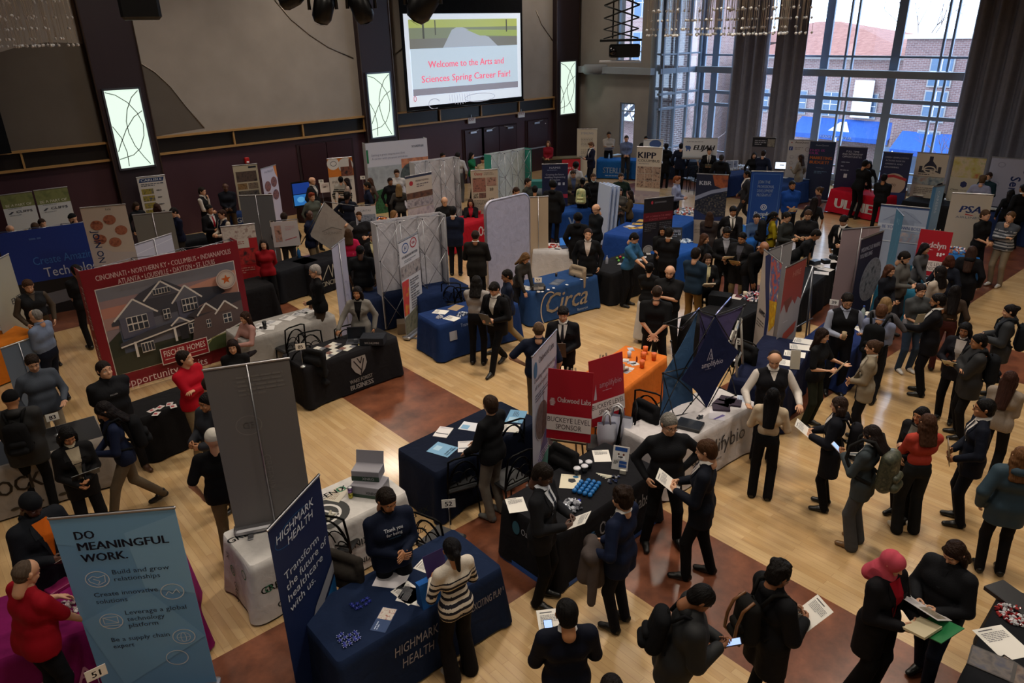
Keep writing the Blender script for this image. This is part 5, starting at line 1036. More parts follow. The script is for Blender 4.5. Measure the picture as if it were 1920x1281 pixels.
roll((489,317),(516,309),'narrow white PATRIOT banner with orange edge and oval photographs','c0bcd0',[('p',[(.8,0),(1,0),(1,.5),(.88,.3)],'d08040'),t_('PATRIOT',.5,.2,.08,'404860',w=.55)]+[('e',x,y,.2,.2,PH('503840','8a5a58','303448',scale=12,seed=i)) for i,(x,y) in enumerate(((.3,.7),(.72,.6),(.3,1.15),(.74,1.1)))],w=.8)
roll((448,367),(510,365),'tall plain grey back of a banner left of the black-coated visitor','63666a',[('r',.8,.78,.93,.98,'d0c8b8'),('tl',.82,.8,.08,3,.03,'504840')],w=.84,back=True)
roll((420,425),(470,420),'red and white banner of faces behind the red sweater woman','a82028',[('r',0,.0,1,.42,PH('b0a098','c8c0b8','7a5048',scale=9)),('r',.02,.42,.75,.72,'c8c0b8'),('tl',.06,.5,.55,3,.03,'a06058'),('r',0,.75,1,1.25,PH('502c2c','b83030','302024',scale=7)),('tl',.1,1.35,.7,3,.035,'c08078')],w=.72,z=1.9)
roll((613,298),(659,294),'orange and white PATRIOT banner with an eagle emblem','c4bcb4',[('r',0,0,1,.72,'c87428'),('e',.22,.2,.24,.24,'d0ccc8'),('e',.24,.2,.13,.1,'3c4048',.02),('e',.72,.3,.3,.3,'c4c0bc'),('r',.5,.35,.98,.72,PH('3a2420','7a4838','20181c',scale=8)),('p',[(.85,.5),(.85,.08),(.93,.03),(.98,.5)],PH('5c3028','7a4434',scale=5)),t_('PATRIOT',.52,.98,.12,'a09890',w=.8,b=.02),('tl',.15,1.05,.5,2,.02,'a09890')],w=.82)
popup((693,268),(792,259),'white SCHAEFFLER display wall with printed green and orange pictures','c4c6d4',[('r',0,.1,.03,.3,'1c7048'),t_('SCHAEFFLER',.84,.12,.035,'50607a',w=.2,b=.02),t_('Setting a great impression first',.35,.2,.034,'8088a0',w=.54),t_('A career with purpose and drive',.37,.255,.034,'8088a0',w=.58),('r',.0,.36,.55,1.1,PH('889098','a4acb4','707880',scale=2)),('p',[(0,.75),(.25,.7),(.42,.86),(.42,1.09),(0,1.09)],PH('0c2c1c','24603c','0a2414',scale=9)),('r',.55,.28,1,.42,PH('a05848','c88868','704840',scale=3)),('e',.72,.55,.2,.2,PH('30383c','505c60','242a2e',scale=5))],z=2.4,w=2.2)
roll((725,285),(752,281),'slim white banner with blue machinery standing before the SCHAEFFLER wall','c8ccd8',[('tl',.55,.1,.35,1,.04,'60707a'),('p',[(.1,.75),(.4,.5),(.95,.35),(.95,.85),(.1,1.1)],PH('3a5a98','8aa0c0','283858',scale=14)),('r',.85,.3,.98,.5,'303850')],w=.6)
roll((757,332),(811,322),'beige banner with dark top band and tyre tread pictures beside the grey lattice wall','b8b0a4',[('r',0,0,1,.06,'283048'),('e',.2,.22,.07,.07,'a02830'),t_('CROWN THE RIVALS',.62,.2,.055,'50484a',w=.5,b=.02),('tl',.4,.26,.45,2,.03,'70686a'),('r',0,.5,1,.68,PH('3a2a24','6a4a38','20181a',scale=5)),('r',0,.7,1,.95,PH('70707c','a8a4a8','484850',scale=6)),('r',0,.98,1,1.4,PH('9c94a0','b8b0b4','787080',scale=5))],w=.95)
popup((780,305),(858,295),'silvery back of a pop-up wall with lattice, behind the beige tyre banner','c8c8ce',z=2.3,w=1.5,back=True)
popup((922,290),(995,278),'pale teal-edged back of a pop-up wall near the double doors','c4cccc',z=2.3,w=1.7,back=True,side='2c8a7a')
popup((707,420),(833,402),'grey back of a wide pop-up wall with lattice behind the car-maker banner','c0bec6',z=2.3,w=1.5,back=True)
roll((748,455),(782,437),'tall white HYUNDAI KIA banner with two round car badges','c4c4cc',[('e',.3,.2,.17,.13,'2a5090',.03),t_('H',.3,.26,.12,'2a5090',b=.03,s=.3),('e',.72,.16,.17,.13,'a83038',.03),t_('KIA',.72,.19,.07,'a83038',b=.03),t_('HYUNDAI KIA MOTORS',.5,.44,.07,'404858',w=.8,b=.03),('tl',.2,.5,.6,2,.02,'707880'),('r',0,.62,1,.95,PH('40404c','a8a0a0','605860',scale=7)),('p',[(0,1.0),(.35,1.0),(.25,1.9),(0,1.9)],PH('c8b020','c03040','b86030',scale=4))]+[('tl',.4,1.05+.2*i,.45,3,.03,'606068') for i in range(4)]+[('p',[(0,1.95),(1,1.75),(1,2.4),(0,2.4)],PH('3c4030','707060','282c28',scale=5))],w=.8)
roll((883,320),(932,317),'beige Oatey banner with grouped photographs behind the red table','b4a898',[t_('Oatey',.28,.17,.11,'a82830',b=.03,w=.3),t_('TOGETHER',.65,.12,.045,'504848',w=.32),t_('EVERYTHING',.67,.18,.045,'504848',w=.36),('r',.06,.27,.54,.78,PH('402828','98685c','584038',scale=9)),('r',.57,.27,.94,.57,PH('483434','a88478','605048',scale=12)),('r',.06,.82,.25,1.0,PH('b0a898','504840',scale=30,kind='v')),('r',.28,.82,.54,1.0,PH('402c2c','806058',scale=10)),('tl',.08,1.08,.6,4,.025,'606058'),t_('20',.75,.75,.1,'404040',b=.03),t_('1.5B',.75,1.1,.08,'404040',b=.03),('tl',.06,1.3,.8,5,.025,'808078')],w=.8)
mb=MB(); A_,B_=at(910,380,2.3),at(990,362,2.3); cA=(A_+B_)/2; u_=(B_-A_).normalized(); bw=1.36
t=empty('fabric_display_board',(cA.x,cA.y,0),math.atan2(u_.y,u_.x),'big round-cornered plain lilac-white fabric display board in the middle of the hall','display wall')
rp=[(-bw/2,.04)]+[(-bw/2+.2-.2*math.cos(a),2.1+.2*math.sin(a)) for a in np.linspace(0,pi/2,8)]+[(bw/2-.2+.2*math.sin(a),2.1+.2*math.cos(a)) for a in np.linspace(0,pi/2,8)]+[(bw/2,.04)]
n=len(rp); vs=[(x,-.03,z) for x,z in rp]+[(x,.03,z) for x,z in rp]; mb.add(vs,[tuple(range(n)),tuple(range(2*n-1,n-1,-1))]+[(i,n+i,n+(i+1)%n,(i+1)%n) for i in range(n)],mat('a8a8c0','cloth')); mb.build('fabric_sleeve',t)
mb=MB(); mb.tube([(x,0,z) for x,z in rp],.036,mat('b8b8c8','metal',rough=.5),8); mb.build('tube_frame',t)
for s in(-1,1): mb=MB(); mb.box((s*bw*.35,0,.015),(.1,.5,.02),mat('8a8a90','metal')); mb.build('foot',t)
roll((995,368),(1023,370),'plain beige back of a banner directly right of the round-cornered board','b09c84',[],w=.5,back=True,hd=10)
roll((1018,308),(1063,307),'navy banner with white text above the blue table, left of the drinks cooler','1c2244',[t_('NAMIS',.5,.17,.08,'b8bcd0',w=.42,b=.02),('tl',.2,.21,.65,1,.02,'9098b8'),t_('Creating the future',.5,.42,.07,'c0c4d8',w=.7,b=.02),t_('enabling Engineering',.5,.52,.07,'c0c4d8',w=.8,b=.02),t_('Success',.5,.62,.07,'c0c4d8',w=.4,b=.02),('r',.62,.7,.72,.8,'b8bcd0'),('r',.8,.7,.88,.8,'b8bcd0'),('r',.7,1.15,1,1.3,'a02840')],w=.78)
roll((1084,242),(1118,242),'tall white STERLING banner with small print beside the glowing wall panel','ccc4b4',[t_('STERLING',.5,.24,.1,'6a7a9c',w=.62),('tl',.2,.42,.6,7,.03,'8a8680'),('tl',.2,1.0,.6,6,.03,'8a8680'),('p',[(.4,2.35),(.6,2.15),(.65,2.2),(.55,2.4)],'3a6aa8')],w=.8)
roll((1194,275),(1242,277),'white KIPP COLUMBUS banner with rows of classroom photographs','c8c0b4',[t_('KIPP',.42,.42,.25,'202840',w=.7,b=.04),t_('COLUMBUS',.5,.56,.1,'30343c',w=.86,b=.01),('tl',.1,.62,.7,1,.02,'808080')]+[('r',.05+.32*(i%3),.74+.28*(i//3),.35+.32*(i%3),1.0+.28*(i//3),PH('403030','b09888','705850',scale=12,seed=i)) for i in range(9)]+[('r',0,1.7,1,1.85,'9c94a0'),('r',0,1.85,1,2.2,PH('7c7898','a8a0a8','8c8090',scale=3)),('r',0,2.2,1,2.4,'8a7c50')],w=.86)
t=banner((1287,256),(1342,262),'white ELIJAH sign board with a blue elephant in front of the left bay window','d0d4dc',[('e',.16,.28,.075,.06,'3c5a98'),('e',.1,.25,.035,.035,'3c5a98'),('r',.1,.3,.13,.38,'3c5a98'),('r',.18,.3,.21,.38,'3c5a98'),t_('ELIJAH',.62,.34,.15,'20242c',w=.62,b=.05,s=.25),('tl',.1,.09,.8,1,.02,'90949c')],w=1.2,z0=1.3,hd=0,name='sign_board',cat='sign',rail='d0d4dc') 
roll((1420,255),(1447,260),'black-topped banner standing before the dark drapes','1c1c24',[('r',0,.42,1,2.4,'6a646a'),('tl',.1,.12,.5,3,.04,'a0a0a8'),('r',.66,.06,.98,.4,PH('706860','a09888',scale=12))],w=.78,hd=-6)
t=banner((1208,262),(1243,262),'white board with a blue elephant partly hidden behind the KIPP banner','cdd2da',[('e',.6,.2,.3,.2,'3c5a98')],w=.7,z0=1.2,hd=0,name='sign_board',cat='sign',rail='d0d4dc')
roll((1485,260),(1520,265),'white AutoQuest banner with social media icons near the window','c4c0c0',[t_('AutoQuest',.55,.13,.08,'504850',w=.55,b=.02),('p',[(.1,.13),(.17,.13),(.135,.06)],'a83038'),('r',.05,.28,.2,.44,'2c4488'),t_('f',.125,.42,.12,'e0e4ea',b=.03),('tl',.28,.3,.35,2,.03,'90888c'),('e',.8,.38,.09,.09,'8a7068',.015)]+[('e',.2+.3*(i%3),.72+.25*(i//3),.08,.07,'9c9498',.012) for i in range(9)],w=.8,hd=-4)
roll((1524,264),(1564,267),'dark blue banner reading MARKETING BUDGET in purple and orange','1c2c4c',[t_('AutoQuest',.48,.17,.06,'a8b0c0',w=.5),t_('THIS IS',.3,.4,.1,'a04090',w=.6,b=.05,a='c'),t_('OUR',.2,.52,.1,'a04090',w=.36,b=.05),t_('MARKETING',.5,.72,.13,'c87030',w=.86,b=.06),t_('BUDGET?',.45,.9,.13,'c87030',w=.74,b=.06),t_('We hope',.5,1.08,.04,'a0a8b8',w=.3),('tl',.3,1.2,.5,2,.03,'6080a0')],w=.82,hd=-4)
roll((1580,273),(1622,279),'navy banner reading FULL TIME AND INTERNSHIP OPPORTUNITIES behind the red table','1e2244',[t_('FULL TIME',.5,.19,.07,'c8ccdc',w=.45,b=.02),t_('AND INTERNSHIP',.5,.29,.07,'c8ccdc',w=.72,b=.02),t_('OPPORTUNITIES',.5,.39,.07,'c8ccdc',w=.68,b=.02),('tl',.15,.55,.5,1,.03,'a0a8c0'),('tl',.15,.7,.2,1,.03,'a0a8c0'),('tl',.15,.85,.5,1,.03,'a0a8c0'),('r',.3,1.0,.42,1.15,'c8ccd8')],w=.85,hd=-6)
roll((1666,283),(1703,290),'navy banner with a map of the country and red ribbon, right of the black-shirted visitor','20284c',[t_('1000+ EMPLOYERS',.5,.2,.06,'b8bccc',w=.8,b=.02),t_('ACROSS NORTH',.45,.32,.06,'b8bccc',w=.66,b=.02),t_('AMERICA AND',.42,.44,.06,'b8bccc',w=.6,b=.02),t_('GROWING',.36,.56,.06,'b8bccc',w=.5,b=.02),('e',.52,1.15,.42,.4,'b8a494'),('p',[(.05,.86),(.5,.8),(.95,.92),(.95,1.02),(.5,.9),(.05,.96)],'a83038'),t_('Ny',.55,1.22,.1,'403030'),('p',[(0,1.5),(1,1.45),(1,2.4),(0,2.4)],'20386c')],w=.82,hd=-8)
roll((1726,286),(1775,289),'beige banner with a large dark flask and Q emblem at the window','c4b8a8',[('p',[(.42,.1),(.54,.1),(.54,.26),(.68,.42),(.7,.55),(.28,.55),(.3,.42),(.42,.26)],'24263c'),('r',.14,.45,.24,.68,'30303c'),('r',.74,.45,.84,.68,'30303c'),('p',[(.14,.68),(.84,.68),(.7,.58),(.28,.58)],'30303c'),('e',.48,.56,.2,.13,'c4b8a8',.045),('l',[(.5,.6),(.8,.7)],.05,'c4b8a8'),('tl',.15,.72,.6,1,.03,'504850'),('r',0,.8,1,.82,'807870'),('r',0,.82,1,1.1,PH('607080','a0a8a8','a07868',scale=6)),('tl',.1,1.2,.7,4,.03,'8a8078')],w=.86,hd=-6)
roll((1798,292),(1843,298),'white banner with warm floral photograph and small blue cube logo','c0b8a8',[('r',0,0,1,.72,PH('b06848','b8b068','c8b8a0','88a058',scale=3)),('p',[(.36,.9),(.46,.84),(.56,.9),(.56,1.02),(.46,1.08),(.36,1.02)],'28305c'),t_('Clean',.2,1.2,.07,'303030',w=.25,s=.3),('tl',.4,1.16,.4,1,.02,'a09890')],w=.82,hd=-6)
roll((1868,295),(1925,299),'pale lilac SENSATA banner with sideways lettering at the right edge','a8a8bc',[('e',.3,.2,.1,.08,'8c8ca0',.02),('e',.25,.8,.1,.08,'9494a8',.02),('e',.22,1.3,.1,.08,'9494a8',.02),t_('Sensata',.62,1.05,.26,'30407c',rot=-90,b=.03),('r',.9,.1,1,.4,'384478')],w=.95,hd=-8)
roll((1796,362),(1853,365),'beige PSA AIRLINES banner left of the black polo shirt visitor','b0a698',[t_('PSA',.52,.52,.2,'30427c',w=.52,b=.04,s=.25),('p',[(.42,.55),(.62,.58),(.7,.53),(.6,.6),(.42,.58)],'b04040'),t_('AIRLINES',.5,.68,.06,'606878',w=.6)],w=.84)
roll((1657,390),(1737,384),'pale blue banner with a drawing of a house reading BE YOUR OWN BOSS','98a4bc',[('r',0,0,1,.04,'284070'),('p',[(.1,.35),(.35,.15),(.5,.1),(.7,.15),(.9,.35)],'8c98b0'),('l',[(.1,.35),(.5,.1),(.9,.35)],.012,'707c98'),('r',.25,.3,.75,.42,'8490a8'),('r',0,.42,1,.56,'b4bccc'),t_('BE YOUR OWN BOSS',.5,.53,.08,'6070a0',w=.8,b=.04),('r',.4,.6,1,.82,PH('b08880','90a0b8','c0b0b0',scale=6)),('r',0,.82,1,.84,'c8d0dc')],w=.95,hd=-4)
roll((1681,390),(1695,405),'narrow teal-blue banner seen edge-on before the house drawing banner','3c7494',[('l',[(.2,0),(.9,1.3)],.02,'5c94b0'),('l',[(.9,.5),(.1,2)],.02,'5c94b0'),t_('A 2',.5,.35,.16,'90b8cc')],w=.7,name='roll_up_banner')
roll((1755,345),(1767,352),'narrow white and blue banner seen edge-on beside the seated student','88aac8',[('r',0,0,.3,2.4,'5088b8'),t_('CAREERS',.5,.8,.2,'d0dcea',rot=-90)],w=.5,hd=60)
roll((1585,430),(1645,425),'pinkish-grey back of a banner behind the navy MEDPACE banner','a08c90',[('l',[(.7,0),(.7,2.3)],.01,'b8a8a8')],w=.84,back=True)
roll((1613,450),(1660,432),'navy banner reading MEDPACE IS WHERE YOU BELONG with a round building photograph','181e3c',[t_('MEDPACE IS WHERE',.5,.3,.1,'aab0c4',w=.86,b=.05),t_('YOU BELONG',.33,.44,.1,'aab0c4',w=.55,b=.05),('e',.75,1.05,.48,.5,'8890a4'),('e',.75,1.05,.46,.48,PH('38404c','888c98','545c68',scale=7)),('tl',.1,1.7,.3,2,.03,'7080a0')],w=.88)
roll((1432,467),(1468,495),'white AWMO banner with a navy curve and a yellow and blue photograph','b4a8a0',[('p',[(.3,0),(.12,.1),(.3,.7),(.5,1.2),(.55,2.3),(.62,2.3),(.7,1.2),(.5,.6),(.42,0)],'26305c'),('p',[(.42,0),(1,0),(1,1.2),(.75,1.4),(.62,.9)],PH('3c78b0','c05838','2c6098','e0c0a0',scale=6)),('p',[(.62,.9),(1,.8),(1,1.3),(.75,1.55)],PH('d8a820','b8881c','e0c040',scale=7)),t_('AWMO',.3,1.35,.12,'20242c',w=.36,b=.05,s=.2),('tl',.06,1.48,.4,3,.03,'706860')],w=.86)
roll((1445,468),(1485,453),'plain pale grey back of a banner rising between the AWMO and red ribbon banners','9c9a9c',[],w=.82,back=True)
roll((1478,500),(1508,485),'grey and red banner with arrow-shaped red panels, right of the AWMO banner','a09ca0',[('p',[(0,0),(1,0),(1,.95),(.8,.85),(.7,1.0),(.55,.85),(.3,1.1),(.15,.85),(0,1.05)],'98403c'),('p',[(.1,.8),(.5,.75),(.35,1.12)],'7a4438'),t_('HIRE',.6,.3,.14,'c08880',w=.4),('tl',.2,1.3,.4,1,.02,'c0c0c4'),('p',[(.3,1.6),(.9,1.45),(.85,1.7),(.2,1.85)],'b85848')],w=.78)
roll((1212,373),(1260,368),'black and red banner with a round seal above the blue tables','18161c',[('e',.27,.12,.035,.05,'a03040'),('r',.35,.1,.75,.15,'505058'),('r',0,.42,1,.68,'5c1420'),t_('GET A CAREER IN THE ARMED',.5,.56,.055,'b06068',w=.85,b=.02),t_('FORCES TODAY',.5,.65,.055,'b06068',w=.6,b=.02),('tl',.05,.74,.4,5,.025,'505058'),('tl',.55,.74,.4,5,.025,'505058'),('e',.2,1.55,.17,.15,'9c9690'),('e',.2,1.55,.13,.115,'70706c',.02),('tl',.5,1.5,.4,2,.025,'606068')],w=.8)
roll((1312,326),(1361,328),'KBR banner showing the dark planet edge with orange glow','20263c',[('p',[(.5,0),(1,0),(1,.5),(.6,.35)],PH('6a3424','a85c38','40242c',scale=3)),('p',[(0,.72),(.5,.5),(1,.38),(1,.5),(.5,.62),(0,.86)],'8c94ac'),('p',[(0,.9),(1,.5),(1,1.35),(0,1.3)],PH('10141c','202838','706858',scale=18)),('p',[(0,1.15),(.5,1.4),(1,1.35),(1,1.5),(0,1.5)],'20305c'),('r',0,1.5,1,2.5,'a09890'),t_('KBR',.3,.34,.14,'c8ccd8',w=.38,b=.04),t_('JOIN US',.2,1.75,.09,'807870',a='c',w=.3),('tl',.06,1.82,.5,3,.025,'807870')],w=.84)
roll((1415,321),(1464,322),'bright blue PEOPLES banner reading JOIN THE PROFESSIONAL DEVELOPMENT PROGRAM AT','1c4a98',[('r',.07,.07,.93,.082,'6088c0'),('r',.07,.07,.082,2.3,'6088c0'),('r',.918,.07,.93,2.3,'6088c0')]+[t_(s,.24,y,.1,'b8c8e0',a='l',w=w,b=.01) for s,y,w in(('JOIN THE',.38,.38),('PROFESSIONAL',.53,.52),('DEVELOPMENT',.67,.5),('PROGRAM AT',.81,.46))]+[('e',.5,1.17,.1,.1,'d0dcec',.025),('e',.5,1.17,.05,.05,'d0dcec',.02),t_('Peoples',.5,1.45,.14,'d0dcec',w=.58,b=.05,s=.2),('tl',.25,1.5,.5,1,.015,'90b0d8')],w=.84)
roll((622,465),(645,447),'white banner seen at a steep angle beside the pink shirt woman','a8a8c0',[('l',[(.5,0),(.5,2.4)],.02,'70708a'),t_('CO',.5,1.5,.4,'9898b4',rot=-90)],w=.72,back=True)
roll((-30,500),(12,478),'cream banner cut off by the left edge beside the orange table','a8a494',[t_('ENTS',.82,1.0,.13,'303840',b=.03),('tl',.6,1.2,.3,1,.03,'505050')],w=.9)
roll((12,650),(55,635),'small blue-grey board standing at the left edge behind the gesturing man','59687c',[],w=.55,z=1.3,back=True)
# blue-striped leaning panels
for k in range(3):
    p0,p1=at(1131+k*7,348-k*1,1.7),at(1126+k*8,395,.55)
A_=at(1140,346,1.75); t=empty('folding_panel_stand',(A_.x,A_.y,0),math.atan2(A_.y,A_.x)-pi/2,'white and blue folding panels seen edge-on beside the long-haired visitor','display stand')
for k in range(3): mb=MB(); mb.box((-.12+k*.11,0,.9),(.045,.7,1.7),mat('b4c4e0','print'),tilt=(0,.07,.5)); mb.build('panel',t)
# red sponsor signs on easels
RED='a00c20'
def spons(name): return [('r',0,1.05,1,1.42,'d8ccc8'),t_('BUCKEYE LEVEL',.5,1.22,.125,'301418',w=.96),t_('SPONSOR',.5,1.38,.125,'301418',w=.58)]+name
easel_sign((1037,702),(1103,688),.98,'red Oakwood Labs BUCKEYE LEVEL SPONSOR sign on an easel',[t_('Oakwood Labs',.6,.75,.13,'e0d0d0',w=.74,b=.03)]+[('e',.12,.68+.03*i,.075-.012*abs(i-2.5),.012,'c8b0b0') for i in range(6)]+spons([]),w=.6,hd=-12,zt=1.72,col=RED)
easel_sign((1118,685),(1152,653),.98,'red amplifybio BUCKEYE LEVEL SPONSOR sign on an easel',[t_('amplifybio',.6,.72,.15,'c8a0a8',w=.66,b=.01),('p',[(.08,.98),(.17,.98),(.17,.6)],'b8a8b0'),('tl',.35,.8,.45,1,.02,'c0808c')]+spons([]),w=.6,hd=40,zt=1.6,col=RED)
easel_sign((1730,432),(1784,433),.95,'red Andelyn BUCKEYE LEVEL SPONSOR sign on an easel',[t_('andelyn',.5,.6,.22,'e0d4d8',w=.76,b=.03),('tl',.2,.66,.5,1,.03,'e0b0b8')]+[('e',.68+.09*(i%3),.78+.06*(i//3),.035,.035,'e0d4d8') for i in range(5)]+spons([]),w=.6,hd=-4,zt=1.75,col=RED)
# amplifybio fabric-panel frame on the white table
a0,b0=at(1236,786,ZT+.03),at(1380,741,ZT+.03); u0=(b0-a0).normalized(); n0=Vector((u0.y,-u0.x,0))
def onpl(px,py,off=0): r=Vector(ray(px,py)); o_=Vector((0,0,CAMH)); q=a0+n0*off; tt=(q-o_).dot(n0)/r.dot(n0); return o_+r*tt-Vector((a0.x,a0.y,0))
t=empty('fabric_panel_display',(a0.x,a0.y,0),0,'open lattice display with blue and purple stretched fabric panels lettered amplifybio','display stand')
def panel_px(name,pts,off,c,lab,ops=None):
    P_=[onpl(x,y,o2) for (x,y,o2) in pts]; cen=sum(P_,Vector())/len(P_); vs=[cen]+P_; mb=MB(); n=len(P_); m=mat(c,'cloth')
    k=6; fs=[]; vv=[]
    for i in range(n):
        A,B=P_[i],P_[(i+1)%n]
        for j in range(k): s=j/k; q=A+(B-A)*s; vv.append(q+(cen-q)*.10*math.sin(pi*s))
    N_=len(vv); mb.add(vv+[cen],[(i,(i+1)%N_,N_) for i in range(N_)],m); o=mb.build(name,t); sd=o.modifiers.new('s','SOLIDIFY'); sd.thickness=.004; o['label']=lab; return o,cen
panel_px('fabric_panel',[(1308,586,.0),(1243,702,0),(1236,786,0),(1300,752,.0),(1300,670,0)],0,'43658e','light blue stretched fabric panel')
panel_px('fabric_panel',[(1311,584,.02),(1341,593,.02),(1395,573,.02),(1366,634,.02),(1345,700,.02),(1306,668,.02)],0,'56507c','muted purple stretched fabric panel')
o,cen=panel_px('fabric_panel',[(1341,594,.16),(1277,712,.16),(1325,765,.16),(1386,660,.16)],0,'1c2448','navy diamond fabric panel lettered amplifybio')
mb=MB(); Mx=Matrix.Translation(cen+n0*.03+Vector((0,0,.1)))@Matrix.Rotation(math.atan2(u0.y,u0.x),4,'Z'); decorate(mb,[t_('amplifybio',.5,.25,.2,'b8b8cc',w=.9),('l',[(.25,.02),(.38,-.38),(.5,.02),(.34,-.05)],.025,'a8a8c0'),('l',[(.33,.02),(.4,-.2),(.46,.0)],.02,'a8a8c0'),('tl',.2,.32,.4,1,.02,'70708c')],.42,Mx,.001); mb.build('lettering',t)
mb=MB(); km=mat('15161c','plastic')
for a_,b_ in [((1310,582),(1341,592)),((1341,592),(1397,572)),((1310,582),(1245,607)),((1245,607),(1277,617)),((1310,582),(1278,618)),((1310,582),(1332,655)),((1310,582),(1277,615)),((1341,592),(1272,712)),((1243,700),(1236,786)),((1243,700),(1287,690)),((1243,700),(1272,712)),((1272,712),(1258,640)),((1272,712),(1236,786)),((1243,700),(1262,775)),((1272,712),(1325,765)),((1295,757),(1277,780)),((1236,786),(1325,768)),((1325,765),(1380,741)),((1380,741),(1350,727)),((1368,690),(1380,741)),((1395,573),(1366,695)),((1366,695),(1325,768)),((1341,592),(1370,640)),((1295,757),(1310,740))]:
    p0,p1=onpl(*a_,.04),onpl(*b_,.04); mb.tube([p0,p1],.008,km,6); mb.ball(p0,.017,km,8); mb.ball(p1,.017,km,8)
mb.build('lattice_frame',t)
mb=MB()
for a_,b_ in [((1341,592),(1370,558)),((1278,618),(1311,578))]: mb.tube([onpl(*a_,.04),onpl(*b_,-.25)],.013,mat('8c90bc','metal'),8)
mb.build('strut',t)
# black wire frame display behind it, white folding frame
A_=at(1385,600,1.6); t=empty('folding_a_frame',(A_.x,A_.y,0),.4,'white folding A-frame stand right of the amplifybio display','frame stand')
for s in(-1,1):
    mb=MB(); mb.tube([(s*.3,-.2,0),(s*.22,0,1.55)],.02,mat('a8a49c','metal',rough=.5),7); mb.build('leg',t); mb=MB(); mb.tube([(s*.3,.35,0),(s*.22,.03,1.5)],.02,mat('a8a49c','metal',rough=.5),7); mb.build('leg',t)
for z in(.4,.95,1.5): mb=MB(); mb.box((0,-.15*(1-z/1.6),z),(.52,.03,.04),mat('a8a49c','metal')); mb.build('crossbar',t)
A_=at(1524,500,1.7); t=empty('folding_a_frame',(A_.x,A_.y,0),-.3,'tall grey metal tripod stand right of the red arrow banner','frame stand')
for x,y in((-.5,0),(.5,.3),(0,-.1)): mb=MB(); mb.tube([(x,y,0),(0,0,1.7)],.017,mat('8c9098','metal'),7); mb.build('leg',t)
mb=MB(); mb.tube([(-.35,0,.5),(.3,.1,.6)],.013,mat('8c9098','metal'),6); mb.build('crossbar',t)
# sail-shaped display near CINCINNATI cloth
A_=at(608,375,2.1); t=empty('fabric_panel_display',(A_.x,A_.y,0),math.atan2(A_.y,A_.x)-pi/2,'lattice display with tilted grey diamond and photo panels above the dark bridge-logo table','display stand')
mb=MB(); D_=[(0,0,0),(.62,-.7,0),(.18,-1.35,0),(-.45,-.8,0)]; mb.add([(x-.0,-.02+ .02*i,2.05+z) for i,(x,z,_) in enumerate(D_)],[(0,1,2,3)],mat('9a9490','cloth')); decorate(mb,[('l',[(.1,.1),(.5,-.05),(.9,.1)],.03,'605c58'),t_('CINCINNATI',.5,.25,.12,'706c68',w=.7)],.6,Matrix.Translation((.1,-.04,1.4)),.001); o=mb.build('fabric_panel',t); o['label']='grey diamond fabric panel'
mb=MB(); mb.box((-1.0,0,1.35),(.62,.01,.62),mat('b4aeb0','print')); decorate(mb,[('r',.1,.15,.35,.8,PH('503830','b08878','506880',scale=9)),('l',[(.45,.75),(.9,.65)],.03,'a04048'),('tl',.5,.2,.35,3,.03,'b8989c')],.62,Matrix.Translation((-1.0,-.006,1.66)),.001); o=mb.build('photo_panel',t); o['label']='white photo panel with a smiling face'
mb=MB(); mb.box((.95,0,1.6),(.5,.01,.55),mat('b8b8c0','print')); decorate(mb,[('r',.05,.4,.95,1.0,PH('405068','8890a0','283040',scale=9)),t_('CINTAS',.5,.25,.1,'505868',w=.5)],.5,Matrix.Translation((.95,-.006,1.87)),.001); mb.build('photo_panel',t)
mb=MB(); 
for a_,b_ in(((-1.3,1.68),(-.68,1.68)),((-1.3,1.05),(-1.3,0)),((-.68,1.05),(0,2.05)),((0,2.05),(.7,1.9)),((.7,1.9),(1.2,1.9)),((.62,1.35),(1.2,0)),((.18,.7),(-.3,0))): mb.tube([(a_[0],.03,a_[1]),(b_[0],.03,b_[1])],.012,mat('707074','metal'),6)
mb.build('frame',t)
# drinks cooler
p=at(1062,320,.5); t=empty('drinks_cooler',(p.x+.2,p.y+.5,0),-.6,'black drinks cooler with red Coca-Cola front beside the far pilaster','cooler')
mb=MB(); mb.box((0,0,.45),(1.5,.6,.9),mat('151214','plastic'),bev=.03); mb.build('cabinet',t); mb=MB(); mb.box((.35,-.31,.55),(.75,.02,.7),mat('b01828','print')); decorate(mb,[('t','Coca-Cola',.5,.5,.16,'e8dcdc',{'w':.8,'s':.3,'b':.02})],.75,Matrix.Translation((.35,-.325,.9)),.001); mb.build('front_panel',t); mb=MB(); mb.box((0,0,.93),(1.5,.6,.04),mat('5a4a30','wood')); mb.build('lid',t)
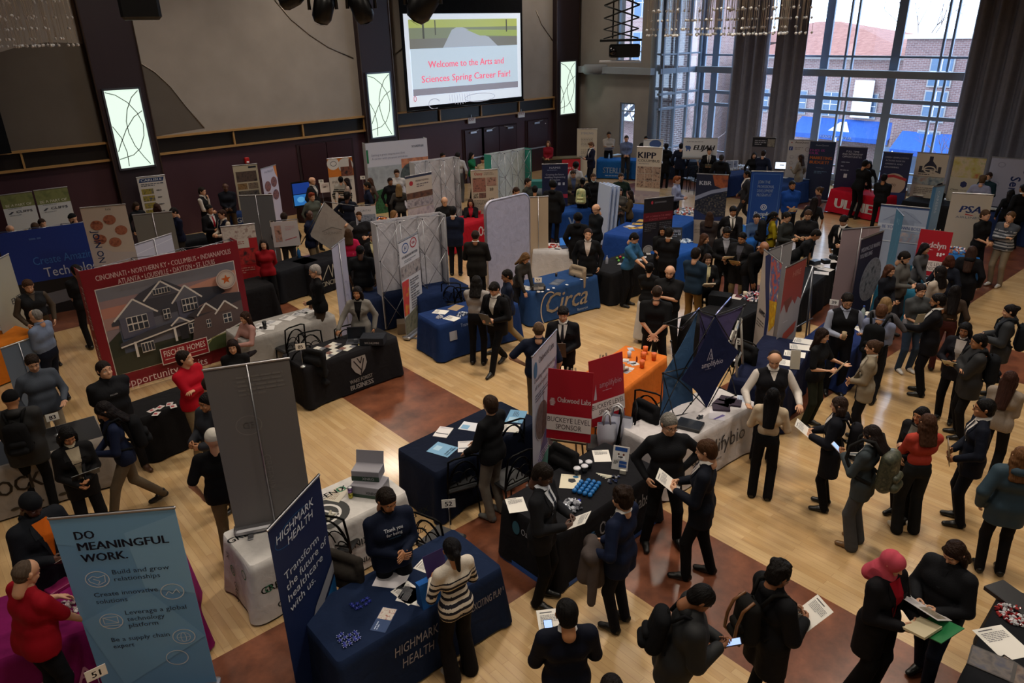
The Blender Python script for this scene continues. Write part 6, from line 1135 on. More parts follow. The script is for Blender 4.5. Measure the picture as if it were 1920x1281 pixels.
# ceiling-hung kit
def scissor():
    p=at(1163,100,5.0); r=Vector(ray(1163,105)); s=19.5/math.hypot(r.x,r.y); c=Vector((r.x*s,r.y*s,CAMH+r.z*s)); t=empty('ceiling_projector',c,math.atan2(c.y,c.x)-pi/2,'black projector hanging from a scissor lift in front of the far grey wall','projector'); k=mat('101214','plastic')
    mb=MB(); mb.box((.1,0,.12),(.75,.5,.3),k,bev=.03); mb.build('projector_body',t); mb=MB(); mb.tube([(-.18,-.24,.12),(-.18,-.34,.12)],.09,mat('0a0a0c','gloss'),14); mb.build('lens',t)
    mb=MB(); mb.box((0,0,.36),(1.0,.6,.05),k); mb.build('tray',t); mb=MB(); n=7; h=.28
    for y in(-.22,.22):
        for i in range(n): z=.4+i*h*(.7+.06*i); z2=.4+(i+1)*h*(.7+.06*(i+1)); mb.tube([(-.42,y,z),(.42,y,z2)],.016,k,5); mb.tube([(.42,y,z),(-.42,y,z2)],.016,k,5)
    for x in(-.2,.25): mb.tube([(x,0,.4),(x,0,ZC-c.z)],.02,k,6)
    mb.build('scissor_arms',t); mb=MB(); mb.box((-.4,.1,2.0),(.55,.45,.75),k,tilt=(0,.5,0),bev=.05); mb.build('speaker',t)
    mb=MB(); mb.box((-.02,0,-.12),(.98,.5,.03),mat('b8b8bc','plastic')); mb.build('mount_plate',t); 
scissor()
def spot(px,py,d,label,sc=1,tilt=.3):
    r=Vector(ray(px,py)); s=d/math.hypot(r.x,r.y); c=Vector((r.x*s,r.y*s,CAMH+r.z*s)); t=empty('stage_light',c,math.atan2(c.y,c.x),label,'stage light','stage lights over the hall'); k=mat('0c0c0e','plastic'); t.scale=(sc,)*3
    mb=MB(); mb.lathe([(0,-.22),(.1,-.2),(.15,-.12),(.16,.1),(.12,.22),(0,.24)],k,14,M=Matrix.Rotation(tilt,4,'X')); mb.lathe([(0,-.23),(.09,-.225)],mat('303438','gloss'),12,M=Matrix.Rotation(tilt,4,'X')); mb.build('lamp_head',t)
    mb=MB(); mb.tube([(0,-.2,0),(0,-.2,.3),(0,.2,.3),(0,.2,0)],.03,k,6); mb.box((0,0,.38),(.3,.36,.14),k,bev=.02); mb.build('yoke',t); mb=MB(); mb.tube([(0,0,.45),(0,0,(ZC-c.z)/sc)],.025,k,6); mb.build('drop_pole',t)
spot(606,18,9,'black stage light hanging left of the second pilaster',.72); spot(678,16,9,'black stage light hanging before the second pilaster',.75,-.3); spot(793,8,9,'large black stage light overlapping the top of the screen',.95,.6); spot(545,-2,9,'black angled stage light furthest left of the row above the wall',.6,1.1)
r=Vector(ray(262,14)); s=10/math.hypot(r.x,r.y); c=Vector((r.x*s,r.y*s,CAMH+r.z*s)); t=empty('ceiling_speaker',c,math.atan2(c.y,c.x)-pi/2,'black box loudspeaker hanging from the ceiling near the top left','loudspeaker'); mb=MB(); mb.box((0,0,.12),(.42,.4,.5),mat('0a0a0c','plastic'),bev=.03); mb.build('cabinet',t); mb=MB(); mb.tube([(0,0,.3),(0,0,ZC-c.z)],.02,mat('0a0a0c','metal'),6); mb.build('drop_pole',t)
def chandelier(px,d,label,seed,zb,n1=100,R_=1.85):
    r=Vector(ray(px,50)); s=d/math.hypot(r.x,r.y); c=Vector((r.x*s,r.y*s,0)); rr=random.Random(seed); t=empty('chandelier',(c.x,c.y,zb),0,label,'chandelier','crystal strand chandeliers')
    mb=MB(); mb.lathe([(0,2.6),(R_+.1,2.6),(R_+.1,2.75),(0,2.75)],mat('b0aca4','metal'),32); mb.tube([(0,0,2.7),(0,0,ZC-zb)],.04,mat('b0aca4','metal'),8); mb.build('canopy',t)
    sm_=mat('e4dfd6','gloss'); bm=glassmat((.95,.95,.97),.35)
    V_=[]
    for k in range(5): mb=MB(); L_=2.6-[0,.12,.3,.5,.8][k]; mb.tube([(0,0,0),(0,0,L_)],.0045,sm_,4); mb.ball((0,0,-.03),.03,mat('e4e2e0','gloss'),8); mb.ball((0,0,.5+.1*k),.015,mat('e4e2e0','gloss'),6); V_.append((mb,L_))
    pr_=[m.build('crystal_strand',t) for m,_ in V_]
    for k,o in enumerate(pr_): o.location=(.1*k,.1,2.6-V_[k][1])
    ext=MB()
    for i in range(n1*3):
        a=rr.uniform(0,6.28); q=R_*math.sqrt(rr.random()); k=rr.choices(range(5),[4,2,2,2,2])[0]; loc=(q*math.cos(a),q*math.sin(a),2.6-V_[k][1])
        if i<n1-5: o=pr_[k].copy(); COL.objects.link(o); o.parent=t; o.location=loc
        else: ext.tube([loc,(loc[0],loc[1],2.6)],.0045,sm_,3); ext.ball((loc[0],loc[1],loc[2]-.03),.03,mat('e4e2e0','gloss'),6)
    o=ext.build('crystal_strands',t); o['kind']='stuff'
chandelier(1362,18.5,'large chandelier of hanging crystal strands before the tall windows at top right',5,5.62)
chandelier(-72,18,'chandelier of hanging crystal strands cut off by the top left corner',9,5.72)
# ------------------------------------------------------------------ tables and what lies on them
NAVY='16285a'; BLK='17171a'; WHT='cfcac6'; RBL='1a3f8c'
hm=[t_('HIGHMARK',.42,.16,.06,'8f8c94',w=.27,s=.2),t_('HEALTH',.42,.25,.06,'8f8c94',w=.2,s=.2),t_('AN EXCITING PLAN',.86,.17,.05,'9a97a0',w=.28,b=.02)]
table((643,1236),(931,1066),'dark navy HIGHMARK HEALTH tablecloth on the nearest table at the bottom','15233f',L=1.83,D=.8,ops=hm)
sheet(733,1088,38,'blank white sheet on the nearest navy table, left of the curled price list','dcd8dc',.22,.32,ops=[],group=None)
sheet(807,1062,20,'white printed sheet under the ponytailed visitor, farthest back on the nearest navy table',group=None); sheet(765,1112,5,'white typed sheet in the middle of the nearest navy table',group=None); sheet(775,1118,30,'white typed sheet half under another on the nearest navy table',group=None)
sheet(720,1162,35,'blue and photo leaflet lying flat on the nearest navy table','26406c',.3,.15,ops=[('r',.5,.02,.98,.48,PH('b0a090','d0c8c0','905040',scale=30)),('tl',.06,.1,.35,2,.035,'a8b8d0')],group=None,name='leaflet',cat='leaflet')
for k,(cx_,cy_,n_,lb) in enumerate(((675,1130,9,'small blue giveaway star in the back cluster on the navy table'),(656,1198,14,'small blue giveaway star in the front cluster on the navy table'))):
    rr=random.Random(k); p=at(cx_,cy_,ZT+.02); mb=MB(); mb.lathe([(0,0),(.012,0),(.016,.012),(.012,.02),(0,.02)],mat('1c2a8c','plastic'),8); 
    for j in range(5): a=j*1.257; mb.tube([(0,0,.01),(.024*math.cos(a),.024*math.sin(a),.012)],.004,mat('a8b0d8' if k else '2a3a9c','plastic'),4)
    o=mb.build('giveaway_star'); 
    for i in range(n_):
        q=o if i==0 else o.copy()
        if i: COL.objects.link(q)
        q.location=(p.x+((i%4)-1.5)*.048+rr.uniform(-.01,.01),p.y+((i//4)-1.2)*.048+rr.uniform(-.01,.01),ZT+.014); q.rotation_euler=(0,0,rr.uniform(0,3)); tag(q,lb,'giveaway','blue stars in the %s cluster'%('back' if k==0 else 'front'))
# white printed cloth
gx=[]
for i in range(5): gx+=[t_('GREENIX',.14+.22*i,.2+.05*(i%2),.045,'26302c',b=.02),('e',.06+.22*i,.18+.05*(i%2),.022,.022,'2c7c58',.006),t_('GREENIX',.2+.2*i,.33,.04,'26302c',b=.02)]
table((487,1053),(747,928),'white GREENIX printed tablecloth with green round logos on the table behind the Highmark banner','cac6c2',L=1.9,D=.72,ops=gx,side=[('e',.28,.5,.09,.09,'2c7c58',.02),('e',.28,.5,.04,.05,'2c7c58',.015),t_('GREENIX',.3,.95,.1,'26302c',rot=-90,b=.02),('e',.75,.3,.08,.08,'2c7c58',.02),t_('IX',.1,.3,.1,'26302c',rot=-90)],
 top=[('e',.5,.24,.17,.15,'1c1e1e'),('e',.5,.24,.12,.105,'d0ccc8',.018),('l',[(.42,.3),(.5,.15),(.58,.3),(.42,.24)],.016,'d0ccc8'),t_('GREENIX',.12,.12,.05,'26302c',b=.02),t_('GREENIX',.62,.1,.05,'26302c',b=.02),('e',.72,.08,.03,.028,'2c7c58',.008),t_('simple smarter',.5,.06,.02,'404444')])
boxy(694,912,-28,'grey and green shoebox on the white printed cloth, the lower of two stacked boxes','8a8890',(.38,.27,.15),name='shoe_box',ops=[('r',0,.28,1,.4,'2a4434'),t_('XNRG',.7,.25,.1,'26302c',b=.03)])
t=boxy(690,884,-22,'grey and green XNRG box with flap open, stacked on the other shoebox','8a8890',(.34,.22,.13),name='shoe_box',zb=ZT+.165,ops=[('r',0,.2,1,.4,'2a4434'),t_('XNRG',.6,.34,.11,'c0c0c4',b=.03)]); 
mb=MB(); mb.box((0,.11,.2),(.34,.01,.16),mat('8a8890','plastic'),tilt=(-.3,0,0)); mb.build('lid_flap',t)
can(657,925,'tall yellow and purple drink can on the white printed cloth'); sheet(632,928,30,'white patterned sheet on the white printed cloth near the can','c8c0b0',.26,.2,ops=[('tl',.1,.1,.8,5,.04,'907c68')],group=None)
p=at(618,968,ZT+.03); mb=MB(); mb.tube([(-.05,-.06,.02),(0,0,.03),(.05,.07,.02)],.016,mat('aaa594','cloth'),8); mb.tube([(-.05,.02,.02),(.02,-.03,.035),(.06,-.02,.03)],.014,mat('b4af9e','cloth'),8); tag(mb.build('cloth_roll',None,(p.x,p.y,ZT+.014)),'twisted beige cloth lying on the black round emblem','cloth')
# table 52
table((841,873),(990,797),'dark navy plain tablecloth on the table numbered 52','0e1629',L=1.83,D=.78,opn=False)
for a in [(831,811,-58,'white booklet stack at the far left of the table numbered 52','e0dcdc',2),(873,838,-38,'white booklet stack by the near edge of the table numbered 52','e0dcdc',2)]: sheet(a[0],a[1],a[2],a[3],a[4],.2,.27,n=a[5],group=None,ops=[('r',.05,.85,.95,.95,'303844'),('tl',.1,.1,.8,3,.02,'a0a0a8')],name='booklet',cat='booklet')
sheet(830,843,20,'light blue SUPPORT flyer at the near left of the table numbered 52','78a8cc',.27,.33,ops=[('r',.3,.15,.7,.5,'a8cce4'),t_('SUPPORT',.5,1.0,.1,'20242c',w=.7,b=.02),t_('YOUR CAREER',.5,1.12,.08,'20242c',w=.8,b=.02)],group=None,name='flyer',cat='flyer')
sheet(882,800,30,'white and blue flyer behind the black sweater man on table 52','d8dce4',.22,.28,ops=[('r',.1,.1,.6,.6,'78a8cc')],group=None,name='flyer',cat='flyer'); sheet(968,781,35,'light blue flyer at the far right of the table numbered 52','6ea2c8',.36,.25,ops=[('tl',.5,.2,.4,4,.03,'304860'),('r',.05,.1,.4,.5,'a8cce4')],group=None,name='flyer',cat='flyer'); sheet(955,803,40,'white sheet near the banner end of the table numbered 52',group=None)
num_sign(841,944,'52','white card sign numbered 52 on a thin stand behind the nearest navy table',z=.95,base=0,rel=0)
# oakwood labs table
table((1063,990),(1219,888),'black Oakwood Labs tablecloth with blue hem on the table near the red sign','17171b',L=1.83,D=.86,ops=[t_('Oakwood Labs',.62,.2,.1,'9ca0a8',w=.5,b=.02)]+[('e',.3,.14+.02*i,.045-.008*abs(i-3),.008,'1f5a8c') for i in range(7)]+[('r',0,.375,1,.405,'1d4f98')],side=[('e',.3,.25,.07,.1,'1f5a6c'),t_('Oakwood',.6,.3,.1,'9ca0a8',w=.4),('r',0,.8,1,.88,'1d4f98')])
def ball_at(px,py,r,c,label,group,zb=ZT+.013): p=at(px,py,zb+r); mb=MB(); mb.ball((0,0,r),r,mat(c,'plastic'),14); return tag(mb.build('stress_ball',None,(p.x,p.y,zb)),label,'ball',group)
bp=at(1100,915,ZT+.03)
for i in range(4):
    for j in range(5):
        if (i,j) in((3,4),): continue
        mb=None; q=bp+Vector((math.cos(.35),math.sin(.35),0))*((j-2)*.066)+Vector((-math.sin(.35),math.cos(.35),0))*((i-1.5)*.066)
        if i==0 and j==0: mb=MB(); mb.ball((0,0,.03),.03,mat('1f6cb0','plastic'),14); b0_=mb.build('stress_ball'); o=b0_
        else: o=b0_.copy(); COL.objects.link(o)
        o.location=(q.x,q.y,ZT+.013); tag(o,'shiny blue stress ball in the tidy cluster on the black Oakwood table','ball','blue stress balls')
sheet(1069,903,-50,'cream leaflet with a black mask print under the blue balls','dcd4bc',.24,.3,ops=[('p',[(.4,.4),(.7,.35),(.8,.6),(.6,.75),(.4,.65)],'181c24'),('e',.75,.2,.15,.1,'2c6c9c'),('r',.08,.1,.12,.14,'404040')],group=None,name='leaflet',cat='leaflet')
for i,(x,y) in enumerate(((1086,872),(1104,872),(1096,880),(1082,884))): cup(x,y,'wrapped black mug with white lid in the small group on the Oakwood table','25282c',.09,.042,lid='d4d4da',group='wrapped mugs',name='travel_mug')
sheet(1128,855,-40,'white printed sheet at the back right of the Oakwood table',group=None); tilted(1162,862,-12,'upright white picture brochure with blue bands on the Oakwood table','d4d2d0',.2,.3,[('r',.12,.06,.88,.3,'1c4890'),('p',[(.25,.82),(.3,.58),(.44,.58),(.5,.82)],'f0f0f4'),('e',.37,.5,.055,.07,'5a3c2c'),('p',[(.56,.82),(.6,.58),(.76,.58),(.82,.82)],'f0f0f4'),('e',.68,.49,.06,.08,'6a3424'),('r',.45,.9,.92,1.08,'1c4890'),('r',.45,1.12,.92,1.3,'1c4890'),('tl',.1,.9,.3,4,.03,'404448')],name='brochure_stand',cat='brochure')
boxy(1168,885,-12,'small white place card in front of the upright brochure','c8c4b8',(.08,.03,.06),name='place_card',cat='card',mk='paper')
for i in range(5): sheet(1128+i*4,889+i*1.5,30+i*9,'white pen fanned out on the black Oakwood table','d8d4c0',.013,.14,ops=[],group='white pens',name='pen',cat='pen')
heap(1152,898,'dark keyrings scattered on the black Oakwood table',['1c2238','303c60','8a8c94'],14,.09,.025,name='keyring_heap',cat='keyrings',dz=.01)
heap(1070,948,'crumpled clear wrapped giveaways on the Oakwood table by the grey suit man',['9a9ca4','c8ccd4','5a5c64'],60,.13,.035,name='wrapped_giveaways',cat='giveaways',dz=.07)
ball_at(1086,939,.022,'2430a8','small dark blue ball beside the crumpled clear wrappers',None)
sheet(968,947,-30,'white sheet at the far left end of the black Oakwood table',group=None)
bag(1157,803,'larger white carrier bag beside the red amplifybio sign','d8dcec',w=.4,h=.4,rz=-15,zb=.485); bag(1137,815,'smaller white carrier bag left of the larger one behind the Oakwood table','ccd0e0',w=.24,h=.36,rz=10,zb=.485); chair(at(1157,812,.5),2.3,'black chair holding the larger white carrier bag'); chair(at(1128,826,.5),2.3,'black chair holding the smaller white carrier bag')
# amplifybio table
table((1255,843),(1415,757),'white amplifybio tablecloth on the table under the fabric panel display','c4bfc0',L=1.95,D=.76,ops=[t_('amplifybio',.55,.22,.12,'34343c',w=.62),('tl',.4,.27,.3,1,.012,'8a8a90')])
sheet(1345,778,30,'white and purple leaflet on the amplifybio table','c8c4cc',.3,.22,ops=[('p',[(0,.2),(.6,.6),(.5,.73),(0,.3)],'5a4c8c')],group=None,name='leaflet',cat='leaflet')
for i,(x,y) in enumerate(((1355,757),(1364,750),(1374,755),(1352,764))): boxy(x,y,-20+9*i,'dark purple folded shirt in the pile on the amplifybio table','3c3440',(.24,.2,.03),name='folded_shirt',cat='shirt',mk='cloth',group='dark folded shirts',zb=ZT+.014+.0*i)
boxy(1293,797,-15,'black box file at the near end of the amplifybio table behind the grey-haired man','1c1e22',(.34,.26,.05),name='box_file',cat='box file'); sheet(1393,748,30,'small blue and white cards on the right end of the amplifybio table','a8b4c8',.2,.16,group=None,name='card',cat='card'); heap(1313,781,'black cable coil on the amplifybio table',['2c3038','484c54'],18,.06,.02,name='cable',cat='cable',dz=.01)
# orange table
table((1158,737),(1239,676),'bright orange tablecloth on the table behind the red signs','d0702a',L=1.83,D=.76,opn=False); 
for i,(x,y) in enumerate(((1094,717),(1204,683),(1207,668),(1210,657),(1226,669))): cup(x,y,['orange plastic cup at the left end of the orange table','orange plastic cup nearest the number 43 sign on the orange table','orange plastic cup in the middle of the right group on the orange table','orange plastic cup farthest back on the orange table','orange plastic cup at the right end of the orange table'][i],'d06020',.13,.045,group=None)
for x,y in((1101,715),(1194,673),(1203,664)): bottle(x,y,'small dark red bottle on the orange table','6a1018','6a1018',.11,.014,group='dark red bottles')
for i,(x,y) in enumerate(((1180,691),(1184,680),(1190,683),(1175,697),(1173,676),(1183,655),(1105,702),(1109,712))): sheet(x,y,20+25*i,'small printed card among the scattered ones on the orange table',['c8c4c0','b8bcc8'][i%2],.1,.14,group='printed cards on the orange table',name='card',cat='card')
for i in range(3): boxy(1172,692-i,20*i,'white soap box in the little stack on the orange table','c4beb4',(.12,.07,.022),name='soap_box',zb=ZT+.014+.024*i,group='stacked soap boxes')
cup(1180,665,'clear cup near the back of the orange table','b8b8c4',.1,.035)
num_sign(1162,688,'43','round white sign numbered 43 on a red stand on the orange table',z=1.05)
# circa and the small blue table left of it
table((997,548),(1117,517),'royal blue Circa tablecloth on the long table in the middle','22406e',L=1.83,D=.72,ops=[('t','Circa',.52,.3,.24,'b8ab96',{'w':.62,'s':.35,'b':.01}),('e',.26,.26,.14,.22,'b8ab96',.014,60,300),t_('Resources',.75,.37,.035,'90a0b8',w=.16)])
for i,(x,y) in enumerate(((1017,547),(1028,543),(1038,540),(1063,534),(1090,524),(1100,521))): sheet(x,y,20+20*i,'small white card along the front edge of the Circa table','c8ccd4',.07,.05,ops=[],group='cards on the Circa table',name='card',cat='card')
sheet(1045,529,20,'dark printed mat with buttons in the middle of the Circa table','3c4658',.42,.22,ops=[('r',.1,.05,.4,.4,'60646c'),('r',.5,.1,.9,.4,'50586a')],group=None,name='display_mat',cat='mat'); sheet(987,540,10,'white sheet under the seated woman hands on the Circa table',group=None)
boxy(1008,538,12,'black box with a white label at the left end of the Circa table','16181c',(.3,.2,.09),ops=[('r',.15,.05,.85,.25,'b8b8b8')]); boxy(1092,514,10,'flat black equipment case at the right end of the Circa table','141518',(.42,.25,.05),name='equipment_case',cat='case'); cup(1043,515,'small dark cup at the back of the Circa table','3a2c26',.08,.03); num_sign(1009,525,'57','white card sign on a stand at the left end of the Circa table',z=1.02)
table((832,607),(962,572),'royal blue tablecloth on the table where the grey shirt student leans','182f5e',L=1.83,D=.76,ops=[('p',[(.11,.1),(.2,.1),(.2,.2),(.11,.2)],'989ca8'),t_('Trane',.3,.08,.04,'8090b0',w=.1)])
sheet(826,585,30,'white sheet at the left end of the royal blue table by the car-maker banner',group=None); sheet(847,597,15,'white sheet with a square code block on the royal blue table',group=None,ops=[('r',.1,.1,.9,.2,'505460'),('tl',.2,.3,.6,5,.04,'606068')]); sheet(855,577,20,'brown envelope on the royal blue table beside the grey shirt student','9c8464',.3,.22,ops=[],group=None,name='envelope',cat='envelope')
heap(824,594,'loose white tissue ball at the left end of the royal blue table',['c4c4cc','a8a8b4'],50,.07,.025,name='tissue_ball',cat='tissue',dz=.06); heap(866,588,'pile of small white swag packets on the royal blue table',['c8ccd4','8890a4','303848'],50,.12,.025,name='swag_packets',cat='packets',dz=.03)
# hyundai's own navy table and its box
table((700,560),(757,545),'navy tablecloth on the table against the wide grey pop-up wall','15203c',L=1.3,D=.7); boxy(758,612,0,'small brown cardboard box on the floor at the foot of the car-maker banner','7a6a58',(.3,.3,.24),name='cardboard_box',zb=0,mk='paper'); table((805,552),(858,540),'dark blue tablecloth behind the lattice wall near the stacked backpacks','16264a',L=1.2,D=.7)
# wake forest
table((570,690),(743,632),'black WAKE FOREST BUSINESS tablecloth with a shield crest','19181b',L=1.83,D=.74,ops=[('p',[(.47,.06),(.62,.06),(.63,.14),(.6,.2),(.545,.25),(.49,.2),(.46,.14)],'8c8784'),('l',[(.49,.09),(.56,.2)],.012,'19181b'),('l',[(.6,.09),(.55,.24)],.012,'19181b'),('l',[(.53,.07),(.56,.13),(.58,.07)],.01,'19181b'),t_('WAKE FOREST',.545,.305,.04,'8c8784',w=.25,b=.04),t_('BUSINESS',.545,.37,.052,'8c8784',w=.25,b=.06)])
for i,(x,y) in enumerate(((594,656),(624,648),(610,669),(626,660),(651,652))): sheet(x,y,22,['back left glossy leaflet on the black Wake Forest table','back middle glossy leaflet on the black Wake Forest table','front left glossy leaflet on the black Wake Forest table','front middle glossy leaflet on the black Wake Forest table','right glossy leaflet on the black Wake Forest table'][i],'c8c4b8',.25,.2,ops=[('r',0,0,.45,.4,PH('301c20','90604c',scale=20,seed=i)),('r',.6,.45,1,.8,PH('20242c','808088',scale=20,seed=i))],group=None,name='leaflet',cat='leaflet')
boxy(700,636,-15,'dark hooded cloth bag with white lettering at the right end of the Wake Forest table','24262c',(.42,.28,.14),name='cloth_bag',cat='bag',mk='cloth',ops=[t_('WFU ALUMNI',.5,.25,.09,'c0c0c4',w=.6,b=.03)]); laptop(668,628,-10,'dark laptop facing the seated side of the Wake Forest table','15161a',False); boxy(667,640,-10,'small framed card beside the laptop','50545c',(.07,.02,.09),name='card_holder',cat='card')
heap(676,645,'few yellow wrapped sweets beside the small framed card',['b8a048','c8c8b8'],5,.04,.02,dz=.0); num_sign(563,650,'85','white card sign numbered 85 on a silver stand at the left of the black table',z=1.12)
# pale grey table behind it
table((482,632),(603,598),'pale grey tablecloth on the table just left of the grey-haired man','94908c',L=1.83,D=.76)
for i,(x,y,r_) in enumerate(((488,612,20),(512,605,35),(540,597,25),(562,589,40),(480,626,10),(575,584,20),(500,616,60))): sheet(x,y,r_,'papers and magazines strewn on the pale grey table','c8c6c4',.22,.28,n=1 if i%2 else 2,ops=[('r',.1,.1,.9,.7,PH('303844','a8a8ac','c8c8c8',scale=14,seed=i))] if i%2 else None,group='papers on the pale grey table')
cup(496,610,'black tumbler standing on the pale grey table','101418',.16,.04)
# dark table in front of red sweater woman, cincinnati cloth, black table
table((395,560),(500,535),'black tablecloth on the table before the woman in the red sweater','141315',L=1.5,D=.76); table((590,497),(650,478),'dark CINCINNATI tablecloth with a bridge logo','17171c',L=1.2,D=.7,ops=[('l',[(.2,.35),(.4,.08),(.45,.34),(.5,.08),(.55,.34),(.75,.3)],.018,'a8a498'),t_('CINCINNATI',.5,.48,.1,'b8b4a8',w=.7,b=.02)])
table((540,505),(582,492),'black draped table left of the CINCINNATI cloth','15161b',L=1.1,D=.7); bottle(560,474,'blue and green bottle on the black draped table','2c5c8c','3c8c3c',.24,.045); 
table((262,784),(338,757),'black tablecloth on the small table in front of the red house display','151416',L=1.25,D=.6); 
for i,(x,y) in enumerate(((285,770),(300,764),(293,776),(318,758),(325,762))): sheet(x,y,20+15*i,'small white and red card on the black table before the house display','c8c0bc',.12,.09,ops=[('r',.3,.1,.7,.5,'a02830')],z=ZT+.3 if False else ZT+.014,group='cards before the house display',name='card',cat='card')
# left edge
table((-30,655),(37,632),'orange-topped tablecloth at the far left edge beside the cream banner','c06c1c',L=1.2,D=.7,amp=.01); cup(12,603,'white cup on the orange table at the left edge','c0b0a0',.07,.03); sheet(8,614,10,'white sheet on the orange table at the left edge',group=None)
table((-60,893),(150,832),'pale cloth with black top lettered LOCKE at the left edge, carrying the sign numbered 83','8a827a',L=1.83,D=.76,ops=[t_('LOCKE',.42,.22,.12,'302820',w=.4,b=.03)]+[('e',.2+.15*i,.34,.03,.012,'30281c') for i in range(5)],top=[('r',0,0,1,.4,'131214')])
num_sign(98,782,'83','white card sign numbered 83 near the man in the grey sweater',z=1.05); bowl=heap(40,822,'red wrapped sweets on the black-topped table at the left edge',['a82028','701018'],25,.08,.03)
table((-60,1255),(158,1180),'magenta tablecloth in front of the man in the red shirt at bottom left','7c1658',L=1.83,D=.9,ops=[t_('COTA',.3,.3,.1,'c080a0')],top=[t_('COTA COTA COTA',.75,.12,.03,'d0a0b8',b=.02),t_('COTA COTA COTA',.75,.16,.03,'d0a0b8',b=.02)])
heap(136,1135,'silver wrapped sweets along the magenta table',['b8a8a8','8a7878','c8c0c0'],60,.14,.03,dz=.03); num_sign(180,1262,'51','white card sign numbered 51 at the bottom left beside the blue banner',z=1.05,base=0)
boxy(110,1100,20,'glossy pink box on the magenta table beneath the beanie man','8c2058',(.22,.14,.04),name='flat_box')
# bottom right corner table
table((1885,1100),(1770,1340),'black tablecloth on the table cut off by the bottom right corner','17181c',D=.9)
heap(1904,1150,'bowl-shaped heap of red and silver wrapped sweets at the bottom right',['a03838','b8b8bc','701c20','c8c8cc'],160,.15,.028,dz=.06); sheet(1880,1205,-30,'large white printed sheet on the bottom right table',w=.3,h=.36,group=None); sheet(1860,1245,10,'dark photographic magazine on the bottom right table','4a4644',.26,.34,n=2,ops=[('r',.05,.05,.95,1.2,PH('303438','6a605c','40485c',scale=8))],group=None,name='magazine',cat='magazine'); sheet(1905,1265,-12,'second dark photographic magazine below the white sheet','4a4644',.26,.34,ops=[('r',.05,.05,.95,1.2,PH('50382c','7a6a60','303040',scale=8))],group=None,name='magazine',cat='magazine')
boxy(1898,1122,-30,'black tray with brown snack packets at the bottom right','1a1a1e',(.4,.25,.05),name='snack_tray',cat='tray',ops=None)
# middle right
table((1150,512),(1233,481),'black tablecloth on the table where the blue polo man stands','18181b',L=1.83,D=.76); 
for i,(x,y,c) in enumerate(((1157,484,'7aa030'),(1163,482,'a82028'),(1169,484,'3c9c3c'),(1160,489,'60b040'))): ball_at(x,y,.03,c,['lime green ball on the black table beside the blue polo man','red ball on the black table beside the blue polo man','dark green ball on the black table beside the blue polo man','bright green ball nearest the edge of the black table'][i],None)
for i,(x,y) in enumerate(((1163,495),(1173,490),(1208,482),(1216,476),(1200,487))): sheet(x,y,20+8*i,'white card on the black table around the blue polo man','ccc8c8',.14,.1,group='cards around the blue polo man',name='card',cat='card')
bottle(1138,487,'clear water bottle at the left end of the black table','a8a8b4','6a80a0',.2)
table((1175,446),(1222,420),'royal blue tablecloth with yellow leaflets left of the black and red banner','1c3f84',L=1.4,D=.7)
for i,(x,y) in enumerate(((1195,420),(1188,428),(1200,427),(1180,425),(1203,414))): sheet(x,y,30+20*i,'yellow leaflet on the royal blue table left of the black banner','c0982c' if i!=3 else 'c8c8cc',.22,.28,ops=[('r',.1,.1,.9,.4,'806020')],group='yellow leaflets',name='leaflet',cat='leaflet')
table((1265,432),(1315,405),'royal blue tablecloth with heaped leaflets beside the KBR banner','1c468c',L=1.5,D=.7); heap(1283,397,'heaped colourful leaflets on the royal blue table',['c8c0b8','b05c50','8090a8','d0ccc8'],50,.35,.08,name='leaflet_heap',cat='leaflets',dz=.02)
table((1265,480),(1320,462),'bright blue tablecloth with silver packets in front of the KBR banner','1c4c98',L=1.3,D=.7); heap(1286,452,'silver wrapped packets on the bright blue table',['b0c0d4','8098b8','d0d8e0'],60,.16,.04,name='silver_packets',cat='packets'); tilted(1268,440,5,'black wire stand with small shiny items on the blue table edge','20242c',.3,.35,[('tl',.1,.2,.8,5,.06,'a0a8b8')])
table((1398,465),(1452,415),'bright blue PEOPLES tablecloth below the blue banner','2058a4',L=1.5,D=.75,ops=[t_('Peoples',.5,.3,.14,'b8c8e0',w=.45,s=.2,b=.02),('e',.35,.12,.05,.05,'b8c8e0',.012)]); boxy(1418,410,0,'pair of clear goggles in a dark holder on the bright blue table','2c3048',(.22,.15,.03),name='holder'); bottle(1391,428,'green bottle at the left end of the bright blue table','4c9c6c','d0d0d0',.2)
for i,(x,y) in enumerate(((1400,422),(1408,418),(1432,408),(1424,409))): sheet(x,y,10*i,'small item card on the bright blue Peoples table',['c8c8cc','303850','c8d050','c8c8cc'][i],.12,.08,ops=[],group='cards on the Peoples table',name='card',cat='card')
table((1455,352),(1518,338),'dark blue AutoQuest tablecloth under the curly-haired woman','18305c',L=1.83,D=.8,ops=[t_('AutoQuest',.3,.2,.1,'98a0ac',w=.4)]); tilted(1522,322,0,'small dark display unit at the right end of the dark blue table','20242c',.35,.28,[('r',.1,.1,.9,.5,'384048')],name='display_unit',cat='display'); 
for i,(x,y) in enumerate(((1470,333),(1480,330),(1510,336),(1500,334))): sheet(x,y,15*i,'flyer on the dark blue AutoQuest table',['c8ccd0','a0a890','88a0c0','c0c4c8'][i],.2,.26,group='flyers on the AutoQuest table',name='flyer',cat='flyer')
table((1358,332),(1418,325),'navy tablecloth heaped with trinkets before the dark drapes','17264c',L=1.83,D=.8); heap(1385,314,'heap of white and clear trinkets on the navy table before the drapes',['c0c4cc','8890a0','a88c7c','d0d4d8'],70,.45,.07,name='trinkets',cat='trinkets'); tilted(1368,310,0,'upright white framed poster on the navy trinket table','c4c8d0',.3,.36,[('r',.1,.1,.9,.9,'8890a4')]); tilted(1377,309,5,'second upright white framed poster on the navy trinket table','c4c8d0',.28,.34,[('r',.1,.1,.9,.9,'707890')])
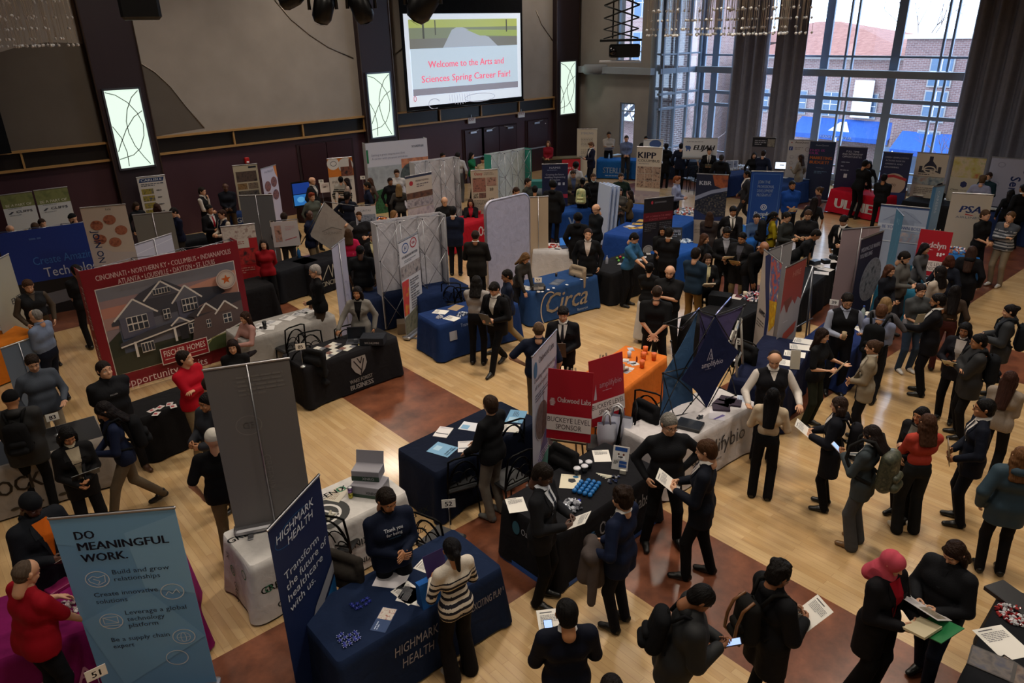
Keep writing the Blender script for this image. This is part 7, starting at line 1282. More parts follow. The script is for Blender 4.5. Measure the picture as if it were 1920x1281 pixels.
table((1210,298),(1300,300),'blue STERLING tablecloth',BLK,L=.6,under=False,D=.6) if False else None
table((1126,300),(1196,302),'bright blue STERLING tablecloth behind the two men with folded hands','1c5aa0',L=1.83,D=.76,ops=[t_('STERLING',.45,.28,.13,'a8b8d0',w=.6,b=.02),('tl',.2,.33,.5,1,.015,'a8b8d0')]); sheet(1155,290,0,'pale sheet on the blue Sterling table','a8c4d8',.5,.25,ops=[],group=None)
bottle(1142,293,'clear water bottle at the left end of the blue Sterling table','a8c4dc','c8d8e4',.22)
table((1240,300),(1330,305),'thin dark tablecloth on the table between the two dark-suited visitors','1c2434',L=2.2,D=.7); 
t=table((1558,354),(1655,372),'bright red ULINE tablecloth by the tall window','b0142c',L=1.83,D=.76,ops=[t_('ULINE',.5,.3,.17,'dcd8dc',w=.72,b=.06)]); heap(1582,340,'heap of yellow and clear packed sweets on the red table',['c8b060','d0c8a8','a8884c'],60,.2,.05,dz=.16); tilted(1585,332,0,'small white numbered card above the packed sweets','c4c8d0',.12,.14,[t_('17',.5,.8,.4,'202028',b=.03)]); heap(1632,347,'heap of metallic packets at the right of the red table',['a8a8ac','c8c4c4','706c70'],40,.18,.05,name='metallic_packets',cat='packets')
sheet(1570,347,10,'white sheet at the left of the red table',group=None); sheet(1640,356,10,'white sheet at the right front of the red table',group=None); boxy(1678,375,0,'large brown cardboard carton on the floor between the red table and the flask banner','8a6a4c',(.6,.5,.75),name='cardboard_box',zb=0,mk='paper')
table((1693,376),(1805,390),'black tablecloth on the long table where the student sits writing','15161a',L=2.4,D=.76,opn=True); tilted(1712,355,20,'white tent sign at the left end of the long black table','c4c0c0',.24,.26,[('r',.2,.3,.8,.8,'8c98b0')]); bottle(1727,362,'blue jar near the tent sign on the long black table','7090b8','506888',.12,.05); sheet(1722,366,10,'white sheet near the tent sign on the long black table',group=None)
for i,(x,y) in enumerate(((1772,373),(1785,376),(1797,379),(1760,370))): sheet(x,y,12*i,'loose white sheet along the right half of the long black table',group='sheets on the long black table')
table((1848,398),(1925,412),'navy tablecloth on the long table behind the plaid shirt man','1c2c54',L=2.0,D=.76,opn=True)
for i,(x,y) in enumerate(((1858,390),(1868,393),(1878,394),(1912,400))): sheet(x,y,14*i,'white sheet on the navy table behind the plaid shirt man',group='sheets on the right navy table')
table((1785,545),(1852,465),'blue ANDELYN tablecloth beside the woman with long brown hair','1c5898',L=1.83,D=.76,ops=[t_('andelyn',.6,.25,.1,'3c80b8',w=.4)]); heap(1795,470,'pile of blue and white trinkets on the blue table by the red sign',['3c70b0','c0c8d4','a86050'],40,.25,.06,name='trinkets',cat='trinkets')
table((1708,555),(1775,500),'teal tablecloth on the table where the bearded grey sweater man reads','1f5a74',L=1.83,D=.76); sheet(1710,527,20,'white leaflet on the teal table by the standing readers',group=None); sheet(1745,505,30,'open picture leaflet at the back of the teal table','9cb4c8',.3,.24,ops=[('r',.1,.1,.6,.6,'5080a8')],group=None,name='leaflet',cat='leaflet'); sheet(1738,520,50,'second picture leaflet on the teal table','a8c0d0',.28,.2,ops=[('r',.3,.1,.9,.5,'4078a8')],group=None,name='leaflet',cat='leaflet')
table((1490,560),(1568,500),'black tablecloth behind the grey metal tripod stand','15161a',L=2.2,D=.8); 
for i,(x,y) in enumerate(((1548,505),(1540,512),(1556,490),(1533,498),(1565,478))): sheet(x,y,25*i,'white sheet on the black table behind the tripod stand','c8c4c4',.22,.3,group='sheets on the table behind the tripod')
for i,(x,y,d) in enumerate(((1564,470,(.18,.14,.07)),(1572,476,(.16,.12,.05)),(1562,482,(.14,.12,.09)),(1548,490,(.16,.16,.09)),(1528,492,(.2,.16,.1)))): boxy(x,y,12*i,['beige box at the back of the black table near the pinkish banner','flat beige box at the very back of the black table','black cube by the banner on the black table','black cube in the middle of the black table','black and chrome device at the left of the black table'][i],['b0a898','a89c8c','1c1c20','202024','2c3038'][i],d,name='box')
table((1362,610),(1432,575),'black tablecloth covered with sweets behind the purple fabric panel','17171a',L=1.83,D=.8); heap(1415,556,'mixed red and white wrapped sweets on the black table by the AWMO banner',['a83848','c8c4c8','586078','c0b0b0'],90,.28,.04,dz=.04); cup(1397,552,'cream paper cup on the black table by the AWMO banner','b8ac98',.11,.04); sheet(1382,557,20,'dark red and white card on the black table by the AWMO banner','c0b8b4',.28,.2,ops=[('r',.4,.2,1,.7,'4c1c24')],group=None,name='card',cat='card')
boxy(1350,560,-10,'black gift bags standing on the left end of the sweets table','121316',(.4,.3,.2),name='gift_bag',cat='bag',mk='cloth')
table((1475,725),(1520,650),'navy tablecloth with white papers in front of the vest man at right','141a34',L=2.0,D=.8)
for i,(x,y,r_) in enumerate(((1507,640,20),(1500,651,30),(1490,664,25),(1478,681,20))): sheet(x,y,r_,['farthest white form on the navy table beside the dark-haired woman','second farthest white form on the navy table','third white form on the navy table in front of the white holder','nearest white form on the navy table'][i],w=.24,h=.33,group=None)
tilted(1492,676,10,'white upright leaflet holder on the navy table beside the dark-haired woman','b0a898',.14,.3,None,name='leaflet_holder',cat='holder',th=.05)
table((1600,655),(1655,605),'blue tablecloth with papers between the vest man and the backpack student','1c2c5c',L=1.83,D=.8); sheet(1614,617,-30,'white folded leaflet on the blue table near the vest man',group=None); bottle(1618,588,'tall clear bottle with blue base on the blue table near the navy banner','98a8a8','2c4ca8',.3,.04); sheet(1637,590,10,'white sheet on the blue table near the tall bottle',group=None)
num_sign(1564,567,'39','small white card sign on the table behind the vest man',z=1.1); num_sign(1382,640,'42','small white card sign hanging by the black jacket on a chair',z=1.1)
table((1020,470),(1078,472),'white tablecloth on the small laptop table right of the beige banner','bcb8b8',L=1.3,D=.7); laptop(1061,455,15,'open laptop with bright blue screen on the white cloth'); heap(1037,461,'red and white paper trinkets on the white cloth beside the laptop',['a83830','c8c0c0','c05048'],30,.16,.04,name='trinkets',cat='trinkets',dz=.02); sheet(1045,467,20,'dark phone-like card on the white laptop table','202228',.09,.15,ops=[],group=None,name='card',cat='card')
table((855,425),(915,408),'red Oatey tablecloth behind the round-cornered board','a01424',L=1.83,D=.76,ops=[('t','Oatey',.78,.25,.16,'d8ccd0',{'w':.35,'b':.04})])
for i,(x,y) in enumerate(((881,402),(899,398))): cup(x,y,['red cup left on the red table before the seated woman','red cup right on the red table before the seated woman'][i],'b81c28',.12,.05)
table((1043,402),(1065,398),'blue cloth table behind the beige suit man','1c4488',L=1.3,D=.7,ops=[t_('VS',.5,.35,.25,'a0b4d0',b=.02)]); table((1148,388),(1185,392),'blue tablecloth with sample jars behind the folding panels','24488c',L=1.5,D=.7)
table((1106,381),(1140,383),'blue tablecloth in front of the masked attendant','1c4488',L=1.2,D=.6); tilted(1118,366,5,'black and white code-style framed card beside the masked attendant','c8c8c8',.14,.2,[('r',.15,.2,.85,.9,'404044')]); boxy(1128,360,0,'yellow-green box beside the masked attendant','a0a844',(.14,.1,.24),name='box'); boxy(1000,345,0,'large teal box on the far table between the dark-clad visitors','2c7470',(.7,.4,.25),name='teal_box',zb=ZT)
table((985,362),(1020,355),'grey cloth table carrying the teal box','606468',L=1.2,D=.6)
table((322,455),(368,448),'dark tablecloth below the seated white vest man','15171c',L=1.2,D=.6); table((425,405),(455,402),'navy tablecloth lettered ET beside the tall grey banner','1c305c',L=1.2,D=.6,ops=[t_('GIANT',.5,.2,.14,'c0c4cc',b=.03)]); table((690,425),(735,412),'dark blue table with orange snacks left of the wide grey wall','1c3054',L=1.2,D=.6); heap(715,414,'orange snack bags on the dark blue table',['c86820','d0c0a8','b8541c'],30,.25,.07,name='snack_bags',cat='snacks')
table((575,374),(650,366),'dark wooden-brown cloth table below the blue video screen','2c1c1c',L=1.8,D=.6)
# video screen on its stand
p=ony(566,364,21.6); t=empty('video_screen',(p.x,p.y,p.z),-.1,'small video screen showing blue pictures left of the bald suited man','screen'); mb=MB(); mb.box((0,0,0),(.62,.04,.8),mat('0c0c10','plastic')); mb.build('bezel',t); mb=MB(); decorate(mb,[('r',.03,.05,.97,.6,mat('1c3c8c','screen',e=.5)),('r',.03,.64,.97,1.2,mat('2c70b8','screen',e=.6)),('e',.4,.9,.2,.15,mat('58a0d8','screen',e=.6))],.6,Matrix.Translation((0,-.022,.38)),.001); mb.build('picture',t); mb=MB(); mb.tube([(0,.0,-.4),(0,0,-p.z)],.025,mat('202024','metal'),8); mb.build('stand_pole',t)
p=at(605,342,1.5); num_sign(602,340,'79','white card sign beside the bald suited man',z=1.45,base=0); tilted(609,352,0,'white tabletop notice beside the bald suited man','c4b8b0',.3,.32,[('tl',.15,.2,.7,5,.04,'805850')],zb=ZT+.2); num_sign(680,333,'78','white card sign right of the orange banner',z=1.5,base=0)
num_sign(469,480,'11','white card sign numbered 11 beside the red sweater woman',z=1.1)
# chairs
for a in [(552,612,-150,'black metal arc-back chair left of the two at the pale grey table'),(580,622,-170,'black metal chair between the pale grey table and the Wake Forest table'),(646,612,20,'black metal chair behind the grey blazer woman'),(845,531,170,'black arc-back chair at the left behind the royal blue table'),(868,540,165,'black arc-back chair behind the royal blue table, nearest the grey shirt student'),
 (798,968,140,'black arc-back chair right of the bearded man at the nearest navy table'),(612,968,150,'black chair tucked in at the white printed cloth table'),(960,790,-150,'black chair nearest the black sweater man at table 52'),(975,850,-140,'black chair behind the Oakwood banner'),(868,858,-160,'black chair tucked under the near side of table 52'),(1215,735,160,'black chair draped by a dark coat behind the red amplifybio sign'),(1300,312,-150,'dark chair right of the dark suit back near the elephant board'),(1315,316,-150,'dark chair beside the podium'),(1398,640,150,'chair carrying a black jacket behind the vest man'),(560,652,-160,'black metal chair nearest the number 85 sign')]: cpx(a[0],a[1],a[2],a[3])
def coat_on_chair(px,py,label,col,z=.95):
    p=at(px,py,z); V,F,M=mesh_sdf([((0,-.17,.0),(0,.17,.0),.05,.05,.03,0,None),((.03,-.12,-.15),(.03,.12,-.15),.085,.085,.05,0,None),((-.03,-.13,-.33),(.0,.13,-.35),.09,.085,.06,0,None),((-.04,-.1,-.5),(-.02,.15,-.55),.07,.06,.05,0,None),((.03,-.2,-.05),(.05,-.23,-.42),.045,.035,.03,0,None),((.03,.2,-.05),(.06,.22,-.38),.045,.035,.03,0,None)],.022,(),.006)
    o=bpy.data.objects.new('draped_coat',np_mesh('draped_coat',V,F,M,[mat(col,'cloth')])); COL.objects.link(o); o.location=p; o.rotation_euler=(0,0,math.atan2(p.y,p.x)+2.4); tag(o,label,'coat')
coat_on_chair(646,1045,'olive-grey coat draped over a chair behind the nearest navy table','2e2a26'); coat_on_chair(1060,845,'black coat draped over a chair behind the Oakwood table','121214'); coat_on_chair(1215,760,'black coat hanging behind the orange table','101013'); coat_on_chair(1402,650,'black jacket over a chair behind the vest man','0f1012',1.0); coat_on_chair(1085,502,'cream fleece coat on a chair behind the Circa table','8c7c68'); coat_on_chair(590,660,'dark coat piled on the chair by the number 85 sign','1a1a1c')
backpack(None,'dark backpack on the floor by the car-maker banner and royal blue table','1c1c1e',at_=(at(812,560,.3)-Vector((0,0,.3)),2)); backpack(None,'grey backpack on the floor behind the royal blue table','4c4a4a',at_=(at(826,575,.3)-Vector((0,0,.3)),2.4)); backpack(None,'black backpack on a chair behind the Circa table','16161a',at_=(at(1110,497,.6)-Vector((0,0,.2)),2.2)); backpack(None,'black backpack piled behind the red table','121215',at_=(at(862,372,.9)-Vector((0,0,.9)),2.0),sz=1.3)

tilted(1466,311,0,'small glowing white screen beside the dark drapes','1c1e22',.5,.3,[('r',.05,.05,.95,.52,mat('dce8f8','screen',e=1.2))],zb=.9,name='tablet_screen',cat='screen')
# ------------------------------------------------------------------ the people
Mn=pr
def Fm(px,py,rel,label,**k): k.setdefault('h',1.64); k.setdefault('sex','f'); k.setdefault('hair','long'); k.setdefault('skin','l'); return pr(px,py,rel,label,**k)
KH='6e5a40'; BK='0d0d10'; GY='55555a'; BR='2a1a10'; BL='7a5c38'
D2=('down','down'); H2=('hold','hold'); F2=('front','front')
# foreground
Mn(722,910,18,'bearded man in navy shirt reading Thank you for being behind the nearest table',top='sweater',tc='10182c',bc='101218',beard='120c08',skin='m',arms=(((.22,.05,1.10),'in','flat'),((.2,.02,1.08),'in','relax')),head=(15,25),b=1.1,msg=[('Thank you',1.31,.032,'c8ccd4'),('for being',1.265,.032,'c8ccd4'),('remarkable',1.23,.02,'2c6c9c')],h=1.8,legs='step')
R=Fm(845,1003,-150,'ponytailed woman in white sweater with dark stripes at the nearest navy table',top='sweater',tc='cfc6b8',stripes='24242c',bc='100e10',flare=.03,hair='pony',hc='0c0a0c',arms=(H2[0],'hold'),head=(-10,15),h=1.68,shoe='b8b4b0',skin='m'); held(R,'dark purple folder held by the ponytailed woman','folder',0,'2c1f50',.22,.3,70,(.05,.0,0)); 
p=R['hands'][1][0]; mb=MB(); mb.add([(-.17,-.03,0),(.17,-.03,0),(.15,-.07,-.45),(-.2,-.07,-.42),(-.17,.04,0),(.17,.04,0),(.15,.08,-.45),(-.2,.08,-.42)],[(0,1,2,3),(7,6,5,4),(0,4,5,1),(1,5,6,2),(3,2,6,7),(0,3,7,4)],mat('2058a0','cloth')); tag(mb.build('tote_bag',None,p+Vector((0,0,-.02)),R['hd']+pi/2),'bright blue tote bag hanging from the ponytailed woman hand','bag')
R=Mn(1018,863,70,'dark-skinned man in dark grey suit holding a paper at the Oakwood table',tc='191a1e',bc=BK,skin='d',tie='202430',shirt='c4c8d0',arms=H2,head=(5,28),h=1.82); held(R,'white printed sheet held over the Oakwood table by the grey suit man','paper',0)
R=Mn(1168,908,-118,'curly-haired man in navy suit with a grey coat over his arm',tc='131c34',bc='0e1018',hair='curly',hc='20140c',skin='l',arms=(((.16,.22,1.02),'in','grip'),'front'),h=1.76,head=(-10,10))
V,F,M_=mesh_sdf([((0,-.12,.02),(0,.16,.02),.06,.06,.04,0,None),((.03,-.1,0),(.05,-.12,-.42),.055,.05,.05,0,None),((-.05,.0,0),(-.06,.02,-.36),.07,.09,.06,0,None),((-.04,.14,0),(-.02,.2,-.5),.06,.045,.05,0,None),((.04,.08,0),(.06,.06,-.3),.06,.08,.06,0,None)],.018)
p=R['hands'][1][0]; o=bpy.data.objects.new('draped_coat',np_mesh('draped_coat',V,F,M_,[mat('4a4240','cloth')])); COL.objects.link(o); o.location=p+Vector((0,0,.02)); o.rotation_euler=(0,0,R['hd']+.5); tag(o,'grey-brown coat hanging over the arm of the curly-haired navy suit man','coat')
Mn(1257,770,18,'grey-haired smiling man in glasses and dark zip pullover',top='sweater',tc='17181c',bc='0c0c0e',hair='short',hc='6a6660',skin='l',glasses=True,arms=('hip',((.1,.24,.98),'in','relax')),b=1.14,h=1.84,head=(10,14),legs='wide')
R=Mn(1327,818,-95,'man in dark navy suit holding a white sheet toward the grey-haired man',tc='10141f',bc=BK,hc='3a2414',skin='l',tie='8a7c84',arms=H2,h=1.84,head=(-5,16),legs='step'); held(R,'white printed resume held by the navy suit man beside the grey-haired man','paper',0,w=.23,h=.3)
Fm(1452,722,178,'woman in cream blouse and black trousers with very long straight black hair',top='blouse',tc='c4b298',bc=BK,hair='verylong',hc='0a080a',arms=H2,h=1.66,skin='m',flare=.01)
Mn(1455,655,15,'balding man in black vest over white sleeves behind the amplifybio table',top='vest',tc='131318',shirt='c8c0b8',bc='15151a',hair='receding',hc='2c2018',skin='l',arms=(((.34,.3,1.1),'down','relax'),((.32,.34,1.08),'up','relax')),b=1.2,h=1.8,head=(-10,26))
R=Fm(1577,738,-92,'woman in navy coat and black shoes holding a white sheet by the floor band',top='coat',tc='12141c',bc=BK,hair='bob',hc='2a1e18',arms=H2,h=1.66); held(R,'white sheet held out by the navy coat woman','paper',0); backpack(R,'dark shoulder backpack on the navy coat woman','15151a',sz=.9)
R=Fm(1640,792,-105,'curly-haired woman in slate grey trouser suit looking at her phone',top='blazer',tc='3c4448',bc='44464a',hair='verylong',hc='1a1210',arms=(((.27,.05,1.22),'up','grip'),'phone'),h=1.68,head=(0,34),flare=.025,shoe='7a5a38',skin='m'); held(R,'mobile phone in the hands of the slate grey suit woman','phone',0); backpack(R,'camouflage backpack on the slate grey suit woman',photo(('20241c','4a4c3a','2c3026','6a6a54'),14,2),sz=1.15)
Fm(1745,770,-150,'woman in coral red blouse with long brown hair and cream shoes',top='blouse',tc='a83c30',bc='1a1c1e',hair='wavy',hc='3a2418',arms=('cross','cross'),h=1.68,flare=.02,shoe='b8ae9c')
Fm(1732,758,-35,'smiling woman in black jacket over grey top behind the coral blouse woman',top='blazer',tc='131316',shirt='6a6860',bc=BK,hair='long',hc='0e0a0a',arms=F2,h=1.62,skin='m',head=(0,5))
R=Mn(1852,742,-78,'young man in navy suit, tie and glasses holding a folder at his side',tc='101420',bc='0e1018',tie='24242c',hc='0c0a0a',glasses=True,skin='m',arms=(((.2,.2,.98),'in','grip'),'front'),h=1.78,head=(0,5)); held(R,'tan folder held at the waist of the navy suit man in glasses','folder',0,'8a7860',.2,.28,80)
Fm(1900,690,170,'woman in beige sweater with long auburn hair at the right edge',top='sweater',tc='8c8074',bc=BK,hair='verylong',hc='2e1a14',arms=F2,h=1.68,flare=.01)
Fm(1922,832,-160,'woman in teal quilted jacket cut by the right edge',top='puffer',tc='1e3644',bc=BK,hair='wavy',hc='5a3c24',arms=D2,h=1.68)
R=Fm(1680,1028,62,'woman in pink headscarf and black coat holding a notebook',top='coat',tc='0f0e12',bc='0b0b0d',hair='hijab',hc='b84858',arms=H2,h=1.68,b=1.1,head=(5,22),shirt='8c1020',flare=.05,skin='l'); held(R,'green folder under the open notebook at bottom right','folder',0,'1c6c3c',.32,.26,12,(.12,-.12,.0)); held(R,'cream open notebook held by the pink headscarf woman','book',0,'c8bc9c',.24,.2,12,(.06,.0,.03))
R=Fm(1797,1008,-22,'woman in black logo jacket and jeans with shoulder-length curly hair holding a magazine',top='hoodie',tc='15161a',bc='161c2a',hair='bob',hc='22140e',arms=H2,h=1.7,b=1.15,head=(-5,34),legs='step'); held(R,'open picture magazine held by the curly-haired woman in black jacket','paper',1,'c0bcbc',.42,.3,28,(.08,.05,.03),ops=[('r',.05,.1,.45,.55,PH('60503c','908878','383440',scale=16)),('r',.55,.08,.95,.4,PH('8890a8','c0b8b4','605c68',scale=16))],name='magazine',cat='magazine')
R=Mn(1465,1048,128,'young man with curly black hair in black jacket reading a white sheet',top='coat',tc='0e0e11',bc=BK,hair='curly',hc='0e0a08',skin='t',arms=H2,h=1.74,head=(5,25),shirt='c8c8c8'); held(R,'white sheet held by the curly-haired man with the strapped backpack','paper',-1,w=.22,h=.28); backpack(R,'black backpack with tan leather straps on the curly-haired man','141312','1a1816')
mb=MB(); 
for s in(-1,1): mb.tube([(-.0,s*.07,.40),(-.1,s*.075,.33),(-.142,s*.08,.2),(-.155,s*.08,.05),(-.10,s*.08,-.03)],.014,mat('6a4424','leather'),6)
bps=[o for o in SC.objects if o.name.startswith('backpack')]; mb.build('leather_straps',sorted(bps,key=lambda o:(o.name))[-1])
R=Mn(1318,1092,100,'man in black hooded jacket bent over his phone at the bottom',top='puffer',tc='0c0e11',bc='0c0c0e',hair='short',hc='0a0808',skin='t',arms=(((.3,.06,1.16),'up','grip'),'phone'),h=1.74,lean=14,head=(0,42),b=1.12); held(R,'mobile phone with blue screen held by the bent man in black hooded jacket','phone',0,'1c2c50',tilt=20); backpack(R,'black backpack with a red key tag on the bent man','0e0f12',sz=.95)
R=Mn(1063,1120,-168,'man in dark navy suit seen from behind at the bottom with a phone and paper',tc='0d111f',bc='0c0c10',hc='0a0807',skin='m',arms=H2,h=1.76,head=(0,28)); held(R,'white sheet under a phone held by the navy suit man at the bottom','paper',1,w=.22,h=.29,tilt=25,off=(.05,.0,0)); held(R,'bright mobile phone held by the navy suit man at the bottom','phone',1,'101014',tilt=25,off=(.02,-.03,.03))
Mn(1148,1262,-170,'top of a dark-haired head cut by the bottom edge',tc=BK,hair='short',hc='120c0a',h=1.7)
Mn(38,1045,112,'stout man in red t-shirt and grey cropped hair at the magenta table',top='tee',tc='8e0c1c',bc='15171c',hair='buzz',hc='4a3e34',skin='l',arms=(((.36,.26,1.05),'down','relax'),'table'),b=1.25,h=1.8,lean=8,head=(0,22))
R=Mn(48,920,25,'man in black beanie and dark jacket with orange lining holding a leaflet',top='coat',tc='15181e',shirt='c05c14',bc=BK,hair='beanie',hc='14161a',skin='d',arms=H2,h=1.82,b=1.1,head=(5,32),beard='0c0806'); held(R,'white folded leaflet held by the beanie man','paper',0)
R=Fm(120,795,8,'short-haired person in black suit and cream turtleneck holding a dark folder',top='blazer',tc='101012',shirt='a89c84',bc=BK,hair='bob',hc='0c0a0a',arms=(((.22,.04,1.05),'up','relax'),((.22,.06,1.0),'up','relax')),h=1.7,head=(5,28),flare=.02,skin='m'); held(R,'dark folder with pale sheet edge held by the cream turtleneck person','folder',1,'1c1c1a',.3,.1,60,(.02,-.05,.1))
R=Mn(188,742,-88,'man in navy sweater and khaki trousers striding left with papers',top='sweater',tc='141c34',bc='5e5242',hair='wavy',hc='100a0a',skin='m',arms=(((.28,.1,1.12),'in','grip'),((.30,.12,1.0),'in','grip')),legs='walk',h=1.76,head=(0,34),lean=7,shoe='141414'); held(R,'folded white papers carried by the striding man','paper',0,'b8bcc8',.16,.26,40); backpack(R,'black backpack on the striding man in navy sweater','0f1013')
Mn(190,672,14,'heavy man in black short-sleeved work shirt before the red house display',top='polo',tc='15161a',bc='15161a',hc='1a120e',skin='l',arms=('back','back'),b=1.3,h=1.84,head=(10,-2),legs='wide',shoe='4a3020',msg=[('FISCHER',1.27,.018,'a8a8ac')])
Mn(342,652,40,'man in red pullover and khaki trousers with arms crossed before the display',top='sweater',tc='a80c20',bc='7a6a50',hc='1c120e',skin='l',arms=('cross','cross'),h=1.8,head=(25,-4),legs='stand',shoe='3a2c20')
Mn(55,660,12,'man in grey sweater and khaki trousers gesturing with an open hand',top='sweater',tc='444a54',bc='7e705c',hc='20160f',skin='l',arms=(((.3,.16,1.04),'up','flat'),'down'),b=1.12,h=1.8,head=(-10,24))
Mn(62,575,-128,'grey-haired man in light blue shirt and navy trousers seen from behind at left',top='shirt',tc='6f7c96',bc='161a28',hair='buzz',hc='706c68',skin='l',arms=('front','front'),b=1.22,h=1.78)
Mn(48,520,12,'bearded man in dark vest and brown sleeves behind the orange table',top='vest',tc='1c1d20',shirt='4c4238',bc='40301e',hc='3a2416',beard='5a3820',skin='l',arms=('down','pock'),b=1.15,h=1.8,head=(-5,24))
Mn(138,492,-160,'man in black t-shirt half hidden by the left side of the red display',top='tee',tc='121214',bc='121214',hc='14100e',skin='m',arms=('front','front'),h=1.8,b=1.05)
R=Mn(14,728,165,'person in black coat with a black backpack at the left edge',top='puffer',tc='0b0b0d',bc='0c0c0e',hair='beanie',hc='0c0c0e',arms=F2,b=1.1,h=1.8); backpack(R,'black backpack on the person in black at the left edge','0e0e10')
Mn(396,800,168,'man in black t-shirt, white cap and khaki trousers seen from behind',top='tee',tc='0f0f11',bc='6a5a42',hair='cap',hc='c4beb4',skin='l',arms=D2,b=1.15,h=1.82,shoe='4a1c24',head=(0,5))
Mn(384,732,-60,'man in dark navy jacket partly hidden by the tall grey banner',top='puffer',tc='121620',bc=BK,hc='0c0a0a',skin='m',arms=H2,h=1.76)
Mn(390,700,70,'man whose smiling face shows beside the top left of the tall grey banner',top='sweater',tc='202024',bc=BK,hair='buzz',hc='2c201a',skin='l',h=1.76)
Fm(433,632,-8,'smiling long-haired woman in black top with gold logo before the house display',top='sweater',tc='101012',bc=BK,hair='long',hc='1c100c',arms=F2,h=1.66,msg=[('*',1.25,.05,'a08030')])
Fm(457,580,-60,'seated person in pink patterned shirt at the right end of the red house display',top='blouse',tc='a07870',bc='302c30',sit=True,arms=('gest','table'),h=1.64,hair='long',hc='2a1a12')
# middle left
Mn(588,492,-82,'grey-haired man in glasses and black sweater behind the pale grey table',top='sweater',tc='0e0e10',bc='3c3026',hc='8a8480',skin='l',glasses=True,arms=('front','pock'),b=1.1,h=1.84,shirt='c0b8b0',head=(0,12))
Fm(668,533,-12,'woman in pale grey blazer over black turtleneck leaning on the Wake Forest table',top='blazer',tc='78746e',shirt='0e0e10',bc=BK,hc='140e0c',arms=('down',((.22,.38,.95),'down','relax')),h=1.7,head=(-5,5),skin='m')
Fm(492,445,-3,'woman in red sweater and black trousers standing with hands behind her back',top='sweater',tc='86101a',bc=BK,hc='1a100e',arms=('back','back'),h=1.7,head=(0,5))
R=Mn(893,513,165,'student in pale grey shirt and black trousers leaning over the royal blue table',top='shirt',tc='9a9490',bc='101014',hair='wavy',hc='100c0a',skin='m',arms=('table','front'),h=1.76,lean=8,head=(0,20))
R=Mn(926,520,-35,'young man in black suit with a rucksack striding past the Circa table',tc='0e0e11',bc='0c0c0f',hair='fringe',hc='120e0c',shirt='c4beb4',skin='l',arms=(((.24,.12,1.1),'in','grip'),'hold'),legs='walk',h=1.8,lean=4,head=(-5,24)); held(R,'dark folder carried by the striding black suit man','folder',0,'1a2030',.22,.3,60); backpack(R,'black rucksack on the striding black suit man','121216')
Mn(950,497,-82,'man in navy polo and khaki trousers behind the striding student',top='sweater',tc='121a2e',bc='7c6a4c',hc='14100e',glasses=True,skin='m',arms=F2,h=1.76,legs='walk',head=(0,14))
Fm(985,470,50,'woman with long fair-brown hair and grey sweater bending over the Circa table',top='sweater',tc='33312f',bc='1c1c20',hc='5a4128',arms=('table','table'),lean=24,h=1.68,head=(0,28))
Mn(1010,598,178,'stocky man in navy polo seen from behind beside the Oakwood Labs banner',top='polo',tc='131a2c',bc='5c5240',hair='buzz',hc='4a3828',skin='l',arms=('hip','down'),b=1.22,h=1.84)
R=Mn(1056,570,-5,'young man in black suit and tie holding a brown folder near the Circa table',tc='0f0f14',bc='0e0e12',tie='2a2c34',hair='fringe',hc='0e0a0a',skin='l',arms=(((.22,.06,1.04),'in','grip'),'hold'),h=1.8,head=(0,14)); held(R,'brown folder held by the young man in black suit near the Circa table','folder',0,'4a3c34',.2,.3,70)
Mn(918,735,-128,'man in black sweater and grey trousers standing at the table numbered 52',top='sweater',tc='111215',bc='6a635a',hc='2a1c12',skin='l',arms=(((.25,.2,.95),'down','relax'),'front'),h=1.8,shirt='c0c0c0',head=(-25,0),shoe='50504e')
Mn(1257,495,-8,'bald bearded man in black polo with crossed arms in the middle group',top='polo',tc='111113',bc='121214',hair='none',skin='l',beard='14100e',arms=('cross','front'),b=1.25,h=1.84,head=(0,16),legs='wide')
Mn(1233,530,175,'broad man in black polo seen from behind with hands clasped at his back',top='polo',tc='0f0f11',bc='16161a',hair='buzz',hc='2a1e16',skin='l',arms=('back','back'),b=1.22,h=1.86,legs='wide')
R=Fm(1219,488,168,'dark-haired woman in black top and long white skirt, back to the camera',top='tee',tc='101012',bc='b8b4b0',skirt=.1,hair='bun',hc='0c0a0a',arms=('cross','hold'),h=1.7)
Mn(1307,460,150,'man in slate blue sweater and tan trousers seen from behind',top='sweater',tc='1c2c3c',bc='7c5c30',hc='18100c',skin='l',arms=F2,h=1.86)
R=Fm(1328,472,15,'smiling woman holding a red-edged notebook beside the slate blue sweater man',top='blazer',tc='121214',shirt='c0b890',bc=BK,hc='24160e',arms=H2,h=1.66); held(R,'cream notebook with red edge held in the middle aisle','book',0,'c8b8a0',.22,.3,30,(.1,.05,0),ops=[('r',.0,1.25,1,1.36,'a01828')])
R=Mn(1364,422,12,'man in black suit handling papers in the aisle below the KBR banner',tc='0d0d10',bc='0c0c0e',hc='100c0a',skin='m',shirt='888890',arms=H2,h=1.8,head=(0,30)); held(R,'white papers held by the black suit man below the KBR banner','paper',0)
R=Mn(1393,432,-15,'young man in black jacket holding a tan envelope beside the black suit man',top='coat',tc='0f0f12',bc='6a5a40',hc='0a0808',skin='m',shirt='404048',arms=H2,h=1.76,head=(-10,20)); held(R,'tan envelope held by the young man in black jacket','paper',0,'a88c5c',ops=[])
Mn(1434,452,40,'bald man in black shirt with a badge bending over the sweets table',top='sweater',tc='0e0e11',bc='14141a',hair='none',skin='t',arms=('table','table'),lean=34,h=1.84,b=1.15,head=(0,20))
Mn(1190,433,62,'man in light blue polo leaning over the black table with coloured balls',top='polo',tc='2f5a80',bc='101014',hc='0e0a0a',skin='l',arms=(((.42,.14,1.08),'in','grip'),'reach'),lean=12,h=1.76,head=(0,30))
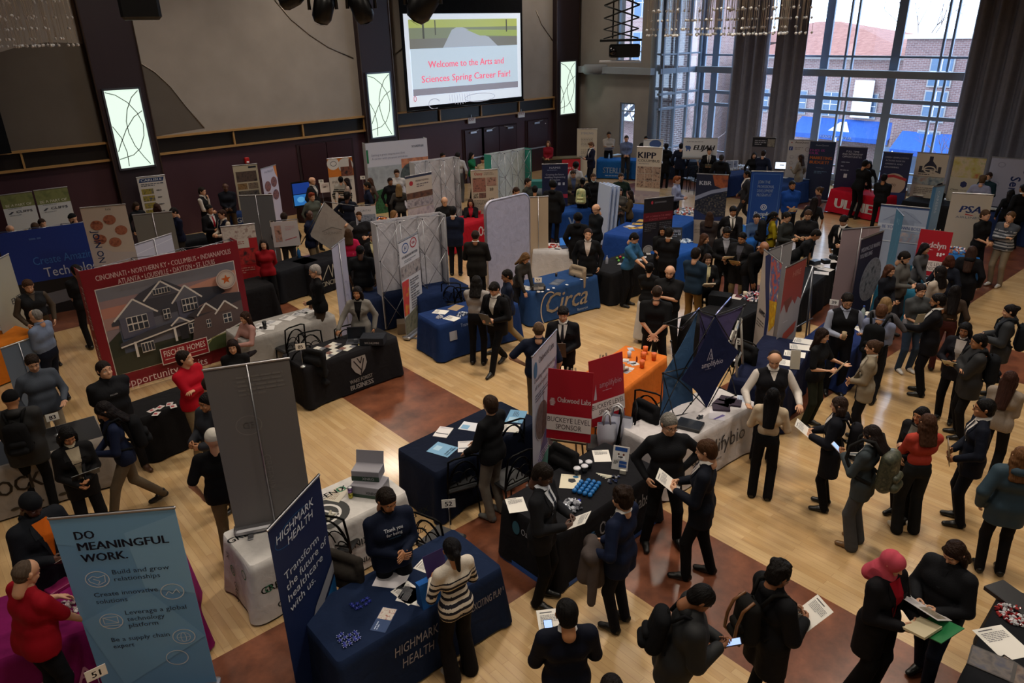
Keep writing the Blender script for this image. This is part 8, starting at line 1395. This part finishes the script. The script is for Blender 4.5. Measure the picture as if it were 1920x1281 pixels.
Mn(1256,422,165,'man in black suit seen from behind right of the blue polo man',tc='0e0e11',bc=BK,hc='14100e',skin='m',b=1.05,h=1.8,arms=F2)
Fm(1243,420,-5,'dark-haired woman in black looking over the black suit man shoulder',top='tee',tc='121214',bc=BK,hc='120c0c',skin='m',h=1.66,arms=F2)
Fm(1322,434,70,'woman with brown hair in black sleeveless top below the KBR banner',top='tee',tc='101012',bc=BK,hc='3a2418',h=1.68,arms=('reach','down'))
Fm(1332,393,172,'woman with long brown hair in brown-grey blazer, back to the camera',top='blazer',tc='2e2828',bc='1a1a1e',hc='2e1e16',h=1.68,shirt=None,arms=F2)
Mn(1376,383,12,'young man in black suit and patterned tie at the bright blue table',tc='101014',bc=BK,tie='4a4a44',hair='fringe',hc='0c0a0a',skin='m',h=1.8,arms=('table','down'),lean=6)
R=Mn(1270,327,72,'red-haired man in pale blue shirt and black trousers in the far aisle',top='shirt',tc='8a8fa8',bc='121216',hair='quiff',hc='7a4424',skin='l',arms=H2,h=1.8)
Mn(1402,314,-78,'man in dark grey suit walking left of the bright blue banner',tc='26262a',bc='2a2a2e',hc='0e0a0a',skin='t',arms=('down','front'),legs='walk',h=1.8)
R=Mn(1487,336,18,'stout man in royal blue polo with a name badge',top='polo',tc='16408c',bc='101014',hc='14100e',beard='14100e',skin='m',arms=F2,b=1.25,h=1.84); held(R,'white paper held by the stout man in royal blue polo','paper',0)
Fm(1537,347,-78,'woman in dark red checked shirt turned left in the far aisle',top='blouse',tc='3a2228',bc='1a1c24',hair='bun',hc='3a281c',h=1.68,arms=H2)
Fm(1529,366,172,'dark long-haired woman seen from behind in front of the checked shirt woman',top='tee',tc='151518',bc='1c2030',hair='verylong',hc='140e0e',h=1.66,skin='m')
Mn(1517,390,0,'man in black polo looking down at papers left of the black suit student',top='polo',tc='111114',bc='15151a',hc='3a281c',skin='l',arms=H2,h=1.8,b=1.1,head=(0,28))
Mn(1532,428,80,'man in black shirt leaning over the black table signing a sheet',top='tee',tc='131417',bc='2a2c30',hc='14100e',skin='m',arms=('table','table'),lean=38,h=1.76,head=(0,20))
R=Mn(1584,400,-25,'young man in black suit and tie leaning forward behind the black table',tc='0e0f13',bc='0e0e12',tie='14141a',hair='fringe',hc='120c0a',skin='l',lean=12,arms=('hold','down'),h=1.8,head=(0,30))
R=Mn(1477,394,58,'man in dark grey shirt holding a pale paper beside the long-haired women',top='sweater',tc='2a2c2c',bc='1c1c22',hc='14100c',skin='l',arms=H2,h=1.78,head=(0,22)); held(R,'pale yellow paper held by the dark grey shirt man','paper',0,'c4bc98')
R=Fm(1453,393,100,'student in yellow-sleeved top with a black backpack near the bright blue table',top='sweater',tc='8c7c14',bc='1c2030',hair='pony',hc='0c0a0a',skin='t',h=1.7,arms=H2); backpack(R,'large black backpack on the yellow-sleeved student','101114',sz=1.2)
Mn(1420,398,0,'seated person in glasses behind the bright blue table',sit=True,top='sweater',tc='3c5070',hc='1a120e',glasses=True,skin='l',arms=('table','table'))
Mn(1103,425,-2,'man in black blazer and open white shirt facing the camera at the black table',top='suit',tc='101114',bc=BK,hc='2a1a12',skin='l',shirt='b8aca4',arms=D2,h=1.82,head=(0,0))
Mn(1118,380,-55,'bald man in dark pullover looking down at left of the long-haired visitor',top='sweater',tc='0f1216',bc='131318',hair='bald',hc='5a4434',skin='l',arms=F2,h=1.84,b=1.1,head=(0,26))
Mn(1084,398,170,'person in black with black hair behind the white shirt man',top='coat',tc='0d0d10',bc=BK,hair='afro',hc='0a0808',skin='d',h=1.72)
Fm(1150,343,172,'woman in black with very long dark hair and jeans beside the folding panels',top='coat',tc='0f0f12',bc='303a4c',hair='verylong',hc='120c0c',h=1.66)
Fm(1182,354,-85,'woman in olive-brown jumper holding a phone near the KIPP banner',top='sweater',tc='4a3c28',bc=BK,hc='1e120e',h=1.62,arms=('phone','phone'))
Fm(1163,350,10,'masked woman in grey cardigan facing the very long-haired visitor',top='sweater',tc='5a5650',bc='4a4848',hc='1c1210',h=1.62,arms=F2)
R=Fm(1093,330,168,'student in black with a pale yellow backpack',top='tee',tc='0f0f12',bc='161a26',hair='bun',hc='0c0a0a',skin='d',h=1.72,arms=H2); backpack(R,'pale yellow patterned backpack worn in the far aisle',photo(('a8a868','c4c490','6c8a5c'),10,4),sz=1.05)
R=Mn(1075,316,8,'man in beige suit holding a brown clipboard',tc='5c5244',bc='7a6e5c',shirt='404c6c',hc='2c1e14',skin='l',arms=H2,h=1.84,head=(0,20)); held(R,'brown clipboard held by the beige suit man','clipboard',0,'4a3024')
Mn(1037,337,165,'tall person in long black coat seen from behind near the navy banner',top='coat',tc='101114',bc='0f0f12',hair='afro',hc='0a0808',skin='t',h=1.84,b=1.15)
Mn(1044,317,75,'man in sky blue polo in front of the navy banner',top='polo',tc='4a6c9c',bc='202430',hc='1c1410',skin='m',h=1.76)
Fm(1080,302,165,'person in white sleeves with bushy black hair by the drinks cooler',top='shirt',tc='a8a8ac',bc=BK,hair='afro',hc='0a0808',skin='d',h=1.76)
Mn(1165,322,8,'young man in dark green shirt behind the sample table',top='sweater',tc='14241c',bc=BK,hc='2c1e16',skin='l',h=1.8,b=1.1,sit=False)
Mn(1113,323,8,'masked attendant in black polo and glasses behind the small framed cards',top='polo',tc='101014',bc=BK,hc='3a281a',glasses=True,skin='l',h=1.78,beard='a8c0c4')
Mn(990,331,62,'man in grey-green shirt looking right behind the teal box',top='sweater',tc='34352e',bc=BK,hc='1c120e',skin='l',h=1.8)
Mn(968,348,60,'bearded man looking down behind the top of the round-cornered board',top='sweater',tc='2a3038',hc='2c1a10',beard='3a2214',skin='l',h=1.76,head=(0,25))
Mn(1003,345,175,'black-haired person in dark green top next to the teal box',top='sweater',tc='16201a',hc='0a0808',h=1.72)
# far aisle by the windows
R=Mn(1109,264,-65,'young man in navy suit with white stripe reading before the Sterling banner',tc='14182c',bc='12141e',hair='quiff',hc='5a3c28',skin='l',arms=H2,h=1.78,head=(0,30)); held(R,'blue leaflet held in front of the Sterling banner','paper',0,'4a5890')
Mn(1142,245,5,'man in cream shirt with crossed arms before the blue Sterling table',top='shirt',tc='a09890',bc='0e0e10',hc='2a1c16',skin='m',arms=('cross','cross'),h=1.86)
Mn(1175,252,5,'man in pale blue shirt and grey trousers with clasped hands before the Sterling table',top='shirt',tc='5c6888',bc='2c2c2e',hc='2a2018',skin='l',arms=F2,h=1.84,b=1.1)
Mn(1212,253,-5,'bearded man in dark suit and tie behind the KIPP banner',tc='101218',tie='2a2430',hc='0c0a0a',beard='0c0a0a',skin='l',h=1.8)
Fm(1250,267,168,'person with curly hair in long black coat beside the KIPP banner',top='coat',tc='0d0e12',bc='0e0e12',hair='curly',hc='100c0c',h=1.72,skin='d')
Mn(1278,266,172,'man in navy suit seen from behind before the left bay window',tc='12182a',bc='12141c',hc='100c0c',skin='l',h=1.78)
R=Mn(1331,275,0,'young man in black suit holding leaflets at the podium before the elephant board',tc='0e0e12',tie='40404a',hc='1a1210',skin='l',arms=H2,h=1.76); held(R,'grey leaflets held at the podium','paper',0,'6c7470')
Mn(1326,262,5,'man in white shirt standing before the letter A of the elephant board',top='shirt',tc='a8acb4',bc=BK,hc='2a1e18',skin='l',h=1.84)
Mn(1354,287,168,'person in black coat seen from behind right of the podium',top='coat',tc='0d0e12',hc='2a2624',skin='l',h=1.76)
Mn(1433,279,165,'man in navy suit leaning at the table before the dark drapes',tc='141a2e',bc=BK,hc='241812',skin='l',h=1.8,lean=10,arms=('table','down'))
Fm(1415,283,5,'woman in black top smiling left of the navy suit man at the drapes',top='sweater',tc='121318',hc='1e1410',h=1.66)
Mn(1429,270,5,'man in white shirt half hidden behind the navy suit man at the drapes',top='shirt',tc='a8a8b0',hc='2a1c14',h=1.8)
Fm(1503,287,-115,'woman in beige blazer with long curly brown hair by the AutoQuest banner',top='blazer',tc='7c7468',bc=BK,hair='wavy',hc='2a1c16',h=1.72,arms=('phone','down'),shirt=None)
Mn(1625,297,140,'tall man in black shirt and trousers leaning over the red table',top='sweater',tc='0c0c0f',bc='0c0c0f',hc='100c0c',h=1.9,lean=14,arms=('table','table'))
Fm(1631,299,-10,'dark-haired woman in black reaching across the right of the red table',top='sweater',tc='0f0f13',bc=BK,hc='100c0e',h=1.7,arms=(((.3,.35,1.0),'down','relax'),'front'))
Mn(1660,323,165,'man in black polo and trousers seen from behind right of the red table',top='polo',tc='0e1014',bc='0e0e12',hc='0c0a0c',skin='m',h=1.76,arms=F2)
Fm(1763,342,-40,'seated woman in black writing at the long black table',sit=True,top='sweater',tc='101116',bc='101014',hc='100c0e',hair='bun',arms=('table','table'),h=1.68,lean=16,head=(0,30))
Mn(1845,326,165,'man in pale grey shirt with curly hair at the floral banner',top='shirt',tc='8084a0',bc=BK,hair='curly',hc='4a3828',h=1.8,skin='l')
Mn(1856,320,-20,'masked man in dark teal sweater facing the pale grey shirt man',top='sweater',tc='142a34',bc='1a2430',hc='2a1c18',h=1.8,skin='l',beard='8098a8',arms=H2)
Fm(1898,352,-150,'dark-haired person in black at the navy table before the Sensata banner',top='sweater',tc='0e1014',bc=BK,hc='0c0a0c',h=1.62)
Mn(1922,342,-140,'person in black suit cut by the right edge near the Sensata banner',tc='0d0e12',bc=BK,hc='14100e',h=1.8)
Mn(1851,390,55,'man in black polo standing left of the plaid shirt man',top='polo',tc='101114',bc='0e0e12',hc='3a281a',skin='l',h=1.82,arms=F2)
Mn(1898,393,-25,'man in black and white plaid shirt and khaki trousers, hand at his chin',top='sweater',tc='3c4048',stripes='9a9ca0',bc='7c7060',hc='4a3420',skin='l',h=1.82,arms=('chin','cross'),b=1.1,shoe='c0bcb4')
# right-hand booths
Fm(1826,457,175,'woman in black with very long straight brown hair beside the red andelyn sign',top='coat',tc='0e0e12',bc=BK,hair='verylong',hc='2e1e18',h=1.72)
Fm(1784,474,165,'woman with auburn hair in dark jacket left of the very long-haired woman',top='blazer',tc='121622',bc=BK,hair='bob',hc='3a1e14',h=1.66,shirt=None)
Mn(1766,494,-120,'young man in cream shirt with wavy dark hair at the teal table',top='shirt',tc='a89c90',bc='14141a',hair='wavy',hc='120e0e',skin='l',h=1.76,arms=F2)
Fm(1737,452,60,'dark-haired woman in grey sweater behind the bearded reader',top='sweater',tc='48484c',bc='24242a',hc='100c0e',h=1.68,lean=8,arms=('front','table'))
R=Mn(1699,467,68,'bearded man in grey sweater reading a white sheet at the teal table',top='sweater',tc='52504e',bc='2a2c34',hc='140f0d',beard='140f0d',skin='l',h=1.8,b=1.1,arms=H2,head=(0,28)); held(R,'white sheet read by the bearded man in grey sweater','paper',0,w=.24,h=.3)
Fm(1671,492,58,'smiling woman with long brown hair in dark blazer beside the Medpace banner',top='blazer',tc='14161e',bc='1c1c22',hc='3e2418',h=1.68,shirt=None,arms=F2)
R=Fm(1730,528,35,'woman in grey t-shirt and jeans with white trainers holding big sheets',top='tee',tc='3e4042',bc='2e3c50',hair='bun',hc='1c1412',h=1.7,b=1.2,arms=('hold','front'),shoe='c4c0bc'); held(R,'large pale sheets hugged by the grey t-shirt woman','paper',0,'a8a898',.3,.34,75,(.0,.02,.1))
Mn(1763,545,-88,'man in black suit and glasses offering his hand in the right aisle',tc='0f0f14',bc='0e0e12',hc='0e0a0a',skin='m',glasses=True,beard='120c0a',arms=('shake','down'),h=1.84,b=1.05)
Fm(1794,530,-170,'woman with very long wavy black hair and maroon trousers in the right aisle',top='blouse',tc='3c3028',bc='42201e',hair='verylong',hc='100c0c',h=1.66)
Fm(1664,552,172,'fair-haired person in grey sweater raising a hand by the vest man',top='sweater',tc='4e4c50',bc='20242c',hair='bob',hc='7a6040',h=1.7,arms=('down',((.3,.3,1.25),'in','flat')))
R=Mn(1657,566,168,'young man in pale blue shirt with a black backpack, back to the camera',top='shirt',tc='78809a',bc='16181e',hair='short',hc='4a3020',skin='l',h=1.76,arms=F2); backpack(R,'large black backpack on the pale blue shirt man','0e1013',sz=1.15)
Fm(1640,632,-88,'woman in beige blazer with brown hair in a bun facing left',top='blazer',tc='857a68',bc='0e0e12',hair='bun',hc='3a281c',h=1.7,arms=F2,shirt='b0a898')
R=Mn(1592,545,16,'man in black vest and glasses holding a coffee cup at the right booths',top='vest',tc='101014',shirt='8c92a4',bc='10121a',hc='120e0c',beard='241a14',glasses=True,skin='l',arms=(((.26,.2,1.15),'up','relax'),'hold'),h=1.84,b=1.12,head=(0,26)); p=R['hands'][-1][0]; mb=MB(); mb.lathe([(0,-.06),(.03,-.06),(.038,.06),(0,.06)],mat('a08c70','plastic'),12); tag(mb.build('coffee_cup',None,p+Vector((0,0,.04))),'clear cup of milky coffee held by the vest man in glasses','cup')
R=Fm(1545,610,68,'woman with long dark brown hair in black top holding white leaflets',top='tee',tc='121316',bc='22251c',hc='20140f',h=1.7,arms=(((.34,.16,1.15),'up','flat'),'hold'),head=(0,12)); held(R,'white leaflet held by the woman in black top at the navy table','paper',-1,tilt=60)
R=Fm(1814,600,-12,'woman in white blouse and black cardigan with long black hair in the right aisle',top='blazer',tc='14131a',shirt='a89f9a',bc=BK,hc='0c0a0c',skin='t',h=1.7,arms=H2); held(R,'white notebook held by the black cardigan woman','paper',0,'c8c0a8')
R=Mn(1840,621,-72,'person in black jacket and glasses with a black backpack at right',top='puffer',tc='0d0e12',bc='0d0d10',hair='short',hc='0a080a',glasses=True,skin='m',h=1.72,arms=('cross','cross')); backpack(R,'black backpack on the black jacket person at right','101216')
R=Fm(1898,566,-82,'woman in black padded jacket with hair in a bun at the right edge',top='puffer',tc='15191f',bc='10141c',hair='bun',hc='100c0e',h=1.7,arms=H2,skin='l'); backpack(R,'dark backpack on the padded jacket woman at the right edge','12161c')
# far left and back wall
Mn(584,330,60,'bald man in dark suit beside the small video screen',tc='1a1a1c',bc='141418',hair='bald',hc='3a2c22',skin='l',h=1.84,shirt='b0a8a0')
Fm(638,328,172,'dark-haired visitor in black and white patterned blouse before the orange banner',top='blouse',tc='98948c',stripes='1c1c1c',bc=BK,hc='0c0a0a',hair='bun',h=1.7)
Fm(649,331,-90,'woman in cream blouse facing the patterned blouse visitor',top='blouse',tc='a08c80',bc=BK,hc='1c1210',h=1.66,arms=H2)
Mn(650,357,155,'curly dark-haired person in navy top reaching at the orange items',top='sweater',tc='121624',bc='161a2c',hair='curly',hc='0e0a0a',skin='d',h=1.76,arms=('hip','reach'))
Mn(687,338,-85,'man in navy polo standing side-on right of the orange banner',top='polo',tc='10162a',bc='121830',hc='14100c',skin='m',h=1.82,b=1.1)
Fm(693,331,-60,'woman in dark floral top behind the navy polo man',top='blouse',tc='4a3c38',bc=BK,hc='3a241a',h=1.66)
Mn(743,315,0,'young man in white shirt, tie and glasses before the Schaeffler wall',top='shirt',tc='b4b0b0',bc='14141a',hair='quiff',hc='2e1e14',glasses=True,skin='l',h=1.84)
Fm(747,342,172,'fair-haired woman in grey top seen from behind before the white shirt man',top='sweater',tc='3c3a38',bc='26262c',hc='6c5436',h=1.7)
Mn(731,331,20,'person in black half hidden behind the white shirt man',top='sweater',tc='101014',hc='1a1010',h=1.66,skin='t')
Fm(738,391,70,'fair-haired woman looking over the top of the wide grey wall',top='sweater',tc='2c3038',hc='6a4c2e',h=1.68)
Mn(583,358,30,'red-haired person in grey-green shirt behind the grey diamond panel',top='sweater',tc='4c5048',hair='quiff',hc='6a2c18',skin='l',h=1.74)
Mn(577,390,70,'tall dark-skinned man in navy sweater and khaki trousers beside the diamond panel',top='sweater',tc='10152a',bc='6a5840',hair='buzz',hc='0a0808',skin='d',h=1.88,b=1.1,arms=F2)
R=Mn(672,391,-20,'bearded man in dark polo eating beside the pink blouse woman',top='polo',tc='1c1c20',bc=BK,hc='3a2414',beard='4a2c18',skin='l',h=1.82,b=1.15,arms=(((.2,.2,1.1),'in','grip'),((.2,.3,1.36),'in','grip')),head=(0,22))
Fm(652,425,172,'woman in bright pink blouse with long brown hair, back to the camera',top='blouse',tc='b01c48',bc='14141a',hc='3a2718',h=1.68)
Mn(674,455,170,'man in black t-shirt seen from behind right of the pink blouse woman',top='tee',tc='0e1014',bc='5c4c38',hair='buzz',hc='0c0a0a',skin='d',h=1.8,b=1.18)
R=Fm(697,431,0,'smiling woman in black blazer and cream blouse holding a tablet',top='blazer',tc='101014',shirt='b0a880',bc=BK,hair='bun',hc='2a1a14',h=1.7,arms=H2); held(R,'dark tablet held by the smiling woman in black blazer','tablet',0,'1c1c20')
Mn(377,348,60,'man in black vest over white short sleeves with folded hands by the plum wall',top='vest',tc='111113',shirt='b8b0a8',bc=BK,hc='1c1410',skin='l',h=1.8,arms=('chin','front'))
Mn(421,340,-5,'dark-skinned man in navy pullover standing against the plum wall',top='sweater',tc='10131c',bc='3a2c1c',hair='buzz',hc='0a0808',skin='d',h=1.82,arms=F2,shirt='9098a0')
R=Mn(391,381,25,'man in black suit with bright red tie near the plum wall',tc='0d0d10',bc='4a3e2c',tie='a01828',shirt='c0b8b4',hc='0c0a0a',skin='m',h=1.8,arms=H2)
R=Mn(414,390,-62,'man in navy vest over cream sleeves beside the red tie man',top='vest',tc='14192a',shirt='b8ac9c',bc='14161e',hc='2a1810',skin='l',h=1.78,arms=H2)
Mn(323,386,-62,'man in navy sweater looking down beside the grey banner back',top='sweater',tc='10152a',bc='2c2822',hc='140e0c',skin='l',h=1.8,arms=F2,head=(0,26),b=1.1)
Fm(253,376,25,'short-haired person in glasses and black left of the grey banner back',top='sweater',tc='131418',hair='bob',hc='2c1e14',glasses=True,h=1.68,head=(0,25))
Fm(292,378,170,'brown-haired head just above the grey banner back',top='sweater',tc='202024',hc='2e1a14',hair='bob',h=1.68)
for px,py,rel,lb,kw in ((16,420,30,'bald head above the blue wall at the far left',dict(hair='none',skin='l')),(47,428,0,'fair-haired head above the blue wall',dict(hair='short',hc='8a7444')),(63,414,160,'brown-haired person above the middle of the blue wall',dict(hair='short',hc='3c2a1c')),(76,407,20,'smiling man looking over the blue wall below the CLIFFS banners',dict(hair='short',hc='2a1a12',skin='l')),(133,398,-75,'bearded man in black cap at the right end of the blue wall',dict(hair='cap',hc='141416',beard='2a1c12',skin='l'))): Mn(px,py,rel,lb,top='sweater',tc='23262c',h=1.76,**kw)
R=Mn(8,440,110,'man in grey-brown shirt at the far left edge before the blue wall',top='shirt',tc='4c443a',bc='3a342c',hc='2a1c14',skin='l',h=1.84,arms=H2); held(R,'white sheet held at the far left edge','paper',0)
R=Mn(531,395,172,'person in black jacket carrying a bag beside the tall grey banner back',top='hoodie',tc='0e0e11',bc='3c4048',hc='20140e',h=1.76,b=1.1)
Mn(833,367,10,'bald man in glasses and black top behind the red Oatey table',top='sweater',tc='101013',hair='bald',hc='5a4c44',glasses=True,skin='l',h=1.8)
R=Mn(849,383,168,'man in dark navy suit seen from behind before the red Oatey table',tc='10172a',bc='0d0f16',hc='0c0a0a',skin='l',h=1.84,b=1.1,arms=F2)
Fm(882,370,-5,'seated woman in red top and black cardigan behind the red table',sit=True,top='blazer',tc='131316',shirt='a01c2c',hc='2e1e14',glasses=True,h=1.68,arms=('table','table'))
Mn(891,427,168,'man in brown-black suit seen from behind left of the round-cornered board',tc='1b1815',bc='0e0d0d',hair='buzz',hc='241a14',skin='t',h=1.86,b=1.12,arms=H2)
R=Mn(858,283,165,'man in white shirt with a striped bag seen beyond the lattice wall',top='shirt',tc='a8a8ac',bc='4a4c50',hc='14100e',h=1.84)
Fm(884,283,60,'dark-haired woman in green top beyond the Oatey banner',top='tee',tc='14603c',bc='1a1a1e',hc='0e0a0a',h=1.76,arms=('down','reach'))
Fm(905,292,-5,'person in cream blouse and dark cap beyond the Oatey banner',top='blouse',tc='a89878',hair='beanie',hc='14100e',h=1.66,skin='m')
Mn(830,284,40,'dark head showing above the grey lattice wall',top='sweater',tc='141418',hc='140e0c',h=1.78)
Fm(1028,262,-10,'woman in red top, jeans and long fair hair by the plum wall',top='sweater',tc='801828',bc='2c4664',hc='5a3e2c',h=1.68,arms=F2)
